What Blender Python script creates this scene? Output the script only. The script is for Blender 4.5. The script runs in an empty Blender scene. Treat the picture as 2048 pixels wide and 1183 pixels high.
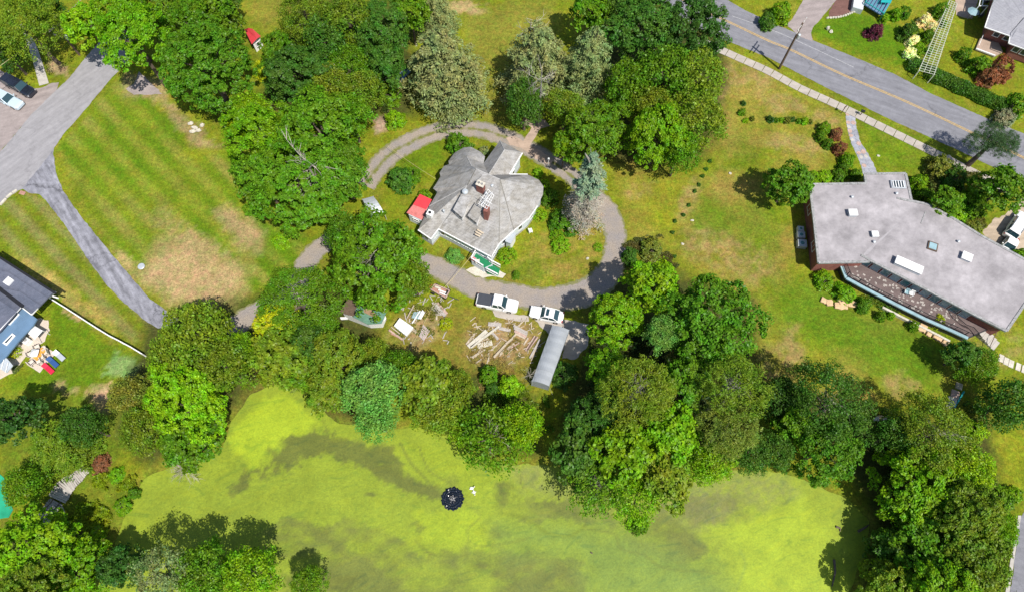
import bpy, bmesh, math, random
import numpy as np
from mathutils import Vector
random.seed(7)
S = bpy.context.scene
COL = S.collection
# ---------------------------------------------------------------- camera
TILT = math.radians(22.8); CAMH = 88.5; FPX = 1366.0; PW, PH = 2048, 1183
cam_d = bpy.data.cameras.new('camera'); cam = bpy.data.objects.new('camera', cam_d); COL.objects.link(cam)
cam.location = (0, 0, CAMH); cam.rotation_euler = (TILT, 0, 0)
cam_d.sensor_width = 36; cam_d.lens = 36*FPX/PW; cam_d.clip_end = 3000; cam_d.clip_start = .5
S.camera = cam
# ---------------------------------------------------------------- light
SUN_AZ = math.radians(-52); SUN_EL = math.radians(59)
W = bpy.data.worlds.new('World'); S.world = W; W.use_nodes = True
nt = W.node_tree; bg = nt.nodes['Background']; sky = nt.nodes.new('ShaderNodeTexSky')
sky.sky_type = 'NISHITA'; sky.sun_disc = False; sky.sun_elevation = SUN_EL; sky.sun_rotation = math.radians(142)
nt.links.new(sky.outputs[0], bg.inputs[0]); bg.inputs[1].default_value = .10
sd = bpy.data.lights.new('sun', 'SUN'); sd.energy = 4.5; sd.angle = math.radians(.6); sd.color = (1, .95, .86)
sun = bpy.data.objects.new('sun', sd); COL.objects.link(sun)
ldir = Vector((-math.cos(SUN_AZ)*math.cos(SUN_EL), -math.sin(SUN_AZ)*math.cos(SUN_EL), -math.sin(SUN_EL)))
sun.rotation_euler = ldir.to_track_quat('-Z', 'Y').to_euler(); sun.location = (40, -50, 120)
S.view_settings.view_transform = 'Standard'; S.view_settings.look = 'None'
S.view_settings.exposure = .34; S.view_settings.gamma = 1; S.view_settings.use_curve_mapping = False

# ---------------------------------------------------------------- photo pixel -> place
ct, st = math.cos(TILT), math.sin(TILT)
def G(px, py, z=0.):
    dx = (px-PW/2)/FPX; dy = -(py-PH/2)/FPX
    d = (dx, st+dy*ct, -ct+dy*st); s = (z-CAMH)/d[2]
    return (d[0]*s, d[1]*s)
def P3(px, py, z=0.):
    x, y = G(px, py, z); return (x, y, z)
def mpp(px, py, z=0.):                       # metres per pixel there
    a = G(px-.5, py, z); b = G(px+.5, py, z); return abs(b[0]-a[0])
def toPix(X, Y, Z=0.):
    v = Z-CAMH; fw = Y*st - v*ct; u = Y*ct + v*st
    return PW/2+FPX*X/fw, PH/2-FPX*u/fw

# ---------------------------------------------------------------- numpy noise
def vnoise(x, y, seed=0):
    xi = np.floor(x).astype(np.int64); yi = np.floor(y).astype(np.int64); fx = x-xi; fy = y-yi
    fx = fx*fx*(3-2*fx); fy = fy*fy*(3-2*fy)
    def h(a, b):
        n = (a*374761393 + b*668265263 + seed*974711) & 0x7fffffff
        n = ((n ^ (n >> 13))*1274126177) & 0x7fffffff
        return ((n ^ (n >> 16)) & 0xffff)/65535.
    return (h(xi, yi)*(1-fx)+h(xi+1, yi)*fx)*(1-fy)+(h(xi, yi+1)*(1-fx)+h(xi+1, yi+1)*fx)*fy
def fbm(x, y, seed=0, o=4):
    s = 0; a = .5; t = 0
    for i in range(o):
        s = s+a*vnoise(x*2**i, y*2**i, seed+i*17); t += a; a *= .55
    return s/t
def sdist(X, Y, poly):                       # signed distance (inside > 0), numpy
    d = np.full(X.shape, 1e18); ins = np.zeros(X.shape, bool); n = len(poly)
    for i in range(n):
        x0, y0 = poly[i]; x1, y1 = poly[(i+1) % n]; ex, ey = x1-x0, y1-y0
        t = np.clip(((X-x0)*ex+(Y-y0)*ey)/(ex*ex+ey*ey+1e-9), 0, 1)
        d = np.minimum(d, (X-x0-t*ex)**2+(Y-y0-t*ey)**2)
        if y0 != y1:
            ins ^= ((y0 > Y) != (y1 > Y)) & (X < (x1-x0)*(Y-y0)/(y1-y0)+x0)
    d = np.sqrt(d); return np.where(ins, d, -d)

# ---------------------------------------------------------------- materials
MATS = {}
def new_mat(name):
    m = bpy.data.materials.new(name); m.use_nodes = True; MATS[name] = m
    return m, m.node_tree, m.node_tree.nodes['Principled BSDF']
def N(t, kind, **kw):
    n = t.nodes.new(kind)
    for k, v in kw.items():
        if k in n.inputs: n.inputs[k].default_value = v
        else: setattr(n, k, v)
    return n
def ramp(t, src, stops):
    r = t.nodes.new('ShaderNodeValToRGB'); e = r.color_ramp.elements
    while len(e) > 1: e.remove(e[-1])
    e[0].position = stops[0][0]; e[0].color = (*stops[0][1], 1)
    for p, c in stops[1:]:
        q = e.new(p); q.color = (*c, 1)
    t.links.new(src, r.inputs[0]); return r.outputs[0]
def g3(v): return (v, v, v)
def mult(t, a, b, f=1.):
    n = N(t, 'ShaderNodeMixRGB', blend_type='MULTIPLY'); n.inputs[0].default_value = f
    t.links.new(a, n.inputs[1]); t.links.new(b, n.inputs[2]); return n.outputs[0]
def mixc(t, a, b, f):
    n = N(t, 'ShaderNodeMixRGB')
    for i, s in ((1, a), (2, b), (0, f)):
        if isinstance(s, (tuple, list)): n.inputs[i].default_value = (*s, 1)
        elif isinstance(s, (int, float)): n.inputs[i].default_value = s
        else: t.links.new(s, n.inputs[i])
    return n.outputs[0]
def mapping(t, rot=0, scale=(1, 1, 1)):
    tc = t.nodes.new('ShaderNodeTexCoord'); mp = t.nodes.new('ShaderNodeMapping')
    mp.vector_type = 'TEXTURE'; mp.inputs['Rotation'].default_value = (0, 0, rot); mp.inputs['Scale'].default_value = tuple(1/q for q in scale)
    t.links.new(tc.outputs['Object'], mp.inputs[0]); return mp.outputs[0]
def noise(t, scale, detail=4, rough=.6, vec=None, dist=0):
    n = N(t, 'ShaderNodeTexNoise', Scale=scale, Detail=detail, Roughness=rough, Distortion=dist)
    if vec is None:
        vec = t.nodes.new('ShaderNodeTexCoord').outputs['Object']
    t.links.new(vec, n.inputs['Vector']); return n.outputs['Fac']
def solid(name, col, rough=.7, metal=0, var=.18, scale=1.2, fine=.12, fscale=14, spec=.3, bump=0, coat=0):
    m, t, b = new_mat(name)
    c = N(t, 'ShaderNodeRGB'); c.outputs[0].default_value = (*col, 1)
    o = mult(t, c.outputs[0], ramp(t, noise(t, scale, 4), [(.3, g3(1-var)), (.7, g3(1+var*.5))]))
    o = mult(t, o, ramp(t, noise(t, fscale, 2), [(.3, g3(1-fine)), (.7, g3(1+fine*.6))]))
    t.links.new(o, b.inputs['Base Color']); b.inputs['Roughness'].default_value = rough
    b.inputs['Metallic'].default_value = metal; b.inputs['Specular IOR Level'].default_value = spec
    if coat: b.inputs['Coat Weight'].default_value = coat; b.inputs['Coat Roughness'].default_value = .08
    if bump:
        bp = N(t, 'ShaderNodeBump', Strength=bump, Distance=.03); t.links.new(noise(t, fscale, 3), bp.inputs['Height'])
        t.links.new(bp.outputs[0], b.inputs['Normal'])
    return m
def M(name): return MATS[name]

def attr_mat(name, fine, contrast, hue, rough=.95, spec=.15, bump=.5):
    m, t, b = new_mat(name)
    a = N(t, 'ShaderNodeAttribute', attribute_name='Col')
    o = a.outputs['Color']
    for sc, ct_ in fine:
        o = mult(t, o, ramp(t, noise(t, sc, 4, .65), [(.28, g3(1-ct_)), (.72, g3(1+ct_*.8))]))
    h = ramp(t, noise(t, .9, 5, .7), [(.35, hue[0]), (.65, hue[1])])
    o = mult(t, o, h)
    t.links.new(o, b.inputs['Base Color']); b.inputs['Roughness'].default_value = rough
    b.inputs['Specular IOR Level'].default_value = spec
    if bump:
        bp = N(t, 'ShaderNodeBump', Strength=bump, Distance=.12); t.links.new(noise(t, 4, 4, .75), bp.inputs['Height'])
        t.links.new(bp.outputs[0], b.inputs['Normal'])
    return m
attr_mat('ground', [(5, .42), (2.4, .36), (1.1, .2), (.5, .14)], 1, ((1.2, .97, 1.1), (.86, 1.04, .85)))
# duckweed sheet: fine grain and long drifting streaks
m, t, b = new_mat('duckweed')
a = N(t, 'ShaderNodeAttribute', attribute_name='Col'); o = a.outputs['Color']
v = mapping(t, .25, (1, 2.6, 1))
o = mult(t, o, ramp(t, noise(t, .16, 6, .6, v, 3.2), [(.36, (.76, .84, 1.0)), (.455, (1, 1, 1)), (.475, (.78, .86, 1.0)), (.49, (1.03, 1.03, 1)), (.545, (1, 1, 1)), (.562, (.80, .86, 1.0)), (.58, (1.05, 1.04, 1)), (.7, (1.05, 1.02, .9))]))
o = mult(t, o, ramp(t, noise(t, 5, 5, .75), [(.3, g3(.80)), (.7, g3(1.12))]))
o = mult(t, o, ramp(t, noise(t, 1.6, 6, .8, None, 1.5), [(.34, g3(.87)), (.58, g3(1.04))]))
o = mult(t, o, ramp(t, noise(t, 2.8, 3, .7), [(.3, g3(.90)), (.6, g3(1.04))]))
# loose specks of filamentous weed
o = mult(t, o, ramp(t, noise(t, 13, 2, .6), [(.26, g3(.6)), (.36, g3(1))]), .6)
t.links.new(o, b.inputs['Base Color']); b.inputs['Roughness'].default_value = .6; b.inputs['Specular IOR Level'].default_value = .25

def asphalt(name, col, crack=.0, seamrot=0, grit=.18, patch=.16, stretch=(1, 5, 1)):
    m, t, b = new_mat(name)
    c = N(t, 'ShaderNodeRGB'); c.outputs[0].default_value = (*col, 1); o = c.outputs[0]
    o = mult(t, o, ramp(t, noise(t, .25, 5, .6, mapping(t, seamrot, stretch)), [(.3, g3(1-patch)), (.7, g3(1+patch*.6))]))
    o = mult(t, o, ramp(t, noise(t, 12, 4, .7), [(.3, g3(1-grit)), (.7, g3(1+grit*.7))]))
    o = mult(t, o, ramp(t, noise(t, 1.1, 5, .7), [(.3, g3(1-patch*.7)), (.7, g3(1.06))]))
    if crack:
        vo = N(t, 'ShaderNodeTexVoronoi', feature='DISTANCE_TO_EDGE', Scale=.42, Randomness=1)
        nz = N(t, 'ShaderNodeTexNoise', Scale=.8, Detail=4); mx = N(t, 'ShaderNodeMixRGB'); mx.inputs[0].default_value = .72
        tc = t.nodes.new('ShaderNodeTexCoord'); t.links.new(tc.outputs['Object'], nz.inputs['Vector'])
        t.links.new(tc.outputs['Object'], mx.inputs[1]); t.links.new(nz.outputs['Color'], mx.inputs[2]); t.links.new(mx.outputs[0], vo.inputs['Vector'])
        cm = ramp(t, noise(t, .12, 3), [(.42, g3(0)), (.6, g3(1))])
        ck_ = ramp(t, vo.outputs['Distance'], [(0, g3(1-crack)), (.012, g3(1-crack*.3)), (.035, g3(1))])
        o = mixc(t, o, mult(t, o, ck_), cm)
    t.links.new(o, b.inputs['Base Color']); b.inputs['Roughness'].default_value = .92; b.inputs['Specular IOR Level'].default_value = .2
    return m
asphalt('asphalt_grey', (.315, .305, .32), .2, .85, .12, .18)
asphalt('asphalt_blue', (.31, .31, .355), .55, -.92, .2, .5)
asphalt('asphalt_road', (.225, .225, .25), .35, -.42, .18, .2)
asphalt('asphalt_worn', (.34, .29, .28), .15, .3, .2, .22)
asphalt('concrete', (.47, .44, .40), 0, 0, .12, .12)
asphalt('concrete_slab', (.43, .385, .34), 0, 0, .14, .16)
asphalt('sandy', (.46, .37, .28), 0, 0, .2, .25)
asphalt('tan_pavers', (.45, .34, .27), .2, 0, .16, .2)
asphalt('mulch', (.19, .10, .085), 0, 0, .35, .25)
asphalt('flat_roof', (.385, .36, .375), 0, .5, .12, .32, (1, 1.25, 1))
asphalt('patio_tile', (.165, .125, .12), 0, 0, .25, .2)
asphalt('bluestone', (.36, .37, .42), .5, 0, .25, .3)
# gravel with a grassy crown between the wheel tracks
for nm, k in (('gravel_grass', 1.), ('gravel', .0)):
    m, t, b = new_mat(nm)
    uv = N(t, 'ShaderNodeUVMap'); sp = t.nodes.new('ShaderNodeSeparateXYZ'); t.links.new(uv.outputs[0], sp.inputs[0])
    base = ramp(t, noise(t, 6, 5, .7), [(.3, (.20, .175, .155)), (.5, (.29, .255, .225)), (.7, (.38, .335, .285))])
    base = mult(t, base, ramp(t, noise(t, .35, 4, .6), [(.3, (.84, .88, 1.0)), (.7, (1.1, 1.04, .95))]))
    # distance from the middle (0) to the edge (1)
    s1 = N(t, 'ShaderNodeMath', operation='SUBTRACT'); s1.inputs[1].default_value = .5; t.links.new(sp.outputs[0], s1.inputs[0])
    s2 = N(t, 'ShaderNodeMath', operation='ABSOLUTE'); t.links.new(s1.outputs[0], s2.inputs[0])
    nz = noise(t, .8, 5, .7)
    ad = N(t, 'ShaderNodeMath', operation='MULTIPLY_ADD'); ad.inputs[1].default_value = .5; t.links.new(nz, ad.inputs[0]); 
    t.links.new(s2.outputs[0], ad.inputs[2])
    gmask = ramp(t, ad.outputs[0], [(.26, g3(.95*k)), (.38, g3(0)), (.62, g3(0)), (.72, g3(.8))])
    grass = ramp(t, noise(t, 5, 4, .7), [(.3, (.10, .12, .02)), (.7, (.20, .20, .05))])
    o = mixc(t, base, grass, gmask)
    t.links.new(o, b.inputs['Base Color']); b.inputs['Roughness'].default_value = .95; b.inputs['Specular IOR Level'].default_value = .15

def shingle(name, col, col2, course=.16, dark=.25, stain=.35):
    m, t, b = new_mat(name)
    tc = t.nodes.new('ShaderNodeTexCoord'); sp = t.nodes.new('ShaderNodeSeparateXYZ'); t.links.new(tc.outputs['Object'], sp.inputs[0])
    w = N(t, 'ShaderNodeMath', operation='MULTIPLY'); w.inputs[1].default_value = 1/course; t.links.new(sp.outputs[2], w.inputs[0])
    fr = N(t, 'ShaderNodeMath', operation='FRACT'); t.links.new(w.outputs[0], fr.inputs[0])
    o = ramp(t, noise(t, .45, 6, .7, None, 1.2), [(.32, col), (.68, col2)])
    o = mult(t, o, ramp(t, fr.outputs[0], [(0, g3(1-dark)), (.25, g3(1))]))
    o = mult(t, o, ramp(t, noise(t, 6, 4, .8), [(.3, g3(.82)), (.7, g3(1.12))]))
    o = mult(t, o, ramp(t, noise(t, .9, 5, .75, mapping(t, .5, (1, 3, 1))), [(.3, g3(1-stain)), (.55, g3(1))]))
    t.links.new(o, b.inputs['Base Color']); b.inputs['Roughness'].default_value = .9; b.inputs['Specular IOR Level'].default_value = .2
shingle('shingle_old', (.29, .27, .24), (.45, .445, .45), .2, .22, .42)
shingle('shingle_blue', (.10, .115, .16), (.15, .16, .21), .14, .25, .2)
shingle('shingle_grey', (.27, .27, .30), (.37, .37, .40), .12, .2, .15)
shingle('shingle_green', (.10, .23, .17), (.16, .28, .21), .12, .2, .25)
solid('white_paint', (.80, .80, .80), .55, 0, .08, 2, .06)
solid('siding', (.62, .68, .74), .6, 0, .08, 1.5, .08)
solid('red_metal', (.66, .055, .07), .45, .0, .15, .8, .1, 9)
solid('red_faded', (.62, .20, .19), .6, .0, .3, 1.5, .15, 9)
solid('trellis', (.56, .58, .48), .7); solid('brick_red', (.27, .105, .085), .85, 0, .25, 2, .3, 9)
solid('brick_pink', (.42, .23, .18), .85, 0, .2, 1.2, .2, 10)
solid('coping', (.34, .34, .34), .8, 0, .45, 3.5, .4, 10)
solid('dark_glass', (.03, .05, .06), .08, 0, .1, 1, .05, 9, .6)
solid('teal_glass', (.10, .26, .28), .12, 0, .25, .8, .1, 9, .6)
solid('sky_glass', (.30, .45, .50), .15, 0, .2, .8, .1, 9, .6)
solid('pale_metal', (.50, .54, .58), .45, .2, .12, 1, .08)
solid('fabric_grey', (.31, .335, .37), .7, 0, .14, .7, .05)
solid('black', (.02, .02, .024), .5, 0, .1, 2, .1)
solid('rubber', (.025, .025, .025), .8)
solid('dark_metal', (.07, .07, .08), .5, .4)
solid('car_white', (.82, .82, .82), .3, 0, .02, 1, .02, 8, .5, 0, .8)
solid('car_black', (.015, .018, .03), .25, 0, .02, 1, .02, 8, .5, 0, 1)
solid('car_silver', (.55, .66, .74), .3, .1, .02, 1, .02, 8, .5, 0, .8)
solid('tonneau', (.055, .06, .075), .6, 0, .1, 2, .1)
solid('car_glass', (.025, .06, .075), .06, 0, .05, 1, .02, 8, .7)
solid('chrome', (.6, .6, .6), .25, .9)
solid('lamp_lens', (.7, .72, .75), .2)
solid('tail_red', (.4, .02, .02), .3)
solid('wood_grey', (.42, .38, .35), .85, 0, .25, 2, .25, 9)
solid('wood_pale', (.50, .42, .32), .85, 0, .3, 2, .25, 9)
solid('wood_dark', (.13, .09, .065), .85, 0, .25, 2, .25, 9)
solid('wood_pink', (.48, .34, .29), .85, 0, .25, 2, .25, 9)
solid('wood_orange', (.72, .36, .07), .6, 0, .12, 2, .1)
solid('stone_tan', (.62, .43, .25), .85, 0, .2, 1.5, .2, 8)
solid('stone_pale', (.58, .54, .46), .85, 0, .2, 1.5, .2, 8)
solid('bark', (.15, .115, .09), .9, 0, .3, 2, .3, 9)
solid('bark_grey', (.36, .33, .30), .9, 0, .3, 2, .3, 9)
solid('dead_twig', (.46, .42, .36), .9, 0, .3, 2, .3, 9)
solid('deck_green', (.015, .20, .085), .8, 0, .12, 1.5, .1)
solid('membrane_blue', (.13, .22, .34), .55, 0, .15, .6, .06)
solid('beige_pad', (.58, .50, .43), .8, 0, .1, 2, .1)
solid('cushion', (.70, .62, .55), .8)
solid('red_cloth', (.62, .02, .06), .7)
solid('blue_cloth', (.03, .09, .26), .7)
solid('pink', (.60, .22, .26), .7)
solid('teal', (.02, .36, .36), .5)
solid('pool_teal', (.03, .36, .20), .2, 0, .4, .35, .05)
solid('orange_rust', (.50, .16, .05), .8, 0, .2, 3, .2)
solid('yellow_line', (.62, .40, .10), .8, 0, .35, 3, .3, 9)
solid('white_line', (.52, .52, .53), .8, 0, .4, 3, .3, 9)
solid('wire', (.30, .28, .22), .6)
solid('wire_tan', (.60, .50, .26), .7)
solid('duck_white', (.85, .85, .82), .7)
solid('beak', (.6, .3, .04), .6)
solid('brown_dirt', (.30, .20, .12), .95, 0, .2, 2, .2)
m = solid('dark_water', (.006, .009, .018), .12, 0, .3, 3, .2, 9, .9)

# leaves: object colour x per-leaf variation x clump variation, with light through the blade
def leaf_mat(name, trans=.26, var=.36, clump=.24):
    m, t, b = new_mat(name); t.nodes.remove(b)
    oi = t.nodes.new('ShaderNodeObjectInfo'); geo = t.nodes.new('ShaderNodeNewGeometry')
    o = mult(t, oi.outputs['Color'], ramp(t, geo.outputs['Random Per Island'], [(0, g3(1-var)), (.8, g3(1+var*.7)), (1, (1+var*1.0, 1+var*.9, 1))]))
    o = mult(t, o, ramp(t, noise(t, .55, 3, .6), [(.32, (1+clump, 1-clump*.25, .9)), (.5, g3(1)), (.68, (1-clump, 1+clump*.3, 1.1))]))
    o = mult(t, o, ramp(t, noise(t, 1.7, 2, .5), [(.3, g3(.72)), (.5, g3(1)), (.7, g3(1.25))]))
    d = N(t, 'ShaderNodeBsdfDiffuse'); tr = N(t, 'ShaderNodeBsdfTranslucent'); gl = N(t, 'ShaderNodeBsdfGlossy', Roughness=.45)
    gl.inputs['Color'].default_value = (1, 1, 1, 1)
    t.links.new(o, d.inputs['Color'])
    br = N(t, 'ShaderNodeMixRGB', blend_type='MULTIPLY'); br.inputs[0].default_value = 1; br.inputs[2].default_value = (1.5, 1.7, .6, 1)
    t.links.new(o, br.inputs[1]); t.links.new(br.outputs[0], tr.inputs['Color'])
    m1 = N(t, 'ShaderNodeMixShader'); m1.inputs[0].default_value = trans; t.links.new(d.outputs[0], m1.inputs[1]); t.links.new(tr.outputs[0], m1.inputs[2])
    m2 = N(t, 'ShaderNodeMixShader'); m2.inputs[0].default_value = .012; t.links.new(m1.outputs[0], m2.inputs[1]); t.links.new(gl.outputs[0], m2.inputs[2])
    out = next(n for n in t.nodes if n.type == 'OUTPUT_MATERIAL'); t.links.new(m2.outputs[0], out.inputs[0])
    return m
leaf_mat('leaves')
leaf_mat('needles', .1, .35, .2)

# ---------------------------------------------------------------- mesh building
class MB:
    def __init__(s): s.v = []; s.f = []
    def poly(s, pts):
        n = len(s.v); s.v += [tuple(p) for p in pts]; s.f.append(tuple(range(n, n+len(pts)))); return s
    def prism(s, xy, z0, z1, cap=True):
        n = len(s.v); k = len(xy)
        z0s = z0 if isinstance(z0, (list, tuple)) else [z0]*k; z1s = z1 if isinstance(z1, (list, tuple)) else [z1]*k
        s.v += [(x, y, z0s[i]) for i, (x, y) in enumerate(xy)]+[(x, y, z1s[i]) for i, (x, y) in enumerate(xy)]
        for i in range(k):
            j = (i+1) % k; s.f.append((n+i, n+j, n+k+j, n+k+i))
        if cap: s.f.append(tuple(range(n+k, n+2*k))); s.f.append(tuple(range(n+k-1, n-1, -1)))
        return s
    def box(s, c, size, rot=0, z0=None):     # c centre xy (+z base), size
        cx, cy, cz = c; hx, hy = size[0]/2, size[1]/2; co, si = math.cos(rot), math.sin(rot)
        xy = [(cx+x*co-y*si, cy+x*si+y*co) for x, y in ((-hx, -hy), (hx, -hy), (hx, hy), (-hx, hy))]
        return s.prism(xy, cz, cz+size[2])
    def beam(s, a, b, w, h=None):            # square bar between two 3-D points
        h = h or w; a = Vector(a); b = Vector(b); d = (b-a).normalized()
        up = Vector((0, 0, 1)) if abs(d.z) < .95 else Vector((1, 0, 0))
        u = d.cross(up).normalized()*w/2; v = u.cross(d).normalized()*h/2
        n = len(s.v)
        for p in (a, b): s.v += [tuple(p-u-v), tuple(p+u-v), tuple(p+u+v), tuple(p-u+v)]
        s.f += [(n, n+1, n+5, n+4), (n+1, n+2, n+6, n+5), (n+2, n+3, n+7, n+6), (n+3, n, n+4, n+7), (n+3, n+2, n+1, n), (n+4, n+5, n+6, n+7)]
        return s
    def tube(s, pts, rad, k=6):
        pts = [Vector(p) for p in pts]; n0 = len(s.v)
        rad = rad if isinstance(rad, (list, tuple)) else [rad]*len(pts)
        for i, p in enumerate(pts):
            d = (pts[min(i+1, len(pts)-1)]-pts[max(i-1, 0)]).normalized()
            up = Vector((0, 0, 1)) if abs(d.z) < .9 else Vector((1, 0, 0))
            u = d.cross(up).normalized(); v = u.cross(d)
            for j in range(k):
                a = 2*math.pi*j/k; s.v.append(tuple(p+(u*math.cos(a)+v*math.sin(a))*rad[i]))
        for i in range(len(pts)-1):
            for j in range(k):
                a = n0+i*k+j; b_ = n0+i*k+(j+1) % k; s.f.append((a, b_, b_+k, a+k))
        s.f.append(tuple(n0+j for j in range(k))); m0 = n0+(len(pts)-1)*k; s.f.append(tuple(m0+k-1-j for j in range(k)))
        return s
    def lathe(s, c, prof, k=14):
        n0 = len(s.v)
        for r, z in prof:
            for j in range(k):
                a = 2*math.pi*j/k; s.v.append((c[0]+r*math.cos(a), c[1]+r*math.sin(a), c[2]+z))
        for i in range(len(prof)-1):
            for j in range(k):
                a = n0+i*k+j; b_ = n0+i*k+(j+1) % k; s.f.append((a, b_, b_+k, a+k))
        s.f.append(tuple(n0+k-1-j for j in range(k))); m0 = n0+(len(prof)-1)*k; s.f.append(tuple(m0+j for j in range(k)))
        return s
    def blob(s, c, r, seed=0, k=10, amp=.18, flat=1.):
        rr = random.Random(seed); n0 = len(s.v); rings = k//2
        ph = [rr.uniform(0, 6) for _ in range(6)]
        for i in range(rings+1):
            th = math.pi*i/rings
            for j in range(k):
                a = 2*math.pi*j/k; w = 1+amp*(math.sin(2*a+ph[0]+th)+math.sin(3*a+ph[1])*.5*math.sin(th)+math.sin(2*th+ph[2])*.4)
                s.v.append((c[0]+r[0]*w*math.sin(th)*math.cos(a), c[1]+r[1]*w*math.sin(th)*math.sin(a), c[2]+r[2]*w*math.cos(th)*flat))
        for i in range(rings):
            for j in range(k):
                a = n0+i*k+j; b_ = n0+i*k+(j+1) % k; s.f.append((a, a+k, b_+k, b_))
        return s
    def mesh(s, name, off=(0, 0, 0)):
        me = bpy.data.meshes.new(name)
        me.from_pydata([(x-off[0], y-off[1], z-off[2]) for x, y, z in s.v], [], s.f); me.update()
        return me
def link(o): COL.objects.link(o); return o
def tag(o, label=None, cat=None, group=None, kind=None):
    if label: o['label'] = label
    if cat: o['category'] = cat
    if group: o['group'] = group
    if kind: o['kind'] = kind
    return o
def thing(name, label, cat, loc=(0, 0, 0), group=None):
    o = bpy.data.objects.new(name, None); o.empty_display_size = .5; o.location = loc; link(o)
    return tag(o, label, cat, group)
def fixn(me):
    bm = bmesh.new(); bm.from_mesh(me); bmesh.ops.recalc_face_normals(bm, faces=bm.faces); bm.to_mesh(me); bm.free()
def part(name, mb, mat, parent, label=None, smooth=False, root=None, bevel=0):
    """verts are world coordinates; root = the top thing when parent is itself a part"""
    off = (root or parent).location if parent else (0, 0, 0)
    me = mb.mesh(name, off); fixn(me)
    me.materials.append(M(mat)); o = bpy.data.objects.new(name, me); link(o); o.parent = parent
    if smooth:
        for p in me.polygons: p.use_smooth = True
    if bevel:
        bv = o.modifiers.new('bevel', 'BEVEL'); bv.width = bevel; bv.segments = 2; bv.limit_method = 'ANGLE'
    if label: o['label'] = label
    return o
def single(name, mb, mat, label, cat, loc, group=None, smooth=False, kind=None, bevel=0):
    me = mb.mesh(name, loc); fixn(me); me.materials.append(M(mat)); o = bpy.data.objects.new(name, me); o.location = loc; link(o)
    if smooth:
        for p in me.polygons: p.use_smooth = True
    if bevel:
        bv = o.modifiers.new('bevel', 'BEVEL'); bv.width = bevel; bv.segments = 2; bv.limit_method = 'ANGLE'
    return tag(o, label, cat, group, kind)

def densify(poly, step, jit, rng):
    out = []; n = len(poly)
    for i in range(n):
        a = Vector(poly[i]); b = Vector(poly[(i+1) % n]); d = b-a; L = d.length; k = max(1, int(L/step))
        nrm = Vector((-d.y, d.x)).normalized() if L > 0 else Vector((0, 0))
        for j in range(k):
            p = a+d*(j/k)
            if j: p += nrm*rng.uniform(-jit, jit)
            out.append((p.x, p.y))
    return out
def sheet(name, pix, z, mat, jit=.12, label=None, thick=0, parent=None, kind='structure', step=.5):
    rng = random.Random(hash(name) % 999 if False else len(pix)*7+int(z*1000))
    w = [G(*p) for p in pix]; w = densify(w, step, jit, rng)
    bm = bmesh.new(); vs = [bm.verts.new((x, y, z)) for x, y in w]; f = bm.faces.new(vs)
    bmesh.ops.triangulate(bm, faces=[f]); bmesh.ops.recalc_face_normals(bm, faces=bm.faces)
    if bm.faces[:] and sum(f.normal.z for f in bm.faces) < 0:
        bmesh.ops.reverse_faces(bm, faces=bm.faces)
    if thick:
        r = bmesh.ops.extrude_face_region(bm, geom=bm.faces[:]); 
        for v in r['geom']:
            if isinstance(v, bmesh.types.BMVert): v.co.z -= thick
        bmesh.ops.recalc_face_normals(bm, faces=bm.faces)
    me = bpy.data.meshes.new(name); bm.to_mesh(me); bm.free(); me.materials.append(M(mat))
    o = bpy.data.objects.new(name, me); link(o)
    if parent: o.parent = parent
    else: tag(o, label, None, None, kind)
    return o
def spline(pts, n=8):
    out = []; P = [pts[0]]+list(pts)+[pts[-1]]
    for i in range(1, len(P)-2):
        for k in range(n):
            t_ = k/n; a, b, c, d = P[i-1], P[i], P[i+1], P[i+2]
            out.append(tuple(.5*((2*b[q])+(-a[q]+c[q])*t_+(2*a[q]-5*b[q]+4*c[q]-d[q])*t_*t_+(-a[q]+3*b[q]-3*c[q]+d[q])*t_**3) for q in range(len(b))))
    out.append(tuple(pts[-1])); return out
def strip(name, pix, z, mat, jit=.15, label=None, across=6):
    """pix: (px,py,width in metres)"""
    pts = spline([(*G(p[0], p[1]), p[2]) for p in pix], 10); rng = random.Random(3)
    verts = []; uvs = []; faces = []; acc = 0
    for i, (x, y, w) in enumerate(pts):
        x0, y0, _ = pts[max(0, i-1)]; x1, y1, _ = pts[min(len(pts)-1, i+1)]
        d = Vector((x1-x0, y1-y0)).normalized(); nx, ny = -d.y, d.x; acc += math.hypot(x-x0, y-y0); jit = min(jit, .16)
        for j in range(across+1):
            u = j/across; k = (u-.5)*(w+ (rng.uniform(-jit, jit)*2 if j in (0, across) else 0))
            verts.append((x+nx*k, y+ny*k, z)); uvs.append((u, acc))
    for i in range(len(pts)-1):
        for j in range(across):
            a = i*(across+1)+j; faces.append((a, a+across+1, a+across+2, a+1))
    me = bpy.data.meshes.new(name); me.from_pydata(verts, [], faces); me.update()
    ul = me.uv_layers.new(name='UVMap')
    for l in me.loops: ul.data[l.index].uv = uvs[l.vertex_index]
    fixn(me)
    if me.polygons[0].normal.z < 0: me.flip_normals()
    me.materials.append(M(mat)); o = bpy.data.objects.new(name, me); link(o)
    return tag(o, label, None, None, 'structure')

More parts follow.
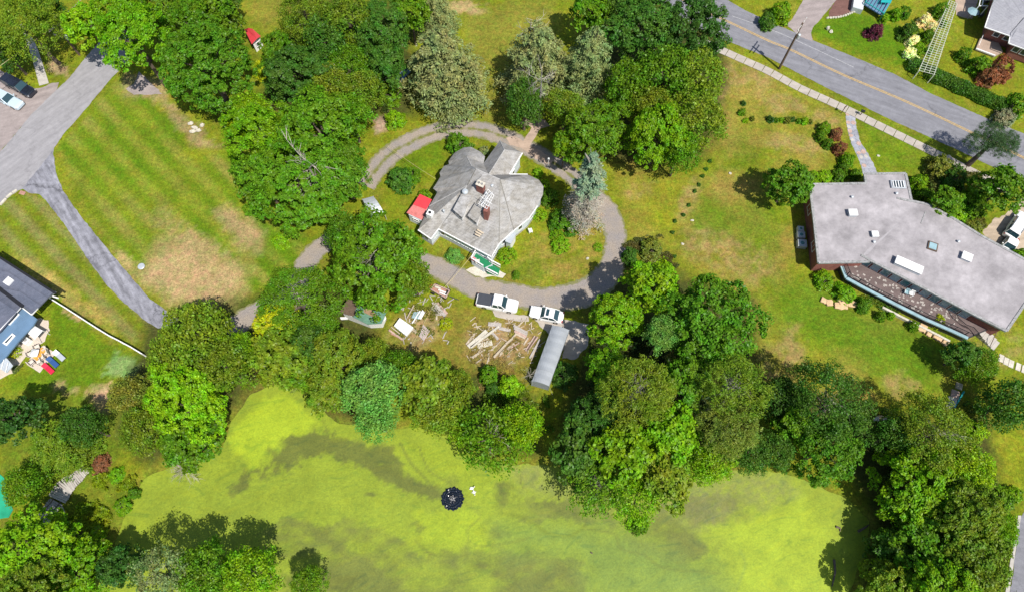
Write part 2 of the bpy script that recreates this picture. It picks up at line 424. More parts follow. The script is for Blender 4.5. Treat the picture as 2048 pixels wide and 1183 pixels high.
# ================================================================ GROUND
def axis(lo, hi, step, far):
    a = np.arange(lo, hi+step/2, step); k = step*1.35; L = [lo]; R_ = [hi]
    while L[-1] > -far: L.append(L[-1]-k); R_.append(R_[-1]+k); k *= 1.35
    return np.concatenate([np.array(L[1:])[::-1], a, np.array(R_[1:])])
xs = axis(-96, 96, .42, 700); ys = axis(-8, 98, .42, 700)
X, Y = np.meshgrid(xs, ys)
Yc = np.clip(Y, -25, 160); Xc = np.clip(X, -160, 160)
PX, PY = toPix(Xc, Yc)
wx = (fbm(X*.35, Y*.35, 5)-.5)*34; wy = (fbm(X*.35, Y*.35, 9)-.5)*34
f1 = (fbm(X*1.7, Y*1.7, 21, 2)-.5)*14
QX = PX+wx+f1; QY = PY+wy-f1
POND = [(225, 1085), (262, 1000), (285, 955), (330, 935), (400, 925), (440, 900), (462, 840), (500, 785), (560, 765), (610, 775), (650, 830), (700, 850), (760, 860), (850, 850), (900, 868), (925, 900), (1000, 925), (1080, 930), (1180, 945), (1260, 950), (1350, 950), (1450, 940), (1560, 942), (1640, 972), (1700, 1000), (1745, 1040), (1735, 1100), (1700, 1183), (1700, 1290), (200, 1290), (150, 1183), (228, 1110)]
PW_ = [G(*p) for p in POND]
SD = sdist(X+wx*.03, Y+wy*.03, PW_)
Zg = np.where(SD > -.6, -np.clip((SD+.6)*.7, 0, 1.3), 0.)
C = np.zeros(X.shape+(3,))
def col(c): return np.array(c, float)
GR = col((.125, .185, .008)); DRY = col((.275, .215, .048)); LUSH = col((.078, .178, .004)); DIRT = col((.42, .30, .155)); YEL = col((.205, .225, .012)); DK = col((.055, .06, .018)); BARE = col((.34, .24, .15))
n1 = fbm(X*.09, Y*.09, 31)[..., None]; n2 = fbm(X*.4, Y*.4, 41)[..., None]; n3 = fbm(X*1.1, Y*1.1, 51, 3)[..., None]
C[:] = GR*(1-n1)+YEL*n1
C = C*(.66+.66*n2)
k = np.clip((n3-.5)*4, 0, 1)*.3; C = C*(1-k)+DRY*k
def blend(c, m, s=1.):
    global C
    m = np.clip(m, 0, 1)[..., None]*s; C = C*(1-m)+col(c)*m*(.8+.4*n2)
def pm(poly, soft=10): return np.clip(sdist(QX, QY, poly)/soft+.5, 0, 1)
def el(cx, cy, rx, ry, a=0, soft=.5):
    ca, sa = math.cos(math.radians(a)), math.sin(math.radians(a)); u = (QX-cx)*ca+(QY-cy)*sa; v = -(QX-cx)*sa+(QY-cy)*ca
    return np.clip((1-np.sqrt((u/rx)**2+(v/ry)**2))/soft, 0, 1)
nn = n3[..., 0]
# right-hand lawn: dry tan in the middle, lush to the south-east
big = pm([(1240, 330), (1460, 110), (1700, 240), (1640, 350), (1600, 560), (1900, 660), (1900, 790), (1700, 820), (1520, 760), (1480, 560), (1260, 480)], 40)
blend(DRY, big*np.clip(fbm(X*.22, Y*.22, 77)*2.2-.62, 0, 1), .9)
blend(LUSH, pm([(1540, 560), (1640, 560), (1700, 610), (1890, 670), (1880, 780), (1760, 760), (1650, 700), (1560, 640)], 60), .8)
blend(YEL*1.05, pm([(1240, 340), (1400, 330), (1380, 480), (1260, 450)], 40), .5)
blend(LUSH, el(1430, 445, 60, 60), .6); blend(LUSH, el(1520, 470, 60, 110, 15), .5); blend(LUSH, el(1480, 300, 30, 60), .3)
for e_ in ((1500, 150, 60, 30, 20), (1450, 170, 30, 60, 10), (1570, 210, 70, 25, 25), (1600, 290, 90, 25, 5), (1480, 520, 90, 50, 20), (1400, 480, 50, 40), (1560, 730, 60, 50), (1590, 690, 30, 60), (1800, 770, 45, 30), (1380, 400, 25, 60, 20), (1280, 380, 40, 20), (1650, 240, 40, 22)):
    blend((.30, .225, .085), el(*e_)*np.clip(nn*3-.8, 0, 1), .75)
blend(LUSH, pm([(1620, 50), (1700, 25), (1850, 60), (1830, 140), (1720, 110), (1640, 80)], 12), .85)
blend(LUSH*1.1, pm([(1730, 240), (1900, 300), (1900, 350), (1760, 330)], 30), .4)
blend(YEL, pm([(1860, 150), (1940, 60), (2048, 180), (2048, 210), (1960, 200)], 15), .6)
# island round the house
blend(DRY, pm([(1000, 560), (1080, 480), (1210, 400), (1215, 470), (1180, 560), (1080, 575)], 20)*np.clip(nn*2-.4, 0, 1), .8)
blend(LUSH, el(840, 320, 80, 45, -30), .55); blend(LUSH*.9, el(1060, 545, 60, 25), .45)
blend(DRY*.9, pm([(860, 470), (940, 520), (990, 560), (880, 540)], 20), .3)
# junk yard
blend((.215, .165, .035), pm([(770, 690), (880, 600), (960, 620), (1080, 640), (1060, 760), (900, 740), (800, 700)], 25), .6)
blend((.34, .23, .12), el(1005, 680, 95, 58, -10)*np.clip(nn*3-.7, 0, 1), .9)
blend((.34, .25, .13), el(835, 655, 70, 50, -30)*np.clip(nn*3-.8, 0, 1), .85)
# left mown lawn: stripes, bare sand
LL = [(120, 290), (250, 150), (300, 200), (400, 280), (470, 300), (480, 420), (620, 480), (600, 520), (440, 630), (360, 620), (280, 560), (160, 400)]
lm = pm(LL, 12)
ca = math.radians(47); dd = (QX-110)*-math.sin(ca)+(QY-290)*math.cos(ca)
st1 = np.sin((dd+f1*.7)/6.1)*.5+.5
dd = (PX+wx*.12-110)*-math.sin(ca)+(PY+wy*.12+f1*.15-290)*math.cos(ca)
st1 = np.clip(np.sin(dd/7.2)*1.5, -1, 1)*.5+.5
blend(GR*1.15, lm, .6); blend((.235, .23, .05), lm*st1*np.clip(fbm(X*.1, Y*.1, 66)*2.2-.45, 0, 1), .75)
blend(LUSH*1.0, lm*(1-st1)*np.clip(fbm(X*.12, Y*.12, 88)*2.6-.75, 0, 1), .75)
ll2 = pm([(0, 400), (60, 385), (100, 410), (310, 660), (250, 690), (100, 590), (0, 510)], 12)
blend((.215, .205, .075), ll2*st1, .65); blend(GR, ll2*(1-st1), .4)
blend((.42, .32, .09), pm([(20, 510), (60, 520), (240, 650), (230, 665), (100, 590)], 12)*np.clip(nn*2-.3, 0, 1), .75)
blend(DIRT*.97, pm([(275, 545), (325, 490), (380, 475), (440, 520), (500, 545), (470, 600), (400, 622), (340, 605)], 46)*np.clip(.55+nn, 0, 1), .9)
blend(DIRT*.9, pm([(425, 425), (465, 415), (530, 470), (525, 500), (480, 495)], 26), .85)
blend(DIRT*.8, el(390, 480, 120, 26, 35)*np.clip(nn*2-.3, 0, 1), .6)
blend(DIRT, el(250, 520, 16, 30, -45), .6)
blend(YEL, el(400, 290, 60, 40, 20), .7); blend(LUSH, el(330, 250, 30, 50, -40), .5); blend(LUSH, el(560, 480, 60, 40), .5)
blend(BARE, pm([(255, 150), (330, 165), (335, 190), (400, 260), (440, 290), (380, 285), (330, 200), (255, 190)], 14), .6)
blend(BARE*1.05, el(118, 140, 28, 18, 20), .8); blend(YEL, el(140, 90, 40, 45), .4)
# lower left garden
blend(LUSH, pm([(105, 600), (180, 660), (285, 720), (200, 780), (60, 780), (0, 760), (60, 740), (100, 690)], 14), .65)
blend((.19, .30, .10), pm([(222, 700), (285, 722), (270, 760), (215, 755), (212, 735)], 8), .85)
blend((.50, .33, .20), pm([(185, 775), (225, 770), (225, 815), (185, 820)], 10), .9)
blend(DIRT, pm([(125, 610), (175, 650), (160, 648), (120, 620)], 6), .8)
blend(DIRT*.95, pm([(100, 765), (130, 762), (185, 790), (178, 797), (120, 775)], 8)*np.clip(nn*3-.7, 0, 1), .8)
blend((.10, .16, .012), pm([(0, 780), (240, 800), (300, 940), (230, 1080), (120, 1000), (0, 960)], 20), .6)
blend((.17, .20, .015), el(190, 1010, 50, 50), .7); blend(YEL, el(260, 930, 40, 40), .8)
# top
blend((.20, .20, .03), pm([(930, 30), (1030, 0), (1110, 0), (1110, 90), (1000, 260), (940, 230)], 25), .75)
blend((.42, .30, .16), el(930, 20, 45, 18), .7); blend(YEL, el(490, 20, 60, 30), .6); blend(DRY, el(540, 20, 60, 40), .4)
blend((.44, .30, .25), pm([(745, 240), (775, 225), (782, 262), (750, 272)], 8), .8)
# far right
blend(YEL*1.1, pm([(1940, 870), (2048, 860), (2048, 990), (1990, 970)], 20), .6)
blend((.30, .24, .10), el(1990, 700, 80, 60)*np.clip(nn*2-.6, 0, 1), .5)
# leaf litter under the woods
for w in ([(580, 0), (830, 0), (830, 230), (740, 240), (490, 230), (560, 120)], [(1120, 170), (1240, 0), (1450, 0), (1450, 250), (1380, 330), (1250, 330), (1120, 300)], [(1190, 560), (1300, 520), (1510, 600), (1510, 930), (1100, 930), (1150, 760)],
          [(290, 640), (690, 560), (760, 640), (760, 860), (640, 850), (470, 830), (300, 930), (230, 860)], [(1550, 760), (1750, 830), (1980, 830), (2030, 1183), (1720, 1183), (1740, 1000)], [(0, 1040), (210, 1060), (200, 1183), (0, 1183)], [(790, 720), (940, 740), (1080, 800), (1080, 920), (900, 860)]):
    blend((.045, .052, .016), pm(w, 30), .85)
# bank and bed
bank = np.clip(1-np.abs(SD+.4)/1.3, 0, 1); blend((.16, .17, .02), bank, .55)
blend((.05, .06, .02), np.clip(SD/.5+.3, 0, 1), .8)
ny_, nx_ = X.shape
V = np.stack([X, Y, Zg], -1).reshape(-1, 3)
def grid_mesh(name, V, nx_, ny_, C, mat):
    idx = np.arange(nx_*ny_).reshape(ny_, nx_); F = np.stack([idx[:-1, :-1], idx[:-1, 1:], idx[1:, 1:], idx[1:, :-1]], -1).reshape(-1, 4)
    me = bpy.data.meshes.new(name); me.vertices.add(len(V)); me.vertices.foreach_set('co', V.astype(np.float32).ravel())
    me.loops.add(F.size); me.loops.foreach_set('vertex_index', F.astype(np.int32).ravel())
    me.polygons.add(len(F)); me.polygons.foreach_set('loop_start', np.arange(0, F.size, 4, dtype=np.int32))
    me.polygons.foreach_set('loop_total', np.full(len(F), 4, np.int32)); me.update(calc_edges=True)
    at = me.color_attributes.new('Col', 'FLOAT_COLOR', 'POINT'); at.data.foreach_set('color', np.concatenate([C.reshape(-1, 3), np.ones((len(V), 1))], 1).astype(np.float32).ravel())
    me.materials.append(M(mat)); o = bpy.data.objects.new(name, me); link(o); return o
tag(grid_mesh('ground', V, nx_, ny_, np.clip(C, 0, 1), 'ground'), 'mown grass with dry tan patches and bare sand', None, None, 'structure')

# ---------------------------------------------------------------- POND
pxs = np.arange(-62, 62, .24); pys = np.arange(-14, 34, .24); X, Y = np.meshgrid(pxs, pys)
PX, PY = toPix(X, Y, -.4)
wx = (fbm(X*.16, Y*.16, 105)-.5)*60; wy = (fbm(X*.16, Y*.16, 109)-.5)*60; f1 = (fbm(X*.7, Y*.7, 121, 5)-.5)*58
QX = PX+wx+f1; QY = PY+wy*.7+f1*.6
n1 = fbm(X*.07, Y*.12, 131)[..., None]; n2 = fbm(X*.5, Y*.5, 141)[..., None]; n3 = fbm(X*2.2, Y*2.2, 151, 3)[..., None]
BR = col((.285, .365, .020)); MG = col((.225, .285, .026)); OL = col((.125, .142, .028)); GG = col((.170, .245, .040)); TAN = col((.22, .22, .08))
C = BR*(.2+.5*(1-n1))+MG*(.8-.5*(1-n1)); C = C*(.84+.30*n2); C = C*(1-.22*np.clip(n3*1.6-.7, 0, 1))
blend(MG*.92, pm([(250, 980), (480, 940), (760, 920), (900, 1000), (860, 1060), (600, 1040), (300, 1090)], 60), .45)
for ip_, p in enumerate(([(440, 975), (540, 940), (590, 880), (660, 862), (800, 890), (815, 940), (875, 970), (895, 1000), (870, 1000), (790, 965), (740, 945), (700, 915), (640, 905), (590, 940), (520, 965), (470, 1000)],
          [(500, 1080), (580, 1030), (650, 1060), (720, 1045), (790, 1075), (840, 1110), (1000, 1100), (1160, 1110), (1180, 1200), (620, 1220), (640, 1140), (560, 1110)],
          [(985, 1030), (1010, 990), (1070, 1000), (1180, 1010), (1230, 1030), (1250, 1060), (1130, 1050), (1060, 1045)],
          [(1330, 1010), (1400, 980), (1570, 1000), (1580, 1030), (1480, 1050), (1420, 1100), (1340, 1130), (1230, 1100), (1260, 1060)])):
    blend(OL if ip_ == 0 else OL*1.15, np.clip((pm(p, 22)+(n3[..., 0]-.5)*1.3+(n2[..., 0]-.5)*.8-.42)*2.6+.5, 0, 1)*np.clip(pm(p, 50)*1.5, 0, 1)*(1 if ip_ == 0 else np.clip(fbm(X*.28, Y*.5, 171)*3.0-.75, .25, 1)), .92)
for e_ in ((1010, 990, 22, 30), (1000, 1070, 26, 24), (740, 985, 12, 8), (825, 1050, 8, 20), (1430, 1010, 120, 30, 5), (640, 1170, 120, 30)):
    blend(OL*.95, el(*e_)*np.clip(.3+n3[..., 0], 0, 1), .85)
blend(GG, pm([(1000, 1060), (1100, 1060), (1230, 1060), (1420, 1130), (1480, 1210), (1180, 1200), (1150, 1110), (1010, 1100)], 60), .85)
blend(TAN, pm([(1000, 930), (1080, 930), (1280, 1010), (1400, 940), (1560, 950), (1600, 1000), (1400, 1040), (1120, 1000), (1040, 980)], 30)*np.clip(n3[..., 0]*1.6, 0, 1), .55)
blend(BR*1.05, pm([(1420, 1050), (1500, 1010), (1640, 1010), (1700, 1200), (1480, 1200), (1500, 1110)], 50), .95)
blend(BR*1.12, pm([(450, 900), (480, 830), (560, 770), (640, 850), (560, 890), (500, 950)], 14), .95)
blend(BR, pm([(820, 1020), (960, 1030), (960, 1100), (840, 1090)], 20), .8)
blend(BR*.95, pm([(800, 880), (900, 890), (1000, 960), (960, 1000), (880, 940)], 20), .6)
# thin drifting trails of open water by the aerator
def trail(pts, w=2.2, s=.55, c=OL):
    pl = spline(pts, 8); d = np.full(PX.shape, 1e9)
    for a, b_ in zip(pl[:-1], pl[1:]):
        ex, ey = b_[0]-a[0], b_[1]-a[1]; t_ = np.clip(((PX-a[0])*ex+(PY-a[1])*ey)/(ex*ex+ey*ey+1e-6), 0, 1)
        d = np.minimum(d, np.hypot(PX-a[0]-t_*ex, PY-a[1]-t_*ey))
    blend(c, np.clip(1.4-d/w, 0, 1), s)
trail([(800, 885), (822, 925), (850, 955), (875, 985), (893, 995)], 3); trail([(838, 892), (855, 935), (880, 955), (900, 962)], 2, .5)
trail([(740, 935), (790, 950), (830, 965), (862, 985), (892, 997)], 5, .6)
trail([(925, 1000), (960, 1030), (935, 1060), (950, 1090), (1010, 1085), (1060, 1075)], 2.5, .35); trail([(830, 1080), (860, 1105), (910, 1112), (955, 1100)], 3, .4)
trail([(905, 960), (903, 975)], 14, .45)
trail([(1040, 935), (1041, 960), (1046, 976)], 1.3, .6)
trail([(1170, 1055), (1230, 1068), (1240, 1095), (1290, 1110), (1330, 1135), (1440, 1145)], 3, .4); trail([(1480, 1100), (1490, 1130), (1470, 1183)], 3, .4, GG)
trail([(1000, 1025), (1050, 1035), (1095, 1065), (1140, 1070), (1170, 1050)], 4, .55, MG*.7)
V = np.stack([X, Y, np.full(X.shape, -.4)], -1).reshape(-1, 3)
tag(grid_mesh('pond', V, X.shape[1], X.shape[0], np.clip(C, 0, 1), 'duckweed'), 'pond covered with yellow-green duckweed and darker olive weed patches', None, None, 'structure')

# ================================================================ ROADS AND PATHS
sheet('road', [(270, 30), (220, 60), (175, 111), (140, 155), (100, 193), (62, 230), (15, 287), (-60, 370), (-200, 560), (-120, 620), (-40, 460), (0, 408), (37, 381), (60, 372), (90, 350), (104, 320), (108, 296), (130, 265), (160, 232), (220, 160), (247, 132), (300, 70)], .02, 'asphalt_grey', .06, 'pale grey residential road crossing the upper left')
sheet('driveway', [(45, 377), (58, 386), (78, 388), (95, 405), (130, 450), (170, 510), (215, 572), (245, 602), (290, 640), (316, 656), (340, 652), (357, 638), (300, 598), (285, 580), (240, 528), (200, 480), (160, 430), (125, 380), (112, 345), (106, 300), (85, 328)], .028, 'asphalt_blue', .07, 'cracked bluish asphalt drive running down beside the sandy lawn')
sheet('driveway', [(-90, 120), (0, 140), (50, 178), (85, 175), (105, 166), (118, 165), (112, 182), (62, 230), (15, 287), (-60, 370), (-120, 300)], .012, 'asphalt_worn', .15, 'worn pinkish parking apron beside the road with two cars')
sheet('driveway', [(278, 143), (300, 165), (325, 188), (296, 190), (268, 190), (252, 178), (268, 168)], .016, 'asphalt_worn', .12, 'small patch of broken asphalt under the maple by the road')
sheet('path', [(38, 50), (50, 47), (75, 96), (98, 167), (79, 172), (62, 108)], .04, 'concrete', .02, 'pale concrete path by the parked cars', step=2)
sheet('road', [(1436, -10), (1490, 21), (1535, 42), (1582, 62), (1628, 82), (1707, 114), (1786, 147), (1861, 187), (1973, 237), (2140, 305), (2140, 400), (2048, 362), (1973, 328), (1911, 298), (1786, 242), (1661, 180), (1535, 115), (1449, 80), (1380, 48), (1330, 15), (1300, -20)], .02, 'asphalt_road', .05, 'grey two-lane road with a double yellow line crossing the upper right')
sheet('driveway', [(1573, 50), (1585, 38), (1598, 15), (1612, -10), (1690, -25), (1673, 0), (1655, 22), (1640, 40), (1628, 52), (1622, 66), (1626, 84), (1600, 74)], .026, 'asphalt_worn', .06, 'side driveway opening onto the upper right road')
sheet('mulch_bed', [(1657, 38), (1680, 34), (1712, 21), (1722, -10), (1680, -14), (1660, 20)], .014, 'mulch', .12, 'reddish mulch bed behind the row of pale edging stones')
sheet('driveway', [(1965, 465), (1985, 440), (2010, 430), (2060, 380), (2120, 420), (2100, 560), (2040, 520), (2000, 500)], .014, 'sandy', .2, 'sandy parking area with white cars behind the flat-roofed building')
sheet('road', [(2032, 1100), (2036, 1070), (2040, 1035), (2060, 1000), (2120, 1000), (2120, 1250), (2005, 1250), (2020, 1183)], .02, 'asphalt_road', .08, 'narrow grey road at the lower right corner')
sheet('path', [(2036, 1030), (2042, 1030), (2030, 1105), (2016, 1200), (2008, 1200), (2022, 1110)], .05, 'concrete', .03, 'thin pale kerb edging the lower right road', thick=.05)
strip('driveway', [(455, 665, 3.4), (500, 630, 3.3), (580, 585, 2.6), (616, 520, 3.2), (660, 480, 2.8), (730, 450, 2.4)], .012, 'gravel', .35, 'gravel track passing under the trees beside the sandy lawn')
strip('driveway', [(655, 480, 2.6), (760, 500, 2.8), (850, 525, 3.1), (900, 548, 3.4), (955, 575, 3.5), (1020, 588, 3.7), (1090, 598, 3.8), (1160, 588, 4.4), (1205, 560, 4.1), (1228, 520, 3.6), (1231, 478, 3.3), (1224, 440, 3.4), (1203, 408, 3.5), (1172, 378, 2.9)], .016, 'gravel', .3, 'curved gravel driveway south and east of the white house')
strip('driveway', [(1175, 380, 3.6), (1140, 350, 2.8), (1105, 325, 3.0), (1062, 300, 3.0), (1020, 279, 3.3), (975, 263, 3.3), (930, 257, 3.3), (880, 262, 3.5), (825, 283, 3.7), (780, 310, 3.7), (748, 345, 3.5), (730, 372, 3.2)], .02, 'gravel_grass', .3, 'curved gravel drive with grassy middle north of the white house')
sheet('path', [(1042, 289), (1066, 252), (1082, 256), (1058, 295)], .035, 'tan_pavers', .05, 'straight tan paver walk leading up from the gravel drive')
sheet('path', [(1012, 276), (1030, 272), (1062, 292), (1108, 318), (1100, 330), (1070, 318), (1045, 298), (1020, 290)], .03, 'tan_pavers', .1, 'tan paver patch where the walk meets the drive')
sheet('path', [(1040, 246), (1055, 238), (1090, 240), (1100, 252), (1080, 258), (1060, 254)], .012, 'tan_pavers', .15, 'sandy threshold at the top of the paver walk')
sheet('path', [(985, 621), (1000, 620), (1030, 628), (1057, 632), (1058, 642), (1030, 641), (990, 632)], .02, 'concrete_slab', .12, 'pale concrete strip along the gravel drive by the cars')
sheet('path', [(1062, 622), (1120, 636), (1178, 648), (1176, 690), (1150, 718), (1125, 716), (1128, 700), (1070, 640)], .018, 'concrete_slab', .12, 'concrete pad beside the long grey shelter')
sheet('patio', [(75, 636), (97, 640), (100, 660), (90, 682), (72, 692), (58, 702), (44, 722), (28, 745), (0, 758), (-30, 770), (-30, 690), (10, 712), (30, 690), (50, 650)], .03, 'beige_pad', .15, 'beige paved patio curving round the blue-roofed house')
sheet('patio', [(88, 690), (112, 706), (98, 722), (80, 745), (54, 728), (66, 704)], .045, 'beige_pad', .04, 'small beige slab under the orange garden table')
# double yellow line and faded edge line
def line_on(name, pix, off, w, z, mat, label, gap=0):
    pts = spline([G(*p) for p in pix], 6); mb = MB()
    def side(i, o_):
        a = pts[max(0, i-1)]; b_ = pts[min(len(pts)-1, i+1)]; d = Vector((b_[0]-a[0], b_[1]-a[1])).normalized()
        return (pts[i][0]-d.y*o_, pts[i][1]+d.x*o_, z)
    for i in range(len(pts)-1):
        mb.poly([side(i, off-w/2), side(i+1, off-w/2), side(i+1, off+w/2), side(i, off+w/2)])
    o = single(name, mb, mat, label, None, (0, 0, 0), kind='structure'); return o
YL = [(1350, -8), (1404, 20), (1459, 45), (1535, 81), (1586, 102), (1686, 150), (1811, 203), (1936, 262), (2060, 322)]
for k_, o_ in enumerate((-.13, .13)): line_on('road_marking', YL, o_, .11, .026, 'yellow_line', ('lower' if k_ == 0 else 'upper')+' of the two parallel yellow centre lines on the right road')
line_on('road_marking', [(1459, 45), (1536, 72), (1600, 100), (1660, 128), (1700, 147)], 1.5, .07, .026, 'white_line', 'faint worn white line in the far lane of the right road')

# sidewalk slabs on the right
def along(pix, z=0):
    pts = spline([G(*p, z) for p in pix], 12); seg = []; acc = 0
    for a, b_ in zip(pts[:-1], pts[1:]):
        L = math.hypot(b_[0]-a[0], b_[1]-a[1]); seg.append((acc, L, a, b_)); acc += L
    def at(s):
        s = max(0, min(acc-1e-4, s))
        for s0, L, a, b_ in seg:
            if s <= s0+L: t_ = (s-s0)/max(L, 1e-6); return (a[0]+(b_[0]-a[0])*t_, a[1]+(b_[1]-a[1])*t_, math.atan2(b_[1]-a[1], b_[0]-a[0]))
        return (*seg[-1][3], 0)
    return at, acc
sw = bpy.data.objects.new('sidewalk', None); link(sw); tag(sw, 'pale concrete slab sidewalk running along the right road', None, None, 'structure')
at, L = along([(1400, 82), (1447, 103), (1536, 143), (1600, 177), (1686, 216), (1750, 248), (1830, 287), (1900, 322), (1960, 352), (2030, 388)])
s = 0; rng = random.Random(5)
while s < L-1.5:
    w = 1.62+rng.uniform(-.05, .05); x, y, a = at(s+w/2)
    part('slab', MB().box((x, y, rng.uniform(-.02, .01)), (w-.09, 1.42, .09), a+rng.uniform(-.015, .015)), 'concrete_slab', sw); s += w
# second flagged bits
sb = bpy.data.objects.new('sidewalk', None); link(sb); tag(sb, 'short run of pale slabs leading right of the feathery tree', None, None, 'structure')
for px, py in ((2002, 716), (2012, 722), (2022, 727), (2036, 733), (2048, 738)): part('slab', MB().box((*G(px, py), 0), (.62, 1.1, .08), -.45), 'stone_pale', sb)
# flagstone path
fp = bpy.data.objects.new('path', None); link(fp); tag(fp, 'winding grey flagstone path from the sidewalk to the flat-roofed building', None, None, 'structure')
at, L = along([(1701, 226), (1703, 250), (1712, 285), (1728, 315), (1740, 348)])
base = strip('path_bed', [(1701, 224, 1.5), (1703, 250, 1.45), (1712, 285, 1.5), (1728, 315, 1.8), (1742, 350, 2.3)], .012, 'bluestone', .08); base.parent = fp
for k_ in ('kind',):
    if k_ in base: del base[k_]
s = .3
while s < L-.3:
    x, y, a = at(s)
    for q in (-.45, .35):
        r = rng.uniform(.3, .42); cx, cy = x-math.sin(a)*q, y+math.cos(a)*q; ph = rng.uniform(0, 6)
        pl = [(cx+r*rng.uniform(.8, 1.15)*math.cos(ph+j*1.05), cy+r*rng.uniform(.8, 1.15)*math.sin(ph+j*1.05)) for j in range(6)]
        part('flagstone', MB().prism(pl, .0, rng.uniform(.03, .05)), rng.choice(['bluestone', 'concrete', 'bluestone', 'wood_pink']), fp)
    s += .8
# kerb stones at the drive mouth (left)
for k_, (a_, b_) in enumerate((((0, 410), (12, 397)), ((13, 395), (24, 386)), ((25, 385), (34, 380)))):
    single('kerb_stone', MB().beam(P3(*a_, .08), P3(*b_, .08), .35, .16), 'stone_pale', ('leftmost', 'middle', 'rightmost')[k_]+' pale kerb stone at the left mouth of the bluish drive', 'kerb', P3(*a_), 'kerb stones at the drive mouth')
single('drain_cover', MB().box((*G(45, 386), .0), (.9, .6, .07), -.3), 'brick_pink', 'rusty reddish drain cover at the drive mouth', 'drain cover', P3(45, 386))
single('manhole_cover', MB().lathe(P3(283, 533), [(.5, 0), (.5, .12), (.42, .16), (0.01, .16)], 12), 'pale_metal', 'round white well cap on the edge of the bare sand', 'well cap', P3(283, 533))

# ================================================================ VEGETATION
def leaf_mesh(name, P, Nn, size, asp, rng, mat='leaves', dirs=None):
    n = len(P); r = rng.normal(size=(n, 3)) if dirs is None else dirs
    u = np.cross(Nn, r); u /= np.linalg.norm(u, axis=1, keepdims=True)+1e-9
    v = np.cross(Nn, u); v /= np.linalg.norm(v, axis=1, keepdims=True)+1e-9
    if dirs is not None: u, v = v, u
    s = size*(rng.uniform(.65, 1.35, (n, 1)))
    V = np.stack([P-u*s, P+v*s*asp-u*s*.1, P+u*s, P-v*s*asp+u*s*.1], 1).reshape(-1, 3)
    me = bpy.data.meshes.new(name); me.vertices.add(4*n); me.vertices.foreach_set('co', V.astype(np.float32).ravel())
    me.loops.add(4*n); me.loops.foreach_set('vertex_index', np.arange(4*n, dtype=np.int32))
    me.polygons.add(n); me.polygons.foreach_set('loop_start', np.arange(0, 4*n, 4, dtype=np.int32)); me.polygons.foreach_set('loop_total', np.full(n, 4, np.int32))
    me.update(calc_edges=True); me.materials.append(M(mat)); return me
def unit(v): return v/(np.linalg.norm(v, axis=-1, keepdims=True)+1e-9)
def crown_broad(R, seed, clump=.62, per=26, leaf=.2, asp=.6, depth=.75, nl=None, lob=.42, spread=.55, gap=.08, rough=.5, mat='leaves', lo=-.35, dens=1., flatc=.55, skirt=True):
    rng = np.random.default_rng(seed); nl = nl or int(9+R*1.2)
    cen = []; rad = []
    for i in range(nl):
        a = i*2.4+rng.uniform(-.4, .4); rho = R*(1-lob)*math.sqrt((i+.4)/nl)*rng.uniform(.8, 1.2)
        rl = R*lob*rng.uniform(.55, 1.35)*(1-.2*rho/R); z = R*depth*(1-(rho/R)**2)*rng.uniform(.55, .85)-R*.15+rng.uniform(-.12, .12)*R
        cen.append((rho*math.cos(a), rho*math.sin(a), z)); rad.append(rl)
    if skirt:
        m_ = int(6+R*.25); a0 = rng.uniform(0, 6)
        for i in range(m_):
            a = a0+6.283*i/m_+rng.uniform(-.2, .2); rho = R*rng.uniform(.5, .68); rl = R*rng.uniform(.3, .42)
            cen.append((rho*math.cos(a), rho*math.sin(a), -R*rng.uniform(.25, .5))); rad.append(rl)
        nl = len(cen)
    cen = np.array(cen); rad = np.array(rad); PC = []; NC = []
    for i in range(nl):
        n = int(5.2*rad[i]**2/(clump*clump)*dens)+6; d = unit(rng.normal(size=(n*2, 3))); d = d[d[:, 2] > lo][:n]
        p = cen[i]+d*rad[i]*(rng.uniform(.74, 1.14, (len(d), 1))); keep = np.ones(len(d), bool)
        for j in range(nl):
            if j != i: keep &= np.linalg.norm(p-cen[j], axis=1) > rad[j]*.8
        keep &= rng.uniform(size=len(d)) > gap
        PC.append(p[keep]); NC.append(d[keep])
    PC = np.concatenate(PC); NC = np.concatenate(NC); n = len(PC)
    cs = clump*rng.uniform(.5, 1.2, (n, 1, 1))*spread*.92
    e = rng.normal(size=(n, per, 3)); e[..., 2] *= flatc; e = e/np.maximum(1, np.linalg.norm(e, axis=-1, keepdims=True)/1.5)
    P = PC[:, None]+e*cs; ln = unit(NC[:, None]*.55+np.array([0, 0, .55])+e*.25+rng.normal(size=e.shape)*rough)
    return leaf_mesh('crown', P.reshape(-1, 3), ln.reshape(-1, 3), leaf, asp, rng, mat)
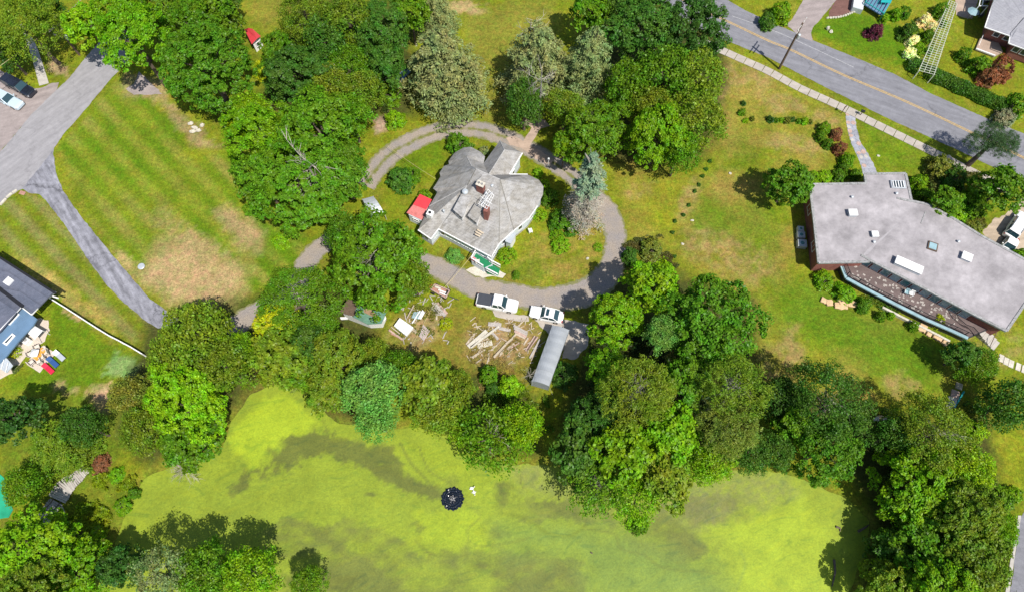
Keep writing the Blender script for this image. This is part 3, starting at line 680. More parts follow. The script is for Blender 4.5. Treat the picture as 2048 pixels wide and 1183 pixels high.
def crown_conifer(R, H, seed, whorls=15, leaf=.16, droop=.28, mat='needles', top=0, gaps=.1, start=0., dn=1., per=9, asp=.34, wild=.35):
    """whorls of drooping boughs, local z = 0 at the foot of the crown, H at the tip"""
    rng = np.random.default_rng(seed); P = []; D = []; NN = []
    for w in range(whorls):
        f = (w+.5)/whorls
        if f < start: continue
        z = H*f; r = R*(1-f*f)**.75*rng.uniform(.85, 1.1)+.15
        for k in range(per):
            if rng.uniform() < gaps: continue
            a = rng.uniform(0, 6.283); rr = r*rng.uniform(.75, 1.12); d = np.array([math.cos(a), math.sin(a), 0]); n = int(26*rr/1.2*dn)+8
            s_ = rng.uniform(.08, 1, n)**.8; side = rng.normal(size=n)*.2*rr*(1-s_*.55)*.9
            p = d*(s_*rr)[:, None]+np.stack([-d[1]*side, d[0]*side, z-droop*rr*s_**1.6-np.abs(side)*.25+rng.normal(size=n)*.07], 1)
            P.append(p); dd = d+np.stack([-d[1]*np.sign(side)*.9, d[0]*np.sign(side)*.9, np.full(n, -.15)], 1); D.append(dd)
            NN.append(unit(np.array([0, 0, 1.])+d*.35+rng.normal(size=(n, 3))*wild))
    P = np.concatenate(P); return leaf_mesh('crown', P, np.concatenate(NN), leaf, asp, rng, mat, dirs=np.concatenate(D))
def twigs(seed, H, R, n=34, r0=.05, up=.5, sub=3, z0=.3):
    """bare branching limbs from the centre"""
    rr = random.Random(seed); mb = MB()
    for i in range(n):
        a = rr.uniform(0, 6.28); z = H*rr.uniform(z0, 1); L = R*rr.uniform(.55, 1.05)
        p0 = Vector((0, 0, z)); d = Vector((math.cos(a), math.sin(a), up*rr.uniform(-.6, 1))); pts = [p0]; p = p0.copy()
        for q in range(4):
            d = (d+Vector((rr.uniform(-.3, .3), rr.uniform(-.3, .3), rr.uniform(-.2, .12)))).normalized(); p = p+d*L/4; pts.append(p.copy())
        mb.tube(pts, [r0, r0*.8, r0*.6, r0*.4, r0*.18], 3)
        for q in range(sub):
            b0 = pts[rr.choice((1, 2, 3))]; dd = (d+Vector((rr.uniform(-1, 1), rr.uniform(-1, 1), rr.uniform(-.3, .4)))).normalized(); b1 = b0+dd*L*.22; b2 = b1+(dd+Vector((rr.uniform(-.4, .4), rr.uniform(-.4, .4), 0)))*L*.16
            mb.tube([b0, b1, b2], [r0*.5, r0*.35, r0*.12], 3)
    return mb
def trunk_mb(seed, H=1., R=1.):
    rr = random.Random(seed); mb = MB(); pts = [(0, 0, -.05)]; x = y = 0
    for i in range(1, 6):
        x += rr.uniform(-.05, .05)*R; y += rr.uniform(-.05, .05)*R; pts.append((x, y, H*i/5))
    mb.tube(pts, [R*.075, R*.06, R*.052, R*.045, R*.035, R*.015], 8)
    for i in range(7):
        a = i*.9+rr.uniform(-.3, .3); z = H*rr.uniform(.6, .82); d = Vector((math.cos(a), math.sin(a), .7)); p = Vector((0, 0, z))
        q = p+d*R*.2; r_ = q+Vector((d.x, d.y, .45))*R*.22
        mb.tube([p, q, r_], [R*.03, R*.022, R*.008], 5)
    return mb
def to_mesh(mb, name, mat):
    me = mb.mesh(name); me.materials.append(M(mat)); return me
CR = {}
def reg(k, R, meshes): CR.setdefault(k, []).append((R, meshes))
reg('maple', 8.5, [crown_broad(8.5, q, clump=.86, per=46, leaf=.18, asp=.62, nl=46, lob=.25, gap=.2, spread=.5) for q in (1, 2)])
reg('maple', 5.5, [crown_broad(5.5, q, clump=.8, per=44, leaf=.165, nl=26, lob=.29, gap=.2, spread=.5) for q in (3, 4, 14)])
reg('maple', 3.2, [crown_broad(3.2, q, clump=.6, per=26, leaf=.17, nl=13, lob=.35, gap=.12, spread=.52) for q in (5, 6)])
reg('clumpy', 6, [crown_broad(6, 7, clump=1.05, per=54, leaf=.2, gap=.2, spread=.44, lob=.3, nl=30), crown_broad(6, 8, clump=1.05, per=54, leaf=.2, gap=.2, spread=.44, lob=.3, nl=32)])
reg('fine', 6.5, [crown_broad(6.5, q, clump=.9, per=42, leaf=.135, rough=.8, spread=.66, flatc=.9, nl=34, lob=.27, gap=.2) for q in (9, 10)])
reg('fine', 3.6, [crown_broad(3.6, 11, clump=.6, per=26, leaf=.14, rough=.9, spread=.8, flatc=.9, nl=9)])
reg('sparse', 4.5, [crown_broad(4.5, 12, clump=.8, per=22, leaf=.18, rough=.9, spread=.75, gap=.45, lob=.3, nl=18, lo=-.1), crown_broad(4.5, 13, clump=.8, per=22, leaf=.18, rough=.9, spread=.75, gap=.45, lob=.3, nl=20, lo=-.1)])
reg('feather', 5.5, [crown_conifer(5.5, 11, q, 17, .15, .22, dn=2.6, per=10, asp=.5, wild=.7, gaps=.16) for q in (21, 22)])
reg('spruce', 3.5, [crown_conifer(3.5, 9, 23, 20, .2, .3)])
reg('pine', 5, [crown_broad(5, 24, clump=.8, per=36, leaf=.2, asp=.22, rough=1.1, spread=.6, gap=.25, lob=.32, nl=22, mat='needles', flatc=1.)])
reg('shrub', 1.6, [crown_broad(1.6, 31, clump=.36, per=20, leaf=.12, nl=6, lob=.5), crown_broad(1.6, 32, clump=.36, per=20, leaf=.12, nl=7, lob=.5)])
reg('ball', 1., [crown_broad(1., 33, clump=.2, per=14, leaf=.07, nl=1, lob=1., depth=.1, gap=0, spread=.5, skirt=False)])
reg('plant', .5, [crown_broad(.5, 34, clump=.25, per=14, leaf=.1, nl=3, lob=.5, rough=.9)])
TR = [to_mesh(trunk_mb(i, 1, 1), 'trunk', 'bark') for i in range(3)]
TRG = to_mesh(trunk_mb(5, 1, 1), 'trunk', 'bark_grey')
TW = [to_mesh(twigs(i, 2.5, 4, 16, .035, .9, 5, .1), 'bare_branches', 'dead_twig') for i in (1, 2)]
COLS = dict(mid=(.090, .200, .007), dark=(.055, .138, .014), deep=(.040, .105, .014), olive=(.128, .205, .012), brown=(.135, .175, .022), lime=(.165, .32, .006), yel=(.29, .37, .008), pale=(.185, .235, .085), grey=(.20, .235, .135), blueg=(.115, .28, .045), bspruce=(.185, .26, .165), purple=(.10, .022, .045), redbr=(.22, .095, .045), white=(.75, .73, .45), emer=(.074, .182, .008), fresh=(.125, .27, .005))
trn = random.Random(11); TREES = {}
def tree(px, py, rp, h, kind, ck, label, cat='tree', name=None, group=None, twig=0, squash=1., jitter=.12, gname=None):
    v0 = CR[kind]; con = kind in ('feather', 'spruce')
    if cat == 'tree': h *= .88
    zc = h*.45 if con else max(h-rp*mpp(px, py, h)*.42, h*.5)
    r = rp*mpp(px, py, zc)*(1.05 if cat == 'tree' else 1.); x, y = G(px, py, zc)
    R0, ms = min(v0, key=lambda q: abs(math.log(q[0]/r))); s = r/R0
    name = name or {'feather': 'conifer_tree', 'spruce': 'conifer_tree', 'pine': 'pine_tree', 'shrub': 'shrub', 'ball': 'round_shrub', 'plant': 'garden_plant'}.get(kind, 'broadleaf_tree')
    t_ = thing(name, label, cat, (x, y, 0), group); t_.rotation_euler.z = trn.uniform(0, 6.28)
    o = bpy.data.objects.new('crown' if cat == 'tree' else 'foliage', trn.choice(ms)); link(o); o.parent = t_
    if con: o.location.z = h*.12; o.scale = (s, s, h*.88/(11 if kind == 'feather' else 9))
    else:
        o.location.z = zc if kind not in ('shrub', 'ball', 'plant') else r*.45*squash; e_ = trn.uniform(.88, 1.14) if cat == 'tree' else 1; o.scale = (s*e_, s/e_*trn.uniform(.97, 1.05), s*squash*(trn.uniform(.85, 1.15) if cat == 'tree' else 1))
    c = COLS[ck]; j = trn.uniform(1-jitter, 1+jitter)*1.12; o.color = (c[0]*j*trn.uniform(.92, 1.1), c[1]*j, c[2]*j, 1)
    if kind == 'ball' or kind == 'plant': return t_
    k = bpy.data.objects.new('trunk' if cat == 'tree' else 'stem', trn.choice(TR) if kind not in ('pine',) else TRG); link(k); k.parent = t_
    k.scale = (r*.35 if con else r, r*.35 if con else r, (h*.9 if con else (zc+r*.15 if cat == 'tree' else r*.7)))
    if twig:
        b_ = bpy.data.objects.new('bare_branches', TW[trn.randint(0, 1)]); link(b_); b_.parent = t_
        b_.location.z = zc-r*.02; b_.scale = (r/4*twig*.8, r/4*twig*.8, r/4*.7)
        if 'label' not in b_: b_['label'] = 'bare grey branches showing through the crown'
    return t_
T_ = [
 # ---- upper left
 (52, 50, 70, 12, 'fine', 'olive', 'olive tree in the upper left corner above the concrete path'),
 (4, 98, 42, 8, 'fine', 'deep', 'dark tree behind the black parked car'),
 (90, 15, 34, 8, 'maple', 'dark', 'small dark tree right of the upper left corner tree'),
 (172, 48, 46, 12, 'maple', 'lime', 'bright yellow-green tree beside the left utility pole'),
 (232, 22, 55, 14, 'maple', 'fresh', 'fresh green tree at the top edge above the left road'),
 (262, 70, 68, 15, 'maple', 'fresh', 'green tree overhanging the left road and shading it'),
 (330, 18, 55, 11, 'maple', 'mid', 'green tree at the top edge between the road and the large maple'),
 (412, 130, 92, 13, 'maple', 'emer', 'large dense maple between the left road and the red-roofed hut'),
 (380, 40, 55, 10, 'maple', 'mid', 'mid green tree above the large maple by the left road'),
 (425, 30, 50, 11, 'maple', 'mid', 'tree at the top edge left of the red-roofed hut'),
 (445, 5, 34, 9, 'maple', 'dark', 'dark tree cut by the top edge left of the grass gap'),
 # ---- wood north-west of the house
 (552, 100, 38, 9, 'maple', 'mid', 'mid green tree immediately right of the red-roofed hut'),
 (592, 145, 66, 11, 'maple', 'dark', 'dark green tree below the red-roofed hut'),
 (612, 35, 60, 11, 'fine', 'olive', 'olive tree at the top edge right of the grass gap'),
 (655, 85, 52, 10, 'fine', 'dark', 'dark fine-leaved tree in the middle of the north-west wood'),
 (700, 40, 56, 12, 'fine', 'olive', 'olive tree at the top edge of the north-west wood'),
 (762, 55, 56, 12, 'maple', 'dark', 'dark tree at the top edge left of the pale conifer'),
 (775, 125, 42, 9, 'maple', 'dark', 'dark tree close against the left side of the pale conifer'),
 (700, 130, 44, 9, 'fine', 'mid', 'mid green tree in the gap with pale dead twigs'),
 (665, 175, 46, 9, 'fine', 'olive', 'olive tree just above the big spreading maple'),
 (725, 180, 42, 9, 'fine', 'olive', 'olive tree left of the rubbish heap in the wood'),
 (700, 232, 46, 9, 'fine', 'mid', 'fine green tree on the upper right flank of the big spreading maple'),
 (820, 20, 40, 10, 'maple', 'mid', 'green tree at the top edge above the pale conifer'),
 (870, 25, 42, 12, 'feather', 'pale', 'pale grey-green treetop touching the top edge above the pale conifer'),
 # ---- big spreading maple
 (520, 270, 72, 12, 'maple', 'fresh', 'bright green maple at the left of the snag tree'),
 (640, 262, 84, 13, 'maple', 'mid', 'broad green maple right of the white snag'),
 (600, 360, 108, 13, 'maple', 'mid', 'largest dark green maple west of the white house'),
 (682, 336, 60, 11, 'maple', 'emer', 'dense maple lobe beside the gravel drive west of the house'),
 (520, 350, 50, 10, 'maple', 'mid', 'maple on the edge of the striped lawn'),
 (505, 225, 45, 8, 'fine', 'lime', 'small yellow-green tree between the two large maples'),
 # ---- conifers north of the house
 (888, 135, 86, 17, 'feather', 'pale', 'large pale grey-green feathery conifer north of the house'),
 (1072, 125, 76, 17, 'feather', 'pale', 'grey-green conifer with bare branches left of the paver walk', 2),
 (1180, 135, 66, 17, 'feather', 'pale', 'pale olive conifer with grey twigs at its top', 1),
 (1050, 205, 44, 9, 'fine', 'dark', 'dark low tree at the foot of the grey half-dead conifer'),
 (1130, 215, 40, 9, 'fine', 'olive', 'olive low tree at the top of the paver walk'),
 (1185, 15, 46, 12, 'maple', 'mid', 'green tree cut by the top edge above the pale olive conifer'),
 # ---- wood north-east of the house
 (1290, 60, 74, 14, 'maple', 'dark', 'tall dark tree at the top edge left of the right road'),
 (1385, 60, 74, 14, 'maple', 'deep', 'very dark dense tree bordering the right road'),
 (1240, 15, 44, 12, 'maple', 'dark', 'dark tree at the top edge left of the tall dark tree'),
 (1255, 175, 52, 11, 'fine', 'mid', 'fine green tree right of the pale olive conifer'),
 (1325, 150, 60, 12, 'fine', 'emer', 'green tree in the middle of the north-east wood'),
 (1395, 160, 56, 12, 'fine', 'olive', 'olive tree at the right edge of the north-east wood'),
 (1300, 215, 46, 10, 'fine', 'olive', 'olive tree in the centre of the wood above the shaded lawn'),
 (1185, 262, 66, 11, 'maple', 'mid', 'glossy green maple above the blue spruce'),
 (1130, 285, 26, 8, 'fine', 'lime', 'small yellowish tree at the left foot of the glossy maple'),
 (1318, 265, 66, 11, 'maple', 'fresh', 'bright maple at the lower edge of the north-east wood'),
 (1390, 245, 58, 11, 'fine', 'olive', 'olive-brown tree at the lower right edge of the north-east wood'),
 (1360, 300, 44, 9, 'fine', 'mid', 'low green tree at the lower tip of the north-east wood'),
 # ---- lawn tree
 (1582, 362, 46, 8, 'maple', 'emer', 'single dark green tree standing left of the flat-roofed building'),
 # ---- trees between junk yard and house
 (754, 522, 96, 11, 'maple', 'mid', 'large green tree between the sandy lawn and the parked pickup', 1),
 (690, 468, 42, 9, 'fine', 'emer', 'green tree above the gravel gap beside the pale canopy'),
 (826, 556, 42, 8, 'fine', 'olive', 'fine olive tree at the edge of the gravel drive by the cart'),
 (602, 602, 80, 11, 'fine', 'mid', 'green tree with bare twigs left of the green-roofed shed', 1),
 (545, 640, 40, 9, 'maple', 'yel', 'bright yellow-green tree at the end of the gravel track'),
 (555, 715, 60, 10, 'maple', 'olive', 'olive green tree on the north shore left of the dark gap'),
 # ---- west shore
 (400, 668, 70, 11, 'fine', 'olive', 'broad olive tree at the lower end of the bluish drive'),
 (450, 730, 62, 10, 'fine', 'olive', 'olive tree with pale dead limbs at the pond edge'),
 (345, 720, 56, 10, 'fine', 'olive', 'olive tree at the end of the white fence'),
 (370, 805, 78, 12, 'maple', 'lime', 'bright green maple on the left shore of the pond'),
 (375, 880, 58, 9, 'maple', 'mid', 'green tree leaning over the left corner of the pond'),
 (262, 790, 46, 9, 'fine', 'brown', 'brownish fine-leaved tree beside the round sand patch'),
 (285, 860, 50, 9, 'fine', 'olive', 'olive tree below the brownish one on the left shore'),
 (480, 700, 40, 9, 'fine', 'lime', 'yellowish tree in the middle of the west shore wood'),
 # ---- north shore
 (638, 655, 42, 8, 'fine', 'mid', 'green tree directly left of the rusty shed roof', 1),
 (622, 690, 44, 9, 'maple', 'dark', 'dark gap-side tree between the left shore and the dark olive tree'),
 (748, 712, 36, 7, 'fine', 'olive', 'light olive tree below the green half of the shed'),
 (800, 735, 40, 8, 'fine', 'mid', 'small green tree below the white box top'),
 (915, 775, 38, 7, 'fine', 'olive', 'small olive tree at the right end of the north shore group'),
 (600, 745, 40, 8, 'maple', 'mid', 'green tree at the pond edge right of the north shore olive'),
 (680, 722, 66, 10, 'maple', 'olive', 'dark olive tree below the green-roofed shed'),
 (655, 780, 48, 9, 'maple', 'olive', 'olive tree overhanging the upper left of the pond'),
 (748, 778, 62, 12, 'fine', 'blueg', 'bluish bright green feathery tree on the north shore'),
 (752, 836, 44, 9, 'fine', 'blueg', 'bluish green lower tree reaching over the duckweed'),
 (850, 765, 62, 10, 'maple', 'olive', 'olive tree below the little yard with panels'),
 (880, 820, 55, 9, 'fine', 'olive', 'olive tree on the north shore right of the bluish one'),
 (985, 875, 70, 9, 'sparse', 'mid', 'thin sparse tree over the pond above the aerator', 1),
 (1040, 850, 50, 8, 'fine', 'lime', 'yellow-green tree below the long grey shelter'),
 (930, 860, 36, 7, 'sparse', 'lime', 'sparse lime bush at the water edge left of the thin tree'),
 # ---- wood right of shelter
 (1305, 568, 58, 13, 'maple', 'lime', 'bright lime green tree at the bend of the gravel drive'),
 (1232, 640, 52, 11, 'clumpy', 'lime', 'clumpy green tree casting shade on the gravel drive'),
 (1425, 640, 96, 15, 'maple', 'emer', 'large dark maple at the right edge of the central wood'),
 (1325, 665, 38, 13, 'fine', 'blueg', 'small bluish green treetop inside the central wood'),
 (1215, 735, 46, 10, 'clumpy', 'fresh', 'clumpy green tree right of the long grey shelter'),
 (1275, 780, 72, 15, 'pine', 'olive', 'round olive pine in the middle of the central wood', 1),
 (1375, 760, 54, 12, 'maple', 'emer', 'green maple between the two olive pines'),
 (1465, 775, 70, 15, 'pine', 'olive', 'olive pine with twiggy hole at the right edge of the wood', 1),
 (1460, 855, 60, 13, 'pine', 'brown', 'lower brownish pine at the right edge of the wood'),
 (1190, 830, 54, 9, 'clumpy', 'dark', 'dark clumpy tree below the grey shelter'),
 (1345, 870, 60, 11, 'maple', 'fresh', 'bright green tree below the two olive pines'),
 (1160, 905, 60, 9, 'maple', 'dark', 'dark green tree on the shore below the grey shelter'),
 (1250, 900, 66, 11, 'maple', 'fresh', 'green tree over the north shore right of centre'),
 (1200, 965, 60, 9, 'sparse', 'mid', 'sparse tree with grey dead twigs over the duckweed', 1),
 (1330, 950, 60, 9, 'maple', 'olive', 'yellowish green tree hanging over the pond'),
 (1270, 1005, 48, 8, 'sparse', 'fresh', 'outermost sparse branches reaching far over the pond'),
 (1420, 925, 50, 9, 'fine', 'fresh', 'green tree on the shore below the brownish pine'),
 (1500, 905, 42, 8, 'fine', 'dark', 'dark tree on the shore between the wood and the lawn'),
 (1560, 800, 48, 8, 'fine', 'deep', 'deep green tree in shade left of the twiggy tree'),
 (1550, 900, 40, 8, 'fine', 'dark', 'dark low tree by the water left of the twiggy tree'),
 # ---- south-east
 (1655, 810, 84, 12, 'fine', 'dark', 'big tree with grey twiggy centre on the lower right lawn edge', 1),
 (1655, 900, 70, 10, 'maple', 'emer', 'bright green tree below the twiggy one at the pond'),
 (1590, 850, 40, 9, 'maple', 'mid', 'green tree on the left flank of the twiggy one'),
 (1868, 870, 80, 11, 'fine', 'olive', 'broad olive tree with pale twigs right of the stone heap', 1),
 (1790, 870, 44, 8, 'fine', 'dark', 'dark tree under the heap of pale stones'),
 (1835, 962, 80, 9, 'clumpy', 'fresh', 'clumpy bright tree right of the pond corner'),
 (1930, 930, 52, 10, 'fine', 'lime', 'yellow-green tree near the right edge lawn'),
 (1930, 1020, 66, 11, 'clumpy', 'olive', 'olive clumpy tree in the lower right wood'),
 (1862, 1100, 90, 8, 'clumpy', 'mid', 'large clumpy green tree at the lower right shore'),
 (1792, 1105, 52, 5, 'maple', 'dark', 'dark tree shading the lower right corner of the pond'),
 (1950, 1120, 74, 10, 'clumpy', 'olive', 'olive clumpy tree by the lower right road'),
 (1782, 1178, 60, 7, 'clumpy', 'olive', 'clumpy tree cut by the bottom edge right of the pond'),
 (1890, 1190, 70, 11, 'clumpy', 'fresh', 'clumpy tree cut by the bottom edge near the lower right road'),
 (1995, 1060, 40, 7, 'fine', 'fresh', 'small green tree beside the start of the lower right road'),
 (1956, 728, 42, 5.5, 'fine', 'mid', 'feathery two-tone tree below the terrace corner'),
 (1928, 708, 32, 6, 'maple', 'dark', 'slim dark tree touching the terrace corner'),
 (2018, 808, 54, 7, 'fine', 'dark', 'dark tree at the right edge below the pale slabs'),
 (2005, 375, 46, 9, 'maple', 'mid', 'green tree at the right edge above the parked white cars'),
 (1898, 402, 30, 6, 'maple', 'mid', 'rounded green tree behind the flat roof'),
 # ---- bottom left
 (20, 835, 50, 11, 'maple', 'deep', 'dark tree at the left edge below the patio'),
 (120, 885, 66, 9, 'feather', 'olive', 'yellowish olive conifer left of the boardwalk end'),
 (165, 850, 40, 8, 'fine', 'dark', 'dark tree behind the yellowish olive conifer'),
 (52, 970, 44, 5, 'fine', 'mid', 'bushy tree between the teal pool and the boardwalk'),
 (60, 1105, 84, 10, 'clumpy', 'lime', 'large clumpy tree in the lower left corner'),
 (148, 1150, 66, 7, 'clumpy', 'fresh', 'clumpy tree next to the lower left corner tree'),
 (60, 1180, 60, 12, 'clumpy', 'olive', 'clumpy tree cut by the lower left corner'),
 (240, 1130, 44, 6, 'maple', 'deep', 'dark low tree at the lower left shore'),
 (318, 1148, 52, 11, 'sparse', 'pale', 'pale thin tree with light branches at the bottom edge', 1),
 (410, 1148, 64, 8, 'fine', 'emer', 'dark green tree rising over the pond at the bottom edge'),
 (500, 1150, 60, 9, 'fine', 'fresh', 'green tree at the bottom edge right of the dark one'),
 (618, 1165, 36, 5, 'fine', 'mid', 'small tree at the bottom edge standing alone in the duckweed'),
]
for row in T_:
    tw = row[7] if len(row) > 7 else 0
    if row[4] == 'feather' or row[4] == 'spruce': tw = 0
    tree(*row[:7], twig=.75 if tw else 0)
# blue spruce with dead lower boughs
def spruce_half():
    h = 17; px, py = 1172, 395; x, y = G(px, py, 6.5); t_ = thing('conifer_tree', 'blue-green spruce with grey dead lower boughs by the gravel bend', 'tree', (x, y, 0))
    R = 3.2
    o = bpy.data.objects.new('crown', crown_conifer(R, h-1, 61, 26, .22, .25, start=.52, gaps=.0)); link(o); o.parent = t_; o.location.z = 1; o.color = (*COLS['bspruce'], 1); o['label'] = 'blue-green living top'
    d = bpy.data.objects.new('dead_boughs', crown_conifer(R*1.0, h-1, 62, 26, .13, .3, start=0, gaps=.35)); link(d); d.parent = t_; d.location.z = 1; d.color = (.33, .30, .25, 1); d.scale = (1, 1, .62)
    mb = twigs(63, h*.6, R*1.05, 120, .05, -.2, 4, .1); b_ = part('bare_branches', mb, 'dead_twig', None); b_.parent = t_
    k = bpy.data.objects.new('trunk', TRG); link(k); k.parent = t_; k.scale = (3.2, 3.2, h)
spruce_half()
# snag on the big maple, dead boughs of the grey conifer
def snag(px, py, z, R, n, label, r0=.07, seed=5, name='dead_tree'):
    x, y = G(px, py, z); t_ = thing(name, label, 'tree', (x, y, 0))
    mb = twigs(seed, z*.4, R, n, r0, 2.0, 5, .0); mb.v = [(a, b_, c+z*.55) for a, b_, c in mb.v]
    o = bpy.data.objects.new('bare_branches', to_mesh(mb, 'bare_branches', 'dead_twig')); link(o); o.parent = t_
    k = bpy.data.objects.new('trunk', to_mesh(MB().tube([(0, 0, 0), (0, 0, z*.6), (0, 0, z)], [r0*4, r0*3, r0], 7), 'trunk', 'bark_grey')); link(k); k.parent = t_
snag(610, 318, 13.5, 4.8, 24, 'white bare snag standing above the big maple', .075)
snag(1084, 140, 13, 4.2, 14, 'grey bare snag tangled with the half-dead conifer', .045, 8)
snag(1062, 40, 13, 3.2, 12, 'grey bare crown at the top edge above the half-dead conifer', .05, 9)
snag(668, 128, 9, 3.0, 12, 'small white dead tree inside the north-west wood', .055, 10)
snag(365, 935, 2.0, 2.6, 40, 'fallen grey brush drooping into the left corner of the pond', .035, 11)
snag(1060, 748, 3, 1.7, 14, 'thin leafless sapling left of the grey shelter end', .018, 12)
# lone leaning pine above the right road
x0, y0, _ = P3(1936, 330); cx, cy = G(1985, 285, 6.2)
t_ = thing('pine_tree', 'lone dark pine with leaning trunk beside the right road', 'tree', (x0, y0, 0))
part('trunk', MB().tube([(x0, y0, -.1), (x0+(cx-x0)*.35, y0+(cy-y0)*.35, 2.4), (x0+(cx-x0)*.7, y0+(cy-y0)*.7, 4.6), (cx, cy, 6.6)], [.42, .33, .22, .1], 8), 'bark', t_)
for k_, (dx, dy, dz, sc) in enumerate(((-1.8, .2, .3, .4), (1.6, -.6, .5, .42), (.2, 1.8, .7, .38), (3.0, .9, 0, .34), (0, -.6, 1.2, .3))):
    o = bpy.data.objects.new('crown', CR['pine'][0][1][0]); link(o); o.parent = t_; o.location = (cx-x0+dx, cy-y0+dy, 5.6+dz); o.scale = (sc, sc, sc*.7); o.rotation_euler.z = k_; o.color = (.045, .095, .03, 1)
    part('limb', MB().tube([(x0+(cx-x0)*.75, y0+(cy-y0)*.75, 4.8), (cx+dx, cy+dy, 5.8+dz)], [.13, .05], 5), 'bark', t_)

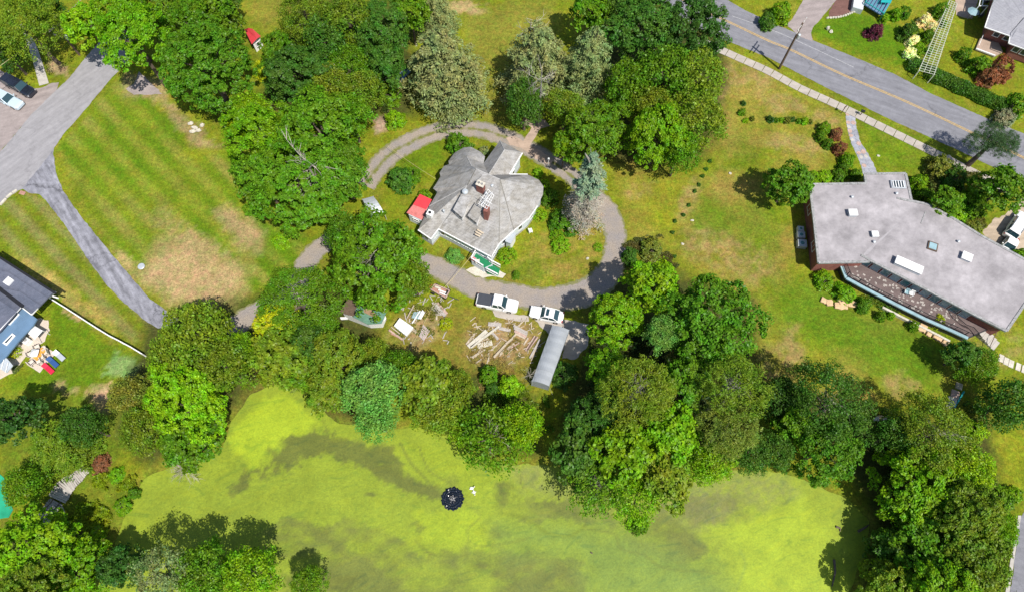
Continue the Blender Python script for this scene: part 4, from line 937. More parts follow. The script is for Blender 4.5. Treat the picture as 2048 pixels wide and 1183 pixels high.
SH = [
 (1755, 54, 17, 2.6, 'purple', 'round dark purple bush on the lawn inside the road bend'), (1793, 22, 14, 2.0, 'fresh', 'bright shrub right of the teal frame'), (1772, 30, 11, 1.8, 'lime', 'small bright shrub left of the teal frame corner'), (1815, 18, 13, 2, 'emer', 'green shrub between teal frame and white blossom'),
 (1824, 52, 19, 3, 'dark', 'dark domed shrub left of the blossoming bushes'), (1858, 30, 14, 2.6, 'white', 'cream blossoming bush at the upper end of the arbor'), (1872, 42, 12, 2.4, 'white', 'smaller cream blossoming bush against the arbor'), (1836, 72, 13, 2.6, 'white', 'cream blossoming bush left of the arbor middle'), (1828, 96, 13, 2.4, 'white', 'lowest but one cream blossoming bush beside the arbor'), (1840, 112, 11, 2.2, 'white', 'lowest cream blossoming bush above the hedge corner'),
 (1846, 88, 12, 2.2, 'fresh', 'green shrub among the cream blossoms'), (1862, 62, 14, 2.4, 'mid', 'green shrub between the upper and lower blossoms'), (1890, 12, 16, 2.6, 'mid', 'green climber mound at the top of the arbor'),
 (1940, 95, 16, 3.2, 'mid', 'small green tree-like shrub by the brick house porch'), (1972, 112, 22, 4.0, 'mid', 'green shrub left of the copper-leaved tree'), (2015, 128, 26, 3.6, 'redbr', 'copper-leaved bush beside the brick house at right'), (1988, 142, 20, 3.4, 'redbr', 'smaller copper-leaved bush left of the brick house wall'),
 (2034, 205, 28, 3, 'mid', 'green bush at the right edge beyond the hedge end'), (2010, 232, 24, 2.0, 'grey', 'greyish bush at the lower end of the hedge'), (1570, 8, 22, 4, 'fresh', 'leafy shrub at the top left corner of the side driveway'), (1545, 22, 18, 4, 'dark', 'dark shrub at the top edge left of the side driveway'),
 (1650, 252, 14, 1.6, 'fresh', 'bright green shrub left of the purple ones in the garden bed'), (1642, 270, 12, 1.4, 'mid', 'green shrub at the left end of the garden bed'), (1658, 285, 11, 1.4, 'emer', 'green shrub below the bright one in the garden bed'), (1677, 263, 13, 1.8, 'redbr', 'upper reddish shrub beside the flagstone path'), (1683, 293, 14, 1.8, 'redbr', 'middle reddish shrub beside the flagstone path'), (1697, 318, 16, 1.8, 'fresh', 'green shrub beside the lower flagstone path'), (1688, 332, 12, 1.4, 'emer', 'low green shrub above the flat roof corner'),
 (1650, 350, 16, 1.3, 'lime', 'low yellowish planting along the wall left of the entrance'), (1680, 348, 16, 1.5, 'emer', 'middle low planting along the wall left of the entrance'), (1712, 346, 14, 1.5, 'mid', 'planting in the corner beside the entrance wall'), (1630, 352, 13, 1.2, 'lime', 'leftmost yellowish planting by the building corner'),
 (1838, 360, 20, 2.2, 'fresh', 'bright shrub against the right wall of the entrance wing'), (1850, 388, 20, 2.2, 'mid', 'green shrub with white dots behind the flat roof'), (1910, 430, 26, 2.4, 'lime', 'yellowish shrub behind the middle of the flat roof'), (1945, 455, 22, 2.2, 'brown', 'brownish shrub between flat roof and sandy parking'), (1880, 330, 30, 2.5, 'brown', 'brownish scrub between the sidewalk and the rounded tree'), (1915, 355, 30, 3, 'dark', 'dark scrub below the leaning pine'), (1950, 400, 34, 3.5, 'mid', 'green scrub above the sandy parking'), (2048, 505, 22, 3, 'fresh', 'bright shrub right of the small white car'),
 (920, 285, 28, 2.6, 'emer', 'big green bush touching the top left wing of the white house'), (968, 294, 11, 1.8, 'pale', 'pale green shrub between the two north wings'), (800, 352, 30, 2.8, 'dark', 'dark shrub on the lawn north of the red lean-to'), (822, 345, 20, 2.0, 'mid', 'lighter shrub joined to the dark one north of the red lean-to'), (848, 383, 12, 1.6, 'fresh', 'small bush between the red lean-to and the house'),
 (1100, 392, 20, 2.2, 'emer', 'dark green shrub against the rounded east end of the house'), (1075, 345, 12, 1, 'lime', 'loose light shrub north-east of the house'), (1090, 368, 12, 1.2, 'lime', 'small yellowish shrub left of the spruce shade'), (1128, 445, 34, 2, 'emer', 'shaded green shrubs under the spruce'), (1018, 500, 1, 1, 'mid', ''),
 (908, 510, 18, 1.2, 'blueg', 'spiky blue-green clump in the angle of the house'), (1032, 548, 9, .9, 'mid', 'small shrub at the foot of the porch steps'), (1262, 505, 18, 2.4, 'dark', 'dark shrub at the right side of the driveway bend'), (1305, 500, 26, 1.6, 'brown', 'thin brownish scrub right of the driveway bend'), (1285, 545, 18, 2, 'brown', 'brown bush at the left foot of the lime tree'),
 (975, 745, 22, 2.2, 'mid', 'shrub in the grass below the timber pile'), (1020, 770, 26, 2.4, 'lime', 'light shrub left of the grey shelter end'), (985, 775, 16, 2, 'dark', 'dark bush in the grass above the thin tree'), (1128, 750, 30, 1.6, 'dark', 'shaded growth along the right side of the grey shelter'),
 (1727, 612, 13, 1.4, 'emer', 'green bush at the end of the tan stone border'), (1765, 630, 12, 1.3, 'mid', 'bush below the middle of the terrace'), (1785, 627, 9, 1.2, 'lime', 'small light bush below the middle of the terrace'), (1830, 650, 12, 1.3, 'mid', 'bush above the right tan slabs'), (1650, 560, 22, 1.4, 'fresh', 'loose green planting below the brick corner'), (1690, 585, 24, 1.4, 'fresh', 'loose green planting below the terrace corner'), (1730, 605, 16, 1.4, 'mid', 'green planting left of the lower terrace wall'), (1893, 632, 15, 3, 'yel', 'yellow-green potted plant on the terrace end'),
 (1950, 860, 26, 2, 'lime', 'light scrub right of the broad olive tree'), (2000, 1000, 34, 2.6, 'mid', 'low scrub at the right edge above the lower right road'), (2030, 985, 20, 1.6, 'lime', 'bright green scrub at the right edge'), (1970, 960, 30, 2.4, 'brown', 'brownish scrub near the right edge lawn'),
 (470, 240, 22, 2.5, 'yel', 'yellow-green shrub between the lawn and the snag tree'), (455, 225, 20, 1.6, 'brown', 'dry brown scrub at the top of the striped lawn'), (520, 130, 20, 3, 'yel', 'yellow-green shrub below the red-roofed hut'), (780, 190, 26, 2, 'mid', 'low shrub under the rubbish heap'), (790, 235, 22, 2, 'lime', 'light shrub above the gravel drive bend'),
 (200, 928, 20, 1.0, 'redbr', 'reddish dry bush at the upper end of the boardwalk'), (243, 1012, 20, .8, 'fresh', 'grassy green mound on the left bank of the pond'), (232, 948, 16, .9, 'fresh', 'green weeds beside the reddish bush'), (265, 985, 12, 1, 'mid', 'small bush at the left tip of the pond'), (195, 1060, 18, .7, 'lime', 'light weeds at the foot of the boardwalk'),
 (1290, 1045, 20, 5, 'mid', 'leafy bough tip hanging lowest over the pond'), (560, 480, 18, 1.6, 'lime', 'light scrub at the corner of the largest maple'), (500, 415, 16, 1.6, 'mid', 'shrub at the left foot of the largest maple'),
]
for px, py, rp, h, ck, lab in SH:
    if not lab: continue
    tree(px, py, rp, h, 'shrub', ck, lab, 'shrub', squash=min(1.25, max(.4, h*.8/(rp*mpp(px, py)))))
for px, py, rp, lab in ((1122, 488, 14, 'larger clipped round bush on the island lawn'), (1113, 470, 10, 'small clipped round bush touching the larger one'), (1196, 493, 7, 'tiny round bush in the bare ring near the driveway'), (1079, 427, 11, 'clipped round bush by the east wall of the house'), (1014, 508, 14, 'clipped round bush right of the green porch'), (892, 645, 10, 'lime green clipped ball beside the plank pile'), (25, 702, 10, 'round potted bush on the beige patio')):
    tree(px, py, rp, rp*.1, 'ball', 'yel' if rp < 11 and px < 1000 else 'lime', lab, 'bush', squash=.9)
sap = [(1421, 320), (1413, 336), (1406, 350), (1399, 367), (1391, 380), (1379, 408), (1368, 427), (1351, 440), (1346, 462), (1350, 510)]
ORD = 'first second third fourth fifth sixth seventh eighth ninth tenth eleventh twelfth thirteenth'.split()
for i, (px, py) in enumerate(sap): tree(px, py, 3.8, .6, 'plant', 'dark', ORD[i]+' low dark sapling from the top in the row across the right lawn', 'sapling', name='sapling', group='row of dark saplings across the right lawn')
gp = [(1541, 238), (1553, 239), (1564, 238), (1574, 240), (1586, 238), (1598, 241), (1610, 243), (1622, 242), (1488, 205), (1484, 225), (1492, 240), (1505, 236)]
for i, (px, py) in enumerate(gp): tree(px, py, 5.2+2*(i%3==0), .6, 'plant', ('deep', 'mid', 'lime', 'brown')[i % 4], (ORD[i]+' low plant from the left in the row along the top of the right lawn' if i < 8 else ORD[i-8]+' low plant from the top in the short column below the sidewalk'), 'plant', name='garden_plant', group='row of low plants at the top of the right lawn')

# hedge
hp = [(1818, 132), (1835, 142), (1870, 158), (1910, 176), (1950, 194), (1985, 210), (2008, 219)]
at, L = along(hp); rng = np.random.default_rng(77); n = 15000
s_ = rng.uniform(0, L, n); XY = np.array([at(q) for q in s_]); th = rng.uniform(-.2, math.pi+.2, n); hw = 1.0+.12*np.sin(s_*1.7); hh = 1.5+.1*np.sin(s_*2.3)
ox = np.cos(th)*hw; zz = np.maximum(.1, np.sin(th))*hh+.15
P = np.stack([XY[:, 0]-np.sin(XY[:, 2])*ox, XY[:, 1]+np.cos(XY[:, 2])*ox, zz], 1)+rng.normal(size=(n, 3))*.09
NN = unit(np.stack([-np.sin(XY[:, 2])*np.cos(th), np.cos(XY[:, 2])*np.cos(th), np.sin(th)], 1)+rng.normal(size=(n, 3))*.55)
me = leaf_mesh('hedge', P, NN, .13, .6, rng); o = bpy.data.objects.new('hedge', me); link(o); o.color = (.06, .15, .012, 1); tag(o, 'clipped green hedge running along the far side of the right road', 'hedge')
# rough growth on banks and in the yards, uncountable
def undergrowth(name, poly, n, colr, h, leaf, label, seed, asp=.3):
    rng = np.random.default_rng(seed); W_ = np.array([G(*p) for p in poly]); lo, hi = W_.min(0), W_.max(0)
    p = rng.uniform(lo, hi, (n*3, 2)); d = sdist(p[:, 0], p[:, 1], [tuple(q) for q in W_]); m_ = fbm(p[:, 0]*.6, p[:, 1]*.6, seed, 3)
    p = p[(d > 0) & (m_ > .42+.3*np.clip(1-d/2.5, 0, 1))][:n]; z = rng.uniform(.05, 1, len(p))*h
    P = np.column_stack([p, z]); me = leaf_mesh(name, P, unit(rng.normal(size=(len(p), 3))*.8+np.array([0, 0, .8])), leaf, asp, rng)
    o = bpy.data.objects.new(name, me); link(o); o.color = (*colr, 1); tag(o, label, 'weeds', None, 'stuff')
undergrowth('weeds', [(180, 940), (240, 930), (290, 950), (260, 1010), (225, 1085), (150, 1060), (110, 1050), (125, 1010)], 16000, (.20, .27, .010), .6, .22, 'tall yellow-green weeds on the left bank beside the boardwalk', 1)
undergrowth('weeds', [(930, 610), (1080, 640), (1060, 770), (960, 780), (900, 740), (930, 700)], 5000, (.25, .20, .06), .25, .12, 'rough yellowish grass round the timber piles', 2)
undergrowth('weeds', [(1000, 770), (1090, 770), (1110, 860), (1060, 900), (960, 850), (920, 780)], 12000, (.12, .19, .014), .6, .16, 'green weeds between the grey shelter and the pond', 3)
undergrowth('weeds', [(770, 600), (880, 590), (900, 640), (860, 700), (770, 690)], 3000, (.14, .16, .02), .35, .13, 'rough weeds round the junk panels', 4)
undergrowth('weeds', [(1840, 330), (1960, 345), (2000, 420), (1990, 470), (1900, 440), (1840, 400)], 12000, (.13, .14, .03), .8, .17, 'scrubby growth behind the flat-roofed building', 5)
undergrowth('weeds', [(1240, 470), (1330, 470), (1360, 530), (1330, 560), (1250, 540)], 6000, (.10, .11, .03), .4, .13, 'brownish scrub right of the driveway bend', 6)
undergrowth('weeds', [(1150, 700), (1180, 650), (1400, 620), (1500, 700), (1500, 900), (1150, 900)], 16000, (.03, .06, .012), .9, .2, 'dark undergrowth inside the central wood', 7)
undergrowth('weeds', [(1640, 545), (1700, 570), (1900, 650), (1890, 665), (1740, 615), (1650, 590)], 8000, (.085, .17, .012), .5, .13, 'garden growth along the foot of the terrace', 8)
undergrowth('weeds', [(300, 930), (340, 935), (260, 1000), (250, 920), (280, 880)], 6000, (.2, .25, .015), .4, .14, 'yellowish water weeds at the left tip of the pond', 9)
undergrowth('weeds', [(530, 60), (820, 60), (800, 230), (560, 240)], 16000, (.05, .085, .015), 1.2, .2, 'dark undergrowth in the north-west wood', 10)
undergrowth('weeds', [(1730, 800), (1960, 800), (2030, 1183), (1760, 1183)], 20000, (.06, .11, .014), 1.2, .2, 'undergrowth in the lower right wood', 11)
undergrowth('weeds', [(20, 690), (60, 700), (55, 735), (30, 760), (15, 740), (40, 715)], 2500, (.15, .17, .04), .25, .1, 'patchy weeds between the patio and the garden table', 12)

# ================================================================ BUILDINGS
def offset(poly, d):                         # shrink a polygon by d (counter-clockwise or clockwise alike)
    A = sum(poly[i][0]*poly[(i+1) % len(poly)][1]-poly[(i+1) % len(poly)][0]*poly[i][1] for i in range(len(poly)))
    sg = 1 if A > 0 else -1; out = []; n = len(poly)
    for i in range(n):
        p0, p1, p2 = Vector(poly[i-1][:2]), Vector(poly[i][:2]), Vector(poly[(i+1) % n][:2])
        a = (p1-p0).normalized(); b = (p2-p1).normalized(); na = Vector((-a.y, a.x))*sg; nb = Vector((-b.y, b.x))*sg
        m_ = (na+nb); m_ = m_/max(.4, m_.length_squared/2) if m_.length > 1e-6 else na
        q = p1+m_*d; out.append((q.x, q.y))
    return out
def window(T, a, b, t, w, h, z, out=.06, frame='white_paint', pane='dark_glass', side=1, mull=1):
    """window on the wall line a->b at fraction t; side picks which face is outside"""
    a = Vector(a[:2]); b = Vector(b[:2]); d = (b-a).normalized(); n = Vector((d.y, -d.x))*side; c = a+(b-a)*t; ang = math.atan2(d.y, d.x)
    cc = c+n*(out/2)
    f = MB()
    for s_ in (-1, 1): 
        q = cc+d*s_*(w/2); f.box((q.x, q.y, z), (.09, out+.04, h), ang)
    for zz in (z-.045, z+h-.045): f.box((cc.x, cc.y, zz), (w+.16, out+.06, .09), ang)
    for k in range(mull): 
        q = cc+d*(-w/2+w*(k+1)/(mull+1)); f.box((q.x, q.y, z+.05), (.06, out, h-.1), ang)
    o = part('window', f, frame, T)
    q = c+n*.02; part('pane', MB().box((q.x, q.y, z+.04), (w-.08, .03, h-.08), ang), pane, o, root=T)
def gutter_run(mb, pts, w=.12):
    for a, b in zip(pts[:-1], pts[1:]): mb.beam(a, b, w, w)

solid('ridge_dark', (.22, .21, .19), .9, 0, .35, 2, .3, 9); solid('ridge_pale', (.44, .43, .42), .9, 0, .25, 2, .2, 9)
# ---------------------------------------------------------------- white house
V_ = dict(a=(836, 460, 2.8), b=(862, 478, 2.6), c=(877, 458, 2.8), d=(983, 514, 2.8), e=(998, 488, 2.8), f=(1028, 461, 2.8), g=(1058, 437, 2.8), h=(1075, 412, 2.8), i=(1086, 389, 2.8), j=(1087, 373, 2.8),
 k=(1078, 360, 2.8), l=(1055, 349, 2.9), m=(1019, 349, 3.6), n=(1045, 306, 3.6), o=(1000, 281, 3.6), p=(967, 327, 3.4), q=(970, 313, 2.9), r=(961, 304, 2.9), s=(942, 294, 2.9), t=(928, 295, 2.9), u=(909, 306, 2.9), v=(897, 322, 2.9),
 w=(898, 329, 2.9), x=(888, 332, 2.9), y=(879, 346, 2.8), z=(881, 353, 2.8), A=(874, 365, 2.8), B=(866, 377, 2.8), C=(875, 384, 2.8), D=(859, 412, 2.8),
 R1=(1009, 300, 5.6), R2=(977, 350, 5.9), T1=(952, 338, 7.9), T2=(965, 350, 7.9), T3=(1000, 359, 7.9), J=(944, 333, 6.6), B0=(934, 314, 5.3), S1=(935, 371, 6.2))
WP = {k: P3(*v) for k, v in V_.items()}
hx, hy = G(960, 400, 3); H = thing('white_house', 'large white house with many-hipped weathered grey roof inside the gravel loop', 'house', (hx, hy, 0))
def faces(mb, spec):
    for fc in spec.split():
        ids = fc.split('-'); mb.poly([WP[q] for q in ids])
def slope(spec, mat='shingle_old'):
    mb = MB(); faces(mb, spec); me = mb.mesh('roof', H.location); me.materials.append(M(mat))
    bm = bmesh.new(); bm.from_mesh(me); 
    for f_ in bm.faces:
        f_.normal_update()
        if f_.normal.z < 0: f_.normal_flip()
    bmesh.ops.remove_doubles(bm, verts=bm.verts, dist=.001); bm.to_mesh(me); bm.free()
    o = bpy.data.objects.new('roof', me); link(o); o.parent = H; sf = o.modifiers.new('thick', 'SOLIDIFY'); sf.thickness = .12; sf.offset = -1; return o
slope('o-R1-R2 o-R2-p R1-n-m R1-m-R2 o-n-R1')
slope('B0-s-t B0-t-u B0-u-v B0-v-w B0-w-J B0-r-s B0-q-r B0-p-q B0-J-p J-R2-p J-T1-R2')
main_roof = slope('J-w-x J-x-T1 T1-x-y T1-y-z T1-z-A T1-A-S1 S1-A-B S1-B-C S1-C-D S1-D-a S1-a-c a-b-c T1-S1-T2 S1-c-T2 T2-c-T3 c-d-T3 T3-d-e T3-e-f T3-f-g T3-g-h T3-h-i T3-i-j T3-j-k T3-k-l T3-l-m T3-m-R2 T3-R2-T1 T3-T1-T2')
for pr_ in 'T3-e T3-f S1-c T1-T3 T1-S1 B0-J R1-R2 J-T1 S1-D R1-n R1-o'.split():
    a_, b_ = [Vector(WP[q]) for q in pr_.split('-')]; part('ridge_cap', MB().beam(a_, b_, .13, .06), 'ridge_dark' if pr_[0] == 'T' and pr_ != 'T1-T3' else 'ridge_pale', H)
outline = [WP[q] for q in 'a b c d e f g h i j k l m n o p q r s t u v w x y z A B C D'.split()]
inner = offset(outline, .28); n = len(outline)
mb = MB()
for i_ in range(n):
    j_ = (i_+1) % n; z0, z1 = outline[i_][2]-.1, outline[j_][2]-.1
    mb.poly([(*inner[i_], 0), (*inner[j_], 0), (*inner[j_], z1), (*inner[i_], z0)])
part('wall', mb, 'siding', H)
mb = MB(); pts = [WP[q] for q in 'abcdefgh']; gutter_run(mb, [(x, y, z-.02) for x, y, z in pts], .14); part('gutter', mb, 'white_paint', H)
mb = MB(); pts = [WP[q] for q in 'nml']; gutter_run(mb, [(x, y, z-.02) for x, y, z in pts], .16); part('gutter', mb, 'white_paint', H)
# foundation strip
mb = MB(); o2 = offset(outline, .2); 
for i_ in range(n): mb.poly([(*o2[i_], -.05), (*o2[(i_+1) % n], -.05), (*o2[(i_+1) % n], .3), (*o2[i_], .3)])
part('foundation', mb, 'stone_pale', H)
ii = {k: inner[i_] for i_, k in enumerate('a b c d e f g h i j k l m n o p q r s t u v w x y z A B C D'.split())}
def sidecheck(a, b):                         # which side is outside
    d = Vector(b)-Vector(a); nn_ = Vector((d.y, -d.x)); mid = (Vector(a)+Vector(b))/2; c = Vector((hx, hy)); return 1 if (mid-c).dot(nn_) > 0 else -1
for t_ in (.07,): window(H, ii['c'], ii['d'], t_, .8, 1.1, .95, side=sidecheck(ii['c'], ii['d']), mull=0)
for k in range(7): window(H, ii['c'], ii['d'], .17+k*.075, .62, .95, 1.1, side=sidecheck(ii['c'], ii['d']), mull=0, pane='sky_glass')
for t_ in (.76, .85): window(H, ii['c'], ii['d'], t_, .7, 1.2, 1.1, side=sidecheck(ii['c'], ii['d']), mull=0, pane='sky_glass')
for a_, b_, t_ in (('a', 'b', .5), ('b', 'c', .55), ('d', 'e', .35), ('d', 'e', .75), ('e', 'f', .4), ('f', 'g', .5), ('g', 'h', .5), ('n', 'm', .5)):
    window(H, ii[a_], ii[b_], t_, .7, 1.1, 1.0, side=sidecheck(ii[a_], ii[b_]), mull=0)
# dormers
def dormer(TL, TR_, BR_, BL, zt, zb, mat):
    """roof plane TL,TR at the back (meeting the roof), BR,BL at the front"""
    q = [P3(*TL, zt+.05), P3(*TR_, zt+.05), P3(*BR_, zb), P3(*BL, zb)]
    d_ = part('dormer', MB().prism([p[:2] for p in q], [zb-1.4]*4, [p[2]-.12 for p in q]), 'white_paint', H)
    n_ = MB(); big_ = offset([p[:2] for p in q], -.16); n_.prism(big_, [p[2]-.11 for p in q], [p[2] for p in q]); part('roof', n_, mat, d_, root=H)
    a, b = Vector(q[3][:2]), Vector(q[2][:2]); dd = (b-a); ang = math.atan2(dd.y, dd.x); c0 = Vector(((q[0][0]+q[1][0])/2, (q[0][1]+q[1][1])/2)); nr = ((a+b)/2-c0).normalized()
    for f_ in (.28, .72):
        c = a+dd*f_+nr*.03; part('pane', MB().box((c.x, c.y, zb-.95), (dd.length*.33, .06, .7), ang), 'dark_glass', d_, root=H)
dormer((924, 390), (941, 392), (924, 432), (909, 419), 6.2, 5.75, 'shingle_old')
dormer((952, 407), (964, 414), (953, 443), (938, 431), 6.2, 5.7, 'shingle_old')
# chimneys
def chimney(px, py, z0, z1, w, l, rot, cap=True, mat='brick_red'):
    x, y = G(px, py, z1); c = part('chimney', MB().box((x, y, z0), (w, l, z1-z0), rot), mat, H)
    if cap:
        part('cap', MB().box((x, y, z1), (w+.14, l+.14, .1), rot), 'stone_pale', c, root=H)
        for s_ in (-.22, .22): part('flue', MB().lathe((x+s_*w*math.cos(rot), y+s_*w*math.sin(rot), z1+.1), [(.14, 0), (.14, .2), (.1, .2), (.1, .05)], 10), 'coping', c, root=H)
    return c
chimney(961, 368, 5.5, 8.3, 1.05, .7, -.45); chimney(973, 418, 4.2, 7.3, .62, .9, -.35, cap=False)
x, y = G(860, 426, 4.4); c = part('chimney', MB().box((x, y, 2.6), (.85, .85, 1.9), -.45), 'white_paint', H, 'square white chimney with a dark flue'); part('flue', MB().lathe((x, y, 4.5), [(.2, 0), (.2, .16), (.05, .16)], 10), 'black', c, root=H)
for px, py, z, r in ((930, 382, 6.6, .42), (984, 370, 7.4, .22), (887, 420, 4.9, .16), (972, 385, 7.3, .2)):
    x, y = G(px, py, z); part('roof_vent', MB().lathe((x, y, z-.7), [(r*.7, 0), (r*.7, .5), (r*1.1, .52), (r*.95, .68), (r*.3, .76)], 14), 'pale_metal', H)
# white ladder-like lattice over the roof
def q3(px, py, z): return Vector(P3(px, py, z))
A0, A1, B0_, B1 = q3(957, 408, 7.5), q3(976, 379, 7.7), q3(974, 418, 7.5), q3(988, 391, 7.7)
lat = thing('roof_antenna', 'white lattice antenna frame beside the brick chimneys on the house roof', 'antenna', (A0.x, A0.y, 6.5))
for a, b in ((A0, B0_), (A1, B1)): part('rail', MB().beam(a, b, .07), 'white_paint', lat)
for k in range(5): 
    f_ = k/4; part('rail', MB().beam(A0.lerp(B0_, f_), A1.lerp(B1, f_), .05), 'white_paint', lat)
for k in range(1, 5): f_ = k/5; part('rung', MB().beam(A0.lerp(A1, f_), B0_.lerp(B1, f_), .045), 'white_paint', lat)
part('mast', MB().tube([q3(970, 398, 5.2), q3(971, 397, 8.4)], .04), 'pale_metal', lat)
part('boom', MB().beam(q3(962, 410, 8.2), q3(985, 384, 8.2), .05), 'white_paint', lat); part('boom', MB().beam(q3(960, 392, 8.2), q3(984, 408, 8.2), .05), 'white_paint', lat)
# repair boards on the roof
for k, (a, b) in enumerate((((951, 463), (963, 470)), ((954, 459), (967, 467)), ((950, 468), (960, 473)))):
    single('board', MB().beam(P3(*a, 4.35), P3(*b, 4.2), .22, .08), 'wood_pale', ('middle', 'upper', 'lower')[k]+' pale board lying on the lower slope of the house roof', 'board', P3(*a, 4.2), 'boards lying on the house roof')
# bay window with blue-grey roof on the east side
x, y = G(1021, 470, 2.6); by = part('bay', MB().prism([P3(1012, 480, 2.4)[:2], P3(1019, 461, 2.4)[:2], P3(1031, 467, 2.4)[:2], P3(1021, 486, 2.4)[:2]], 0, 2.4), 'white_paint', H)
part('roof', MB().prism([P3(1010, 482, 2.6)[:2], P3(1018, 458, 2.6)[:2], P3(1033, 466, 2.6)[:2], P3(1022, 487, 2.6)[:2]], 2.4, 2.52), 'pale_metal', by, root=H)
# green porch with stairs
pc = [G(952, 506, 1.2), G(975, 520, 1.2), G(985, 529, 1.2), G(967, 537, 1.2), G(943, 522, 1.2)]
po = part('porch', MB().prism(pc, 0, 1.2), 'siding', H); part('deck', MB().prism(offset(pc, .05), 1.2, 1.26), 'deck_green', po, root=H)
def rail(pts, z0, z1, posts=True):
    mb = MB(); P_ = [Vector((*p[:2], p[2] if len(p) > 2 else z0)) for p in pts]
    for a, b in zip(P_[:-1], P_[1:]):
        mb.beam(a+Vector((0, 0, z1)), b+Vector((0, 0, z1)), .14, .1); mb.beam(a+Vector((0, 0, .15)), b+Vector((0, 0, .15)), .07)
        L = (b-a).length; k = max(2, int(L/.22))
        for j in range(k+1): q = a.lerp(b, j/k); mb.beam(q, q+Vector((0, 0, z1)), .045)
    return mb
part('railing', rail([pc[0], pc[4], pc[3]], 1.26, .95), 'white_paint', po, root=H)
s0 = (Vector(pc[2])+Vector(pc[3]))/2; s1 = Vector(G(998, 545, 0)); dr = (s1-s0); ang = math.atan2(dr.y, dr.x); nn_ = Vector((-dr.y, dr.x)).normalized()
for k in range(7):
    c = s0+dr*((k+.5)/7); part('step', MB().box((c.x, c.y, 0), (dr.length/7+.01, 1.25, 1.2-(k+1)*.165), ang), 'deck_green', po, root=H)
for s_ in (-1, 1):
    a = s0+nn_*.72*s_; b = s1+nn_*.72*s_; part('railing', rail([(a.x, a.y, 1.2), (b.x, b.y, .1)], 0, .95), 'white_paint', po, root=H)
a = Vector(pc[2]); b = Vector(pc[1]); part('railing', rail([(a.x, a.y, 1.26), (b.x, b.y, 1.26)], 0, .95), 'white_paint', po, root=H)
def chair(x, y, z, rot, mat, label, frame='white_paint', cat='chair', s=1., grp=None):
    T = thing('garden_chair', label, cat, (x, y, z), grp); co, si = math.cos(rot), math.sin(rot)
    def L(u, v): return (x+(u*co-v*si)*s, y+(u*si+v*co)*s)
    part('seat', MB().box((*L(0, 0), z+.4*s), (.55*s, .55*s, .08), rot), mat, T); part('backrest', MB().box((*L(-.27, 0), z+.42*s), (.08, .55*s, .5*s), rot), mat, T)
    for u in (-.23, .23):
        for v in (-.23, .23): part('leg', MB().box((*L(u, v), z), (.05, .05, .4*s), rot), frame, T)
    for v in (-.28, .28): part('armrest', MB().box((*L(0, v), z+.6*s), (.5*s, .05, .04), rot), frame, T)
    return T
chair(*G(947.5, 518, 1.7), 1.26, 1.0, 'pink', 'pink chair at the left end of the green porch'); chair(*G(955, 523, 1.6), 1.26, 1.6, 'cushion', 'pale chair in the middle of the green porch rail')
sheet('path', [(932, 540), (945, 548), (965, 556), (985, 552), (1005, 556), (1012, 548), (998, 540), (975, 545), (950, 533)], .025, 'stone_pale', .15, 'pale stone surround at the foot of the green porch')
chair(*G(1061, 461, .5), 0, .3, 'white_paint', 'white chair on the grass east of the house')
# red lean-to
rx, ry = G(840, 415, 2.3); R_ = thing('shed', 'small shed with red metal roof against the west side of the house', 'shed', (rx, ry, 0))
c4 = [G(*p, 2.5) for p in ((840, 389), (864, 400), (845, 441), (813, 426))]; ci = offset(c4, .15)
part('wall', MB().prism(ci, 0, [2.6, 2.5, 1.95, 1.95]), 'siding', R_)
mid1 = G(826, 409, 2.7); mid2 = G(853, 419, 2.7)
part('roof', MB().prism([c4[0], c4[1], mid2, mid1], [2.58, 2.58, 2.62, 2.62], [2.64, 2.64, 2.7, 2.7]), 'red_metal', R_, 'bright red upper roof sheet')
a_, b_, c_, d_ = mid1, mid2, G(845, 441, 2.0), G(813, 426, 2.0)
part('roof', MB().prism([a_, b_, c_, d_], [2.56, 2.56, 1.98, 1.98], [2.64, 2.64, 2.05, 2.05]), 'red_faded', R_, 'faded red lower roof sheet')
for k in range(11):
    f_ = (k+.5)/11; p = Vector((*a_, 2.66)).lerp(Vector((*b_, 2.66)), f_); q = Vector((*d_, 2.08)).lerp(Vector((*c_, 2.08)), f_); part('rib', MB().beam(p, q, .05, .04), 'red_faded', R_)
window(R_, ci[3], ci[2], .5, .9, .6, 1.0, side=1, mull=0)
# pale canopy under the tree
cx_, cy_ = G(745, 412, 2.2); K_ = thing('canopy', 'pale grey arched metal canopy half hidden under the tree by the lawn', 'canopy', (cx_, cy_, 0))
q = [P3(*p, 2.2) for p in ((724, 397), (746, 391), (768, 424), (742, 434))]
for k in range(6):
    f0, f1_ = k/6, (k+1)/6; za, zb = 2.0+.5*math.sin(f0*math.pi), 2.0+.5*math.sin(f1_*math.pi)
    A_ = Vector(q[0]).lerp(Vector(q[3]), f0); B_ = Vector(q[1]).lerp(Vector(q[2]), f0); C_ = Vector(q[1]).lerp(Vector(q[2]), f1_-.012); D_ = Vector(q[0]).lerp(Vector(q[3]), f1_-.012)
    part('roof_panel', MB().prism([A_[:2], B_[:2], C_[:2], D_[:2]], [za-.05, za-.05, zb-.05, zb-.05], [za, za, zb, zb]), 'pale_metal', K_)
for p in q: part('post', MB().tube([(p[0], p[1], 0), (p[0], p[1], 2.0)], .05), 'pale_metal', K_)

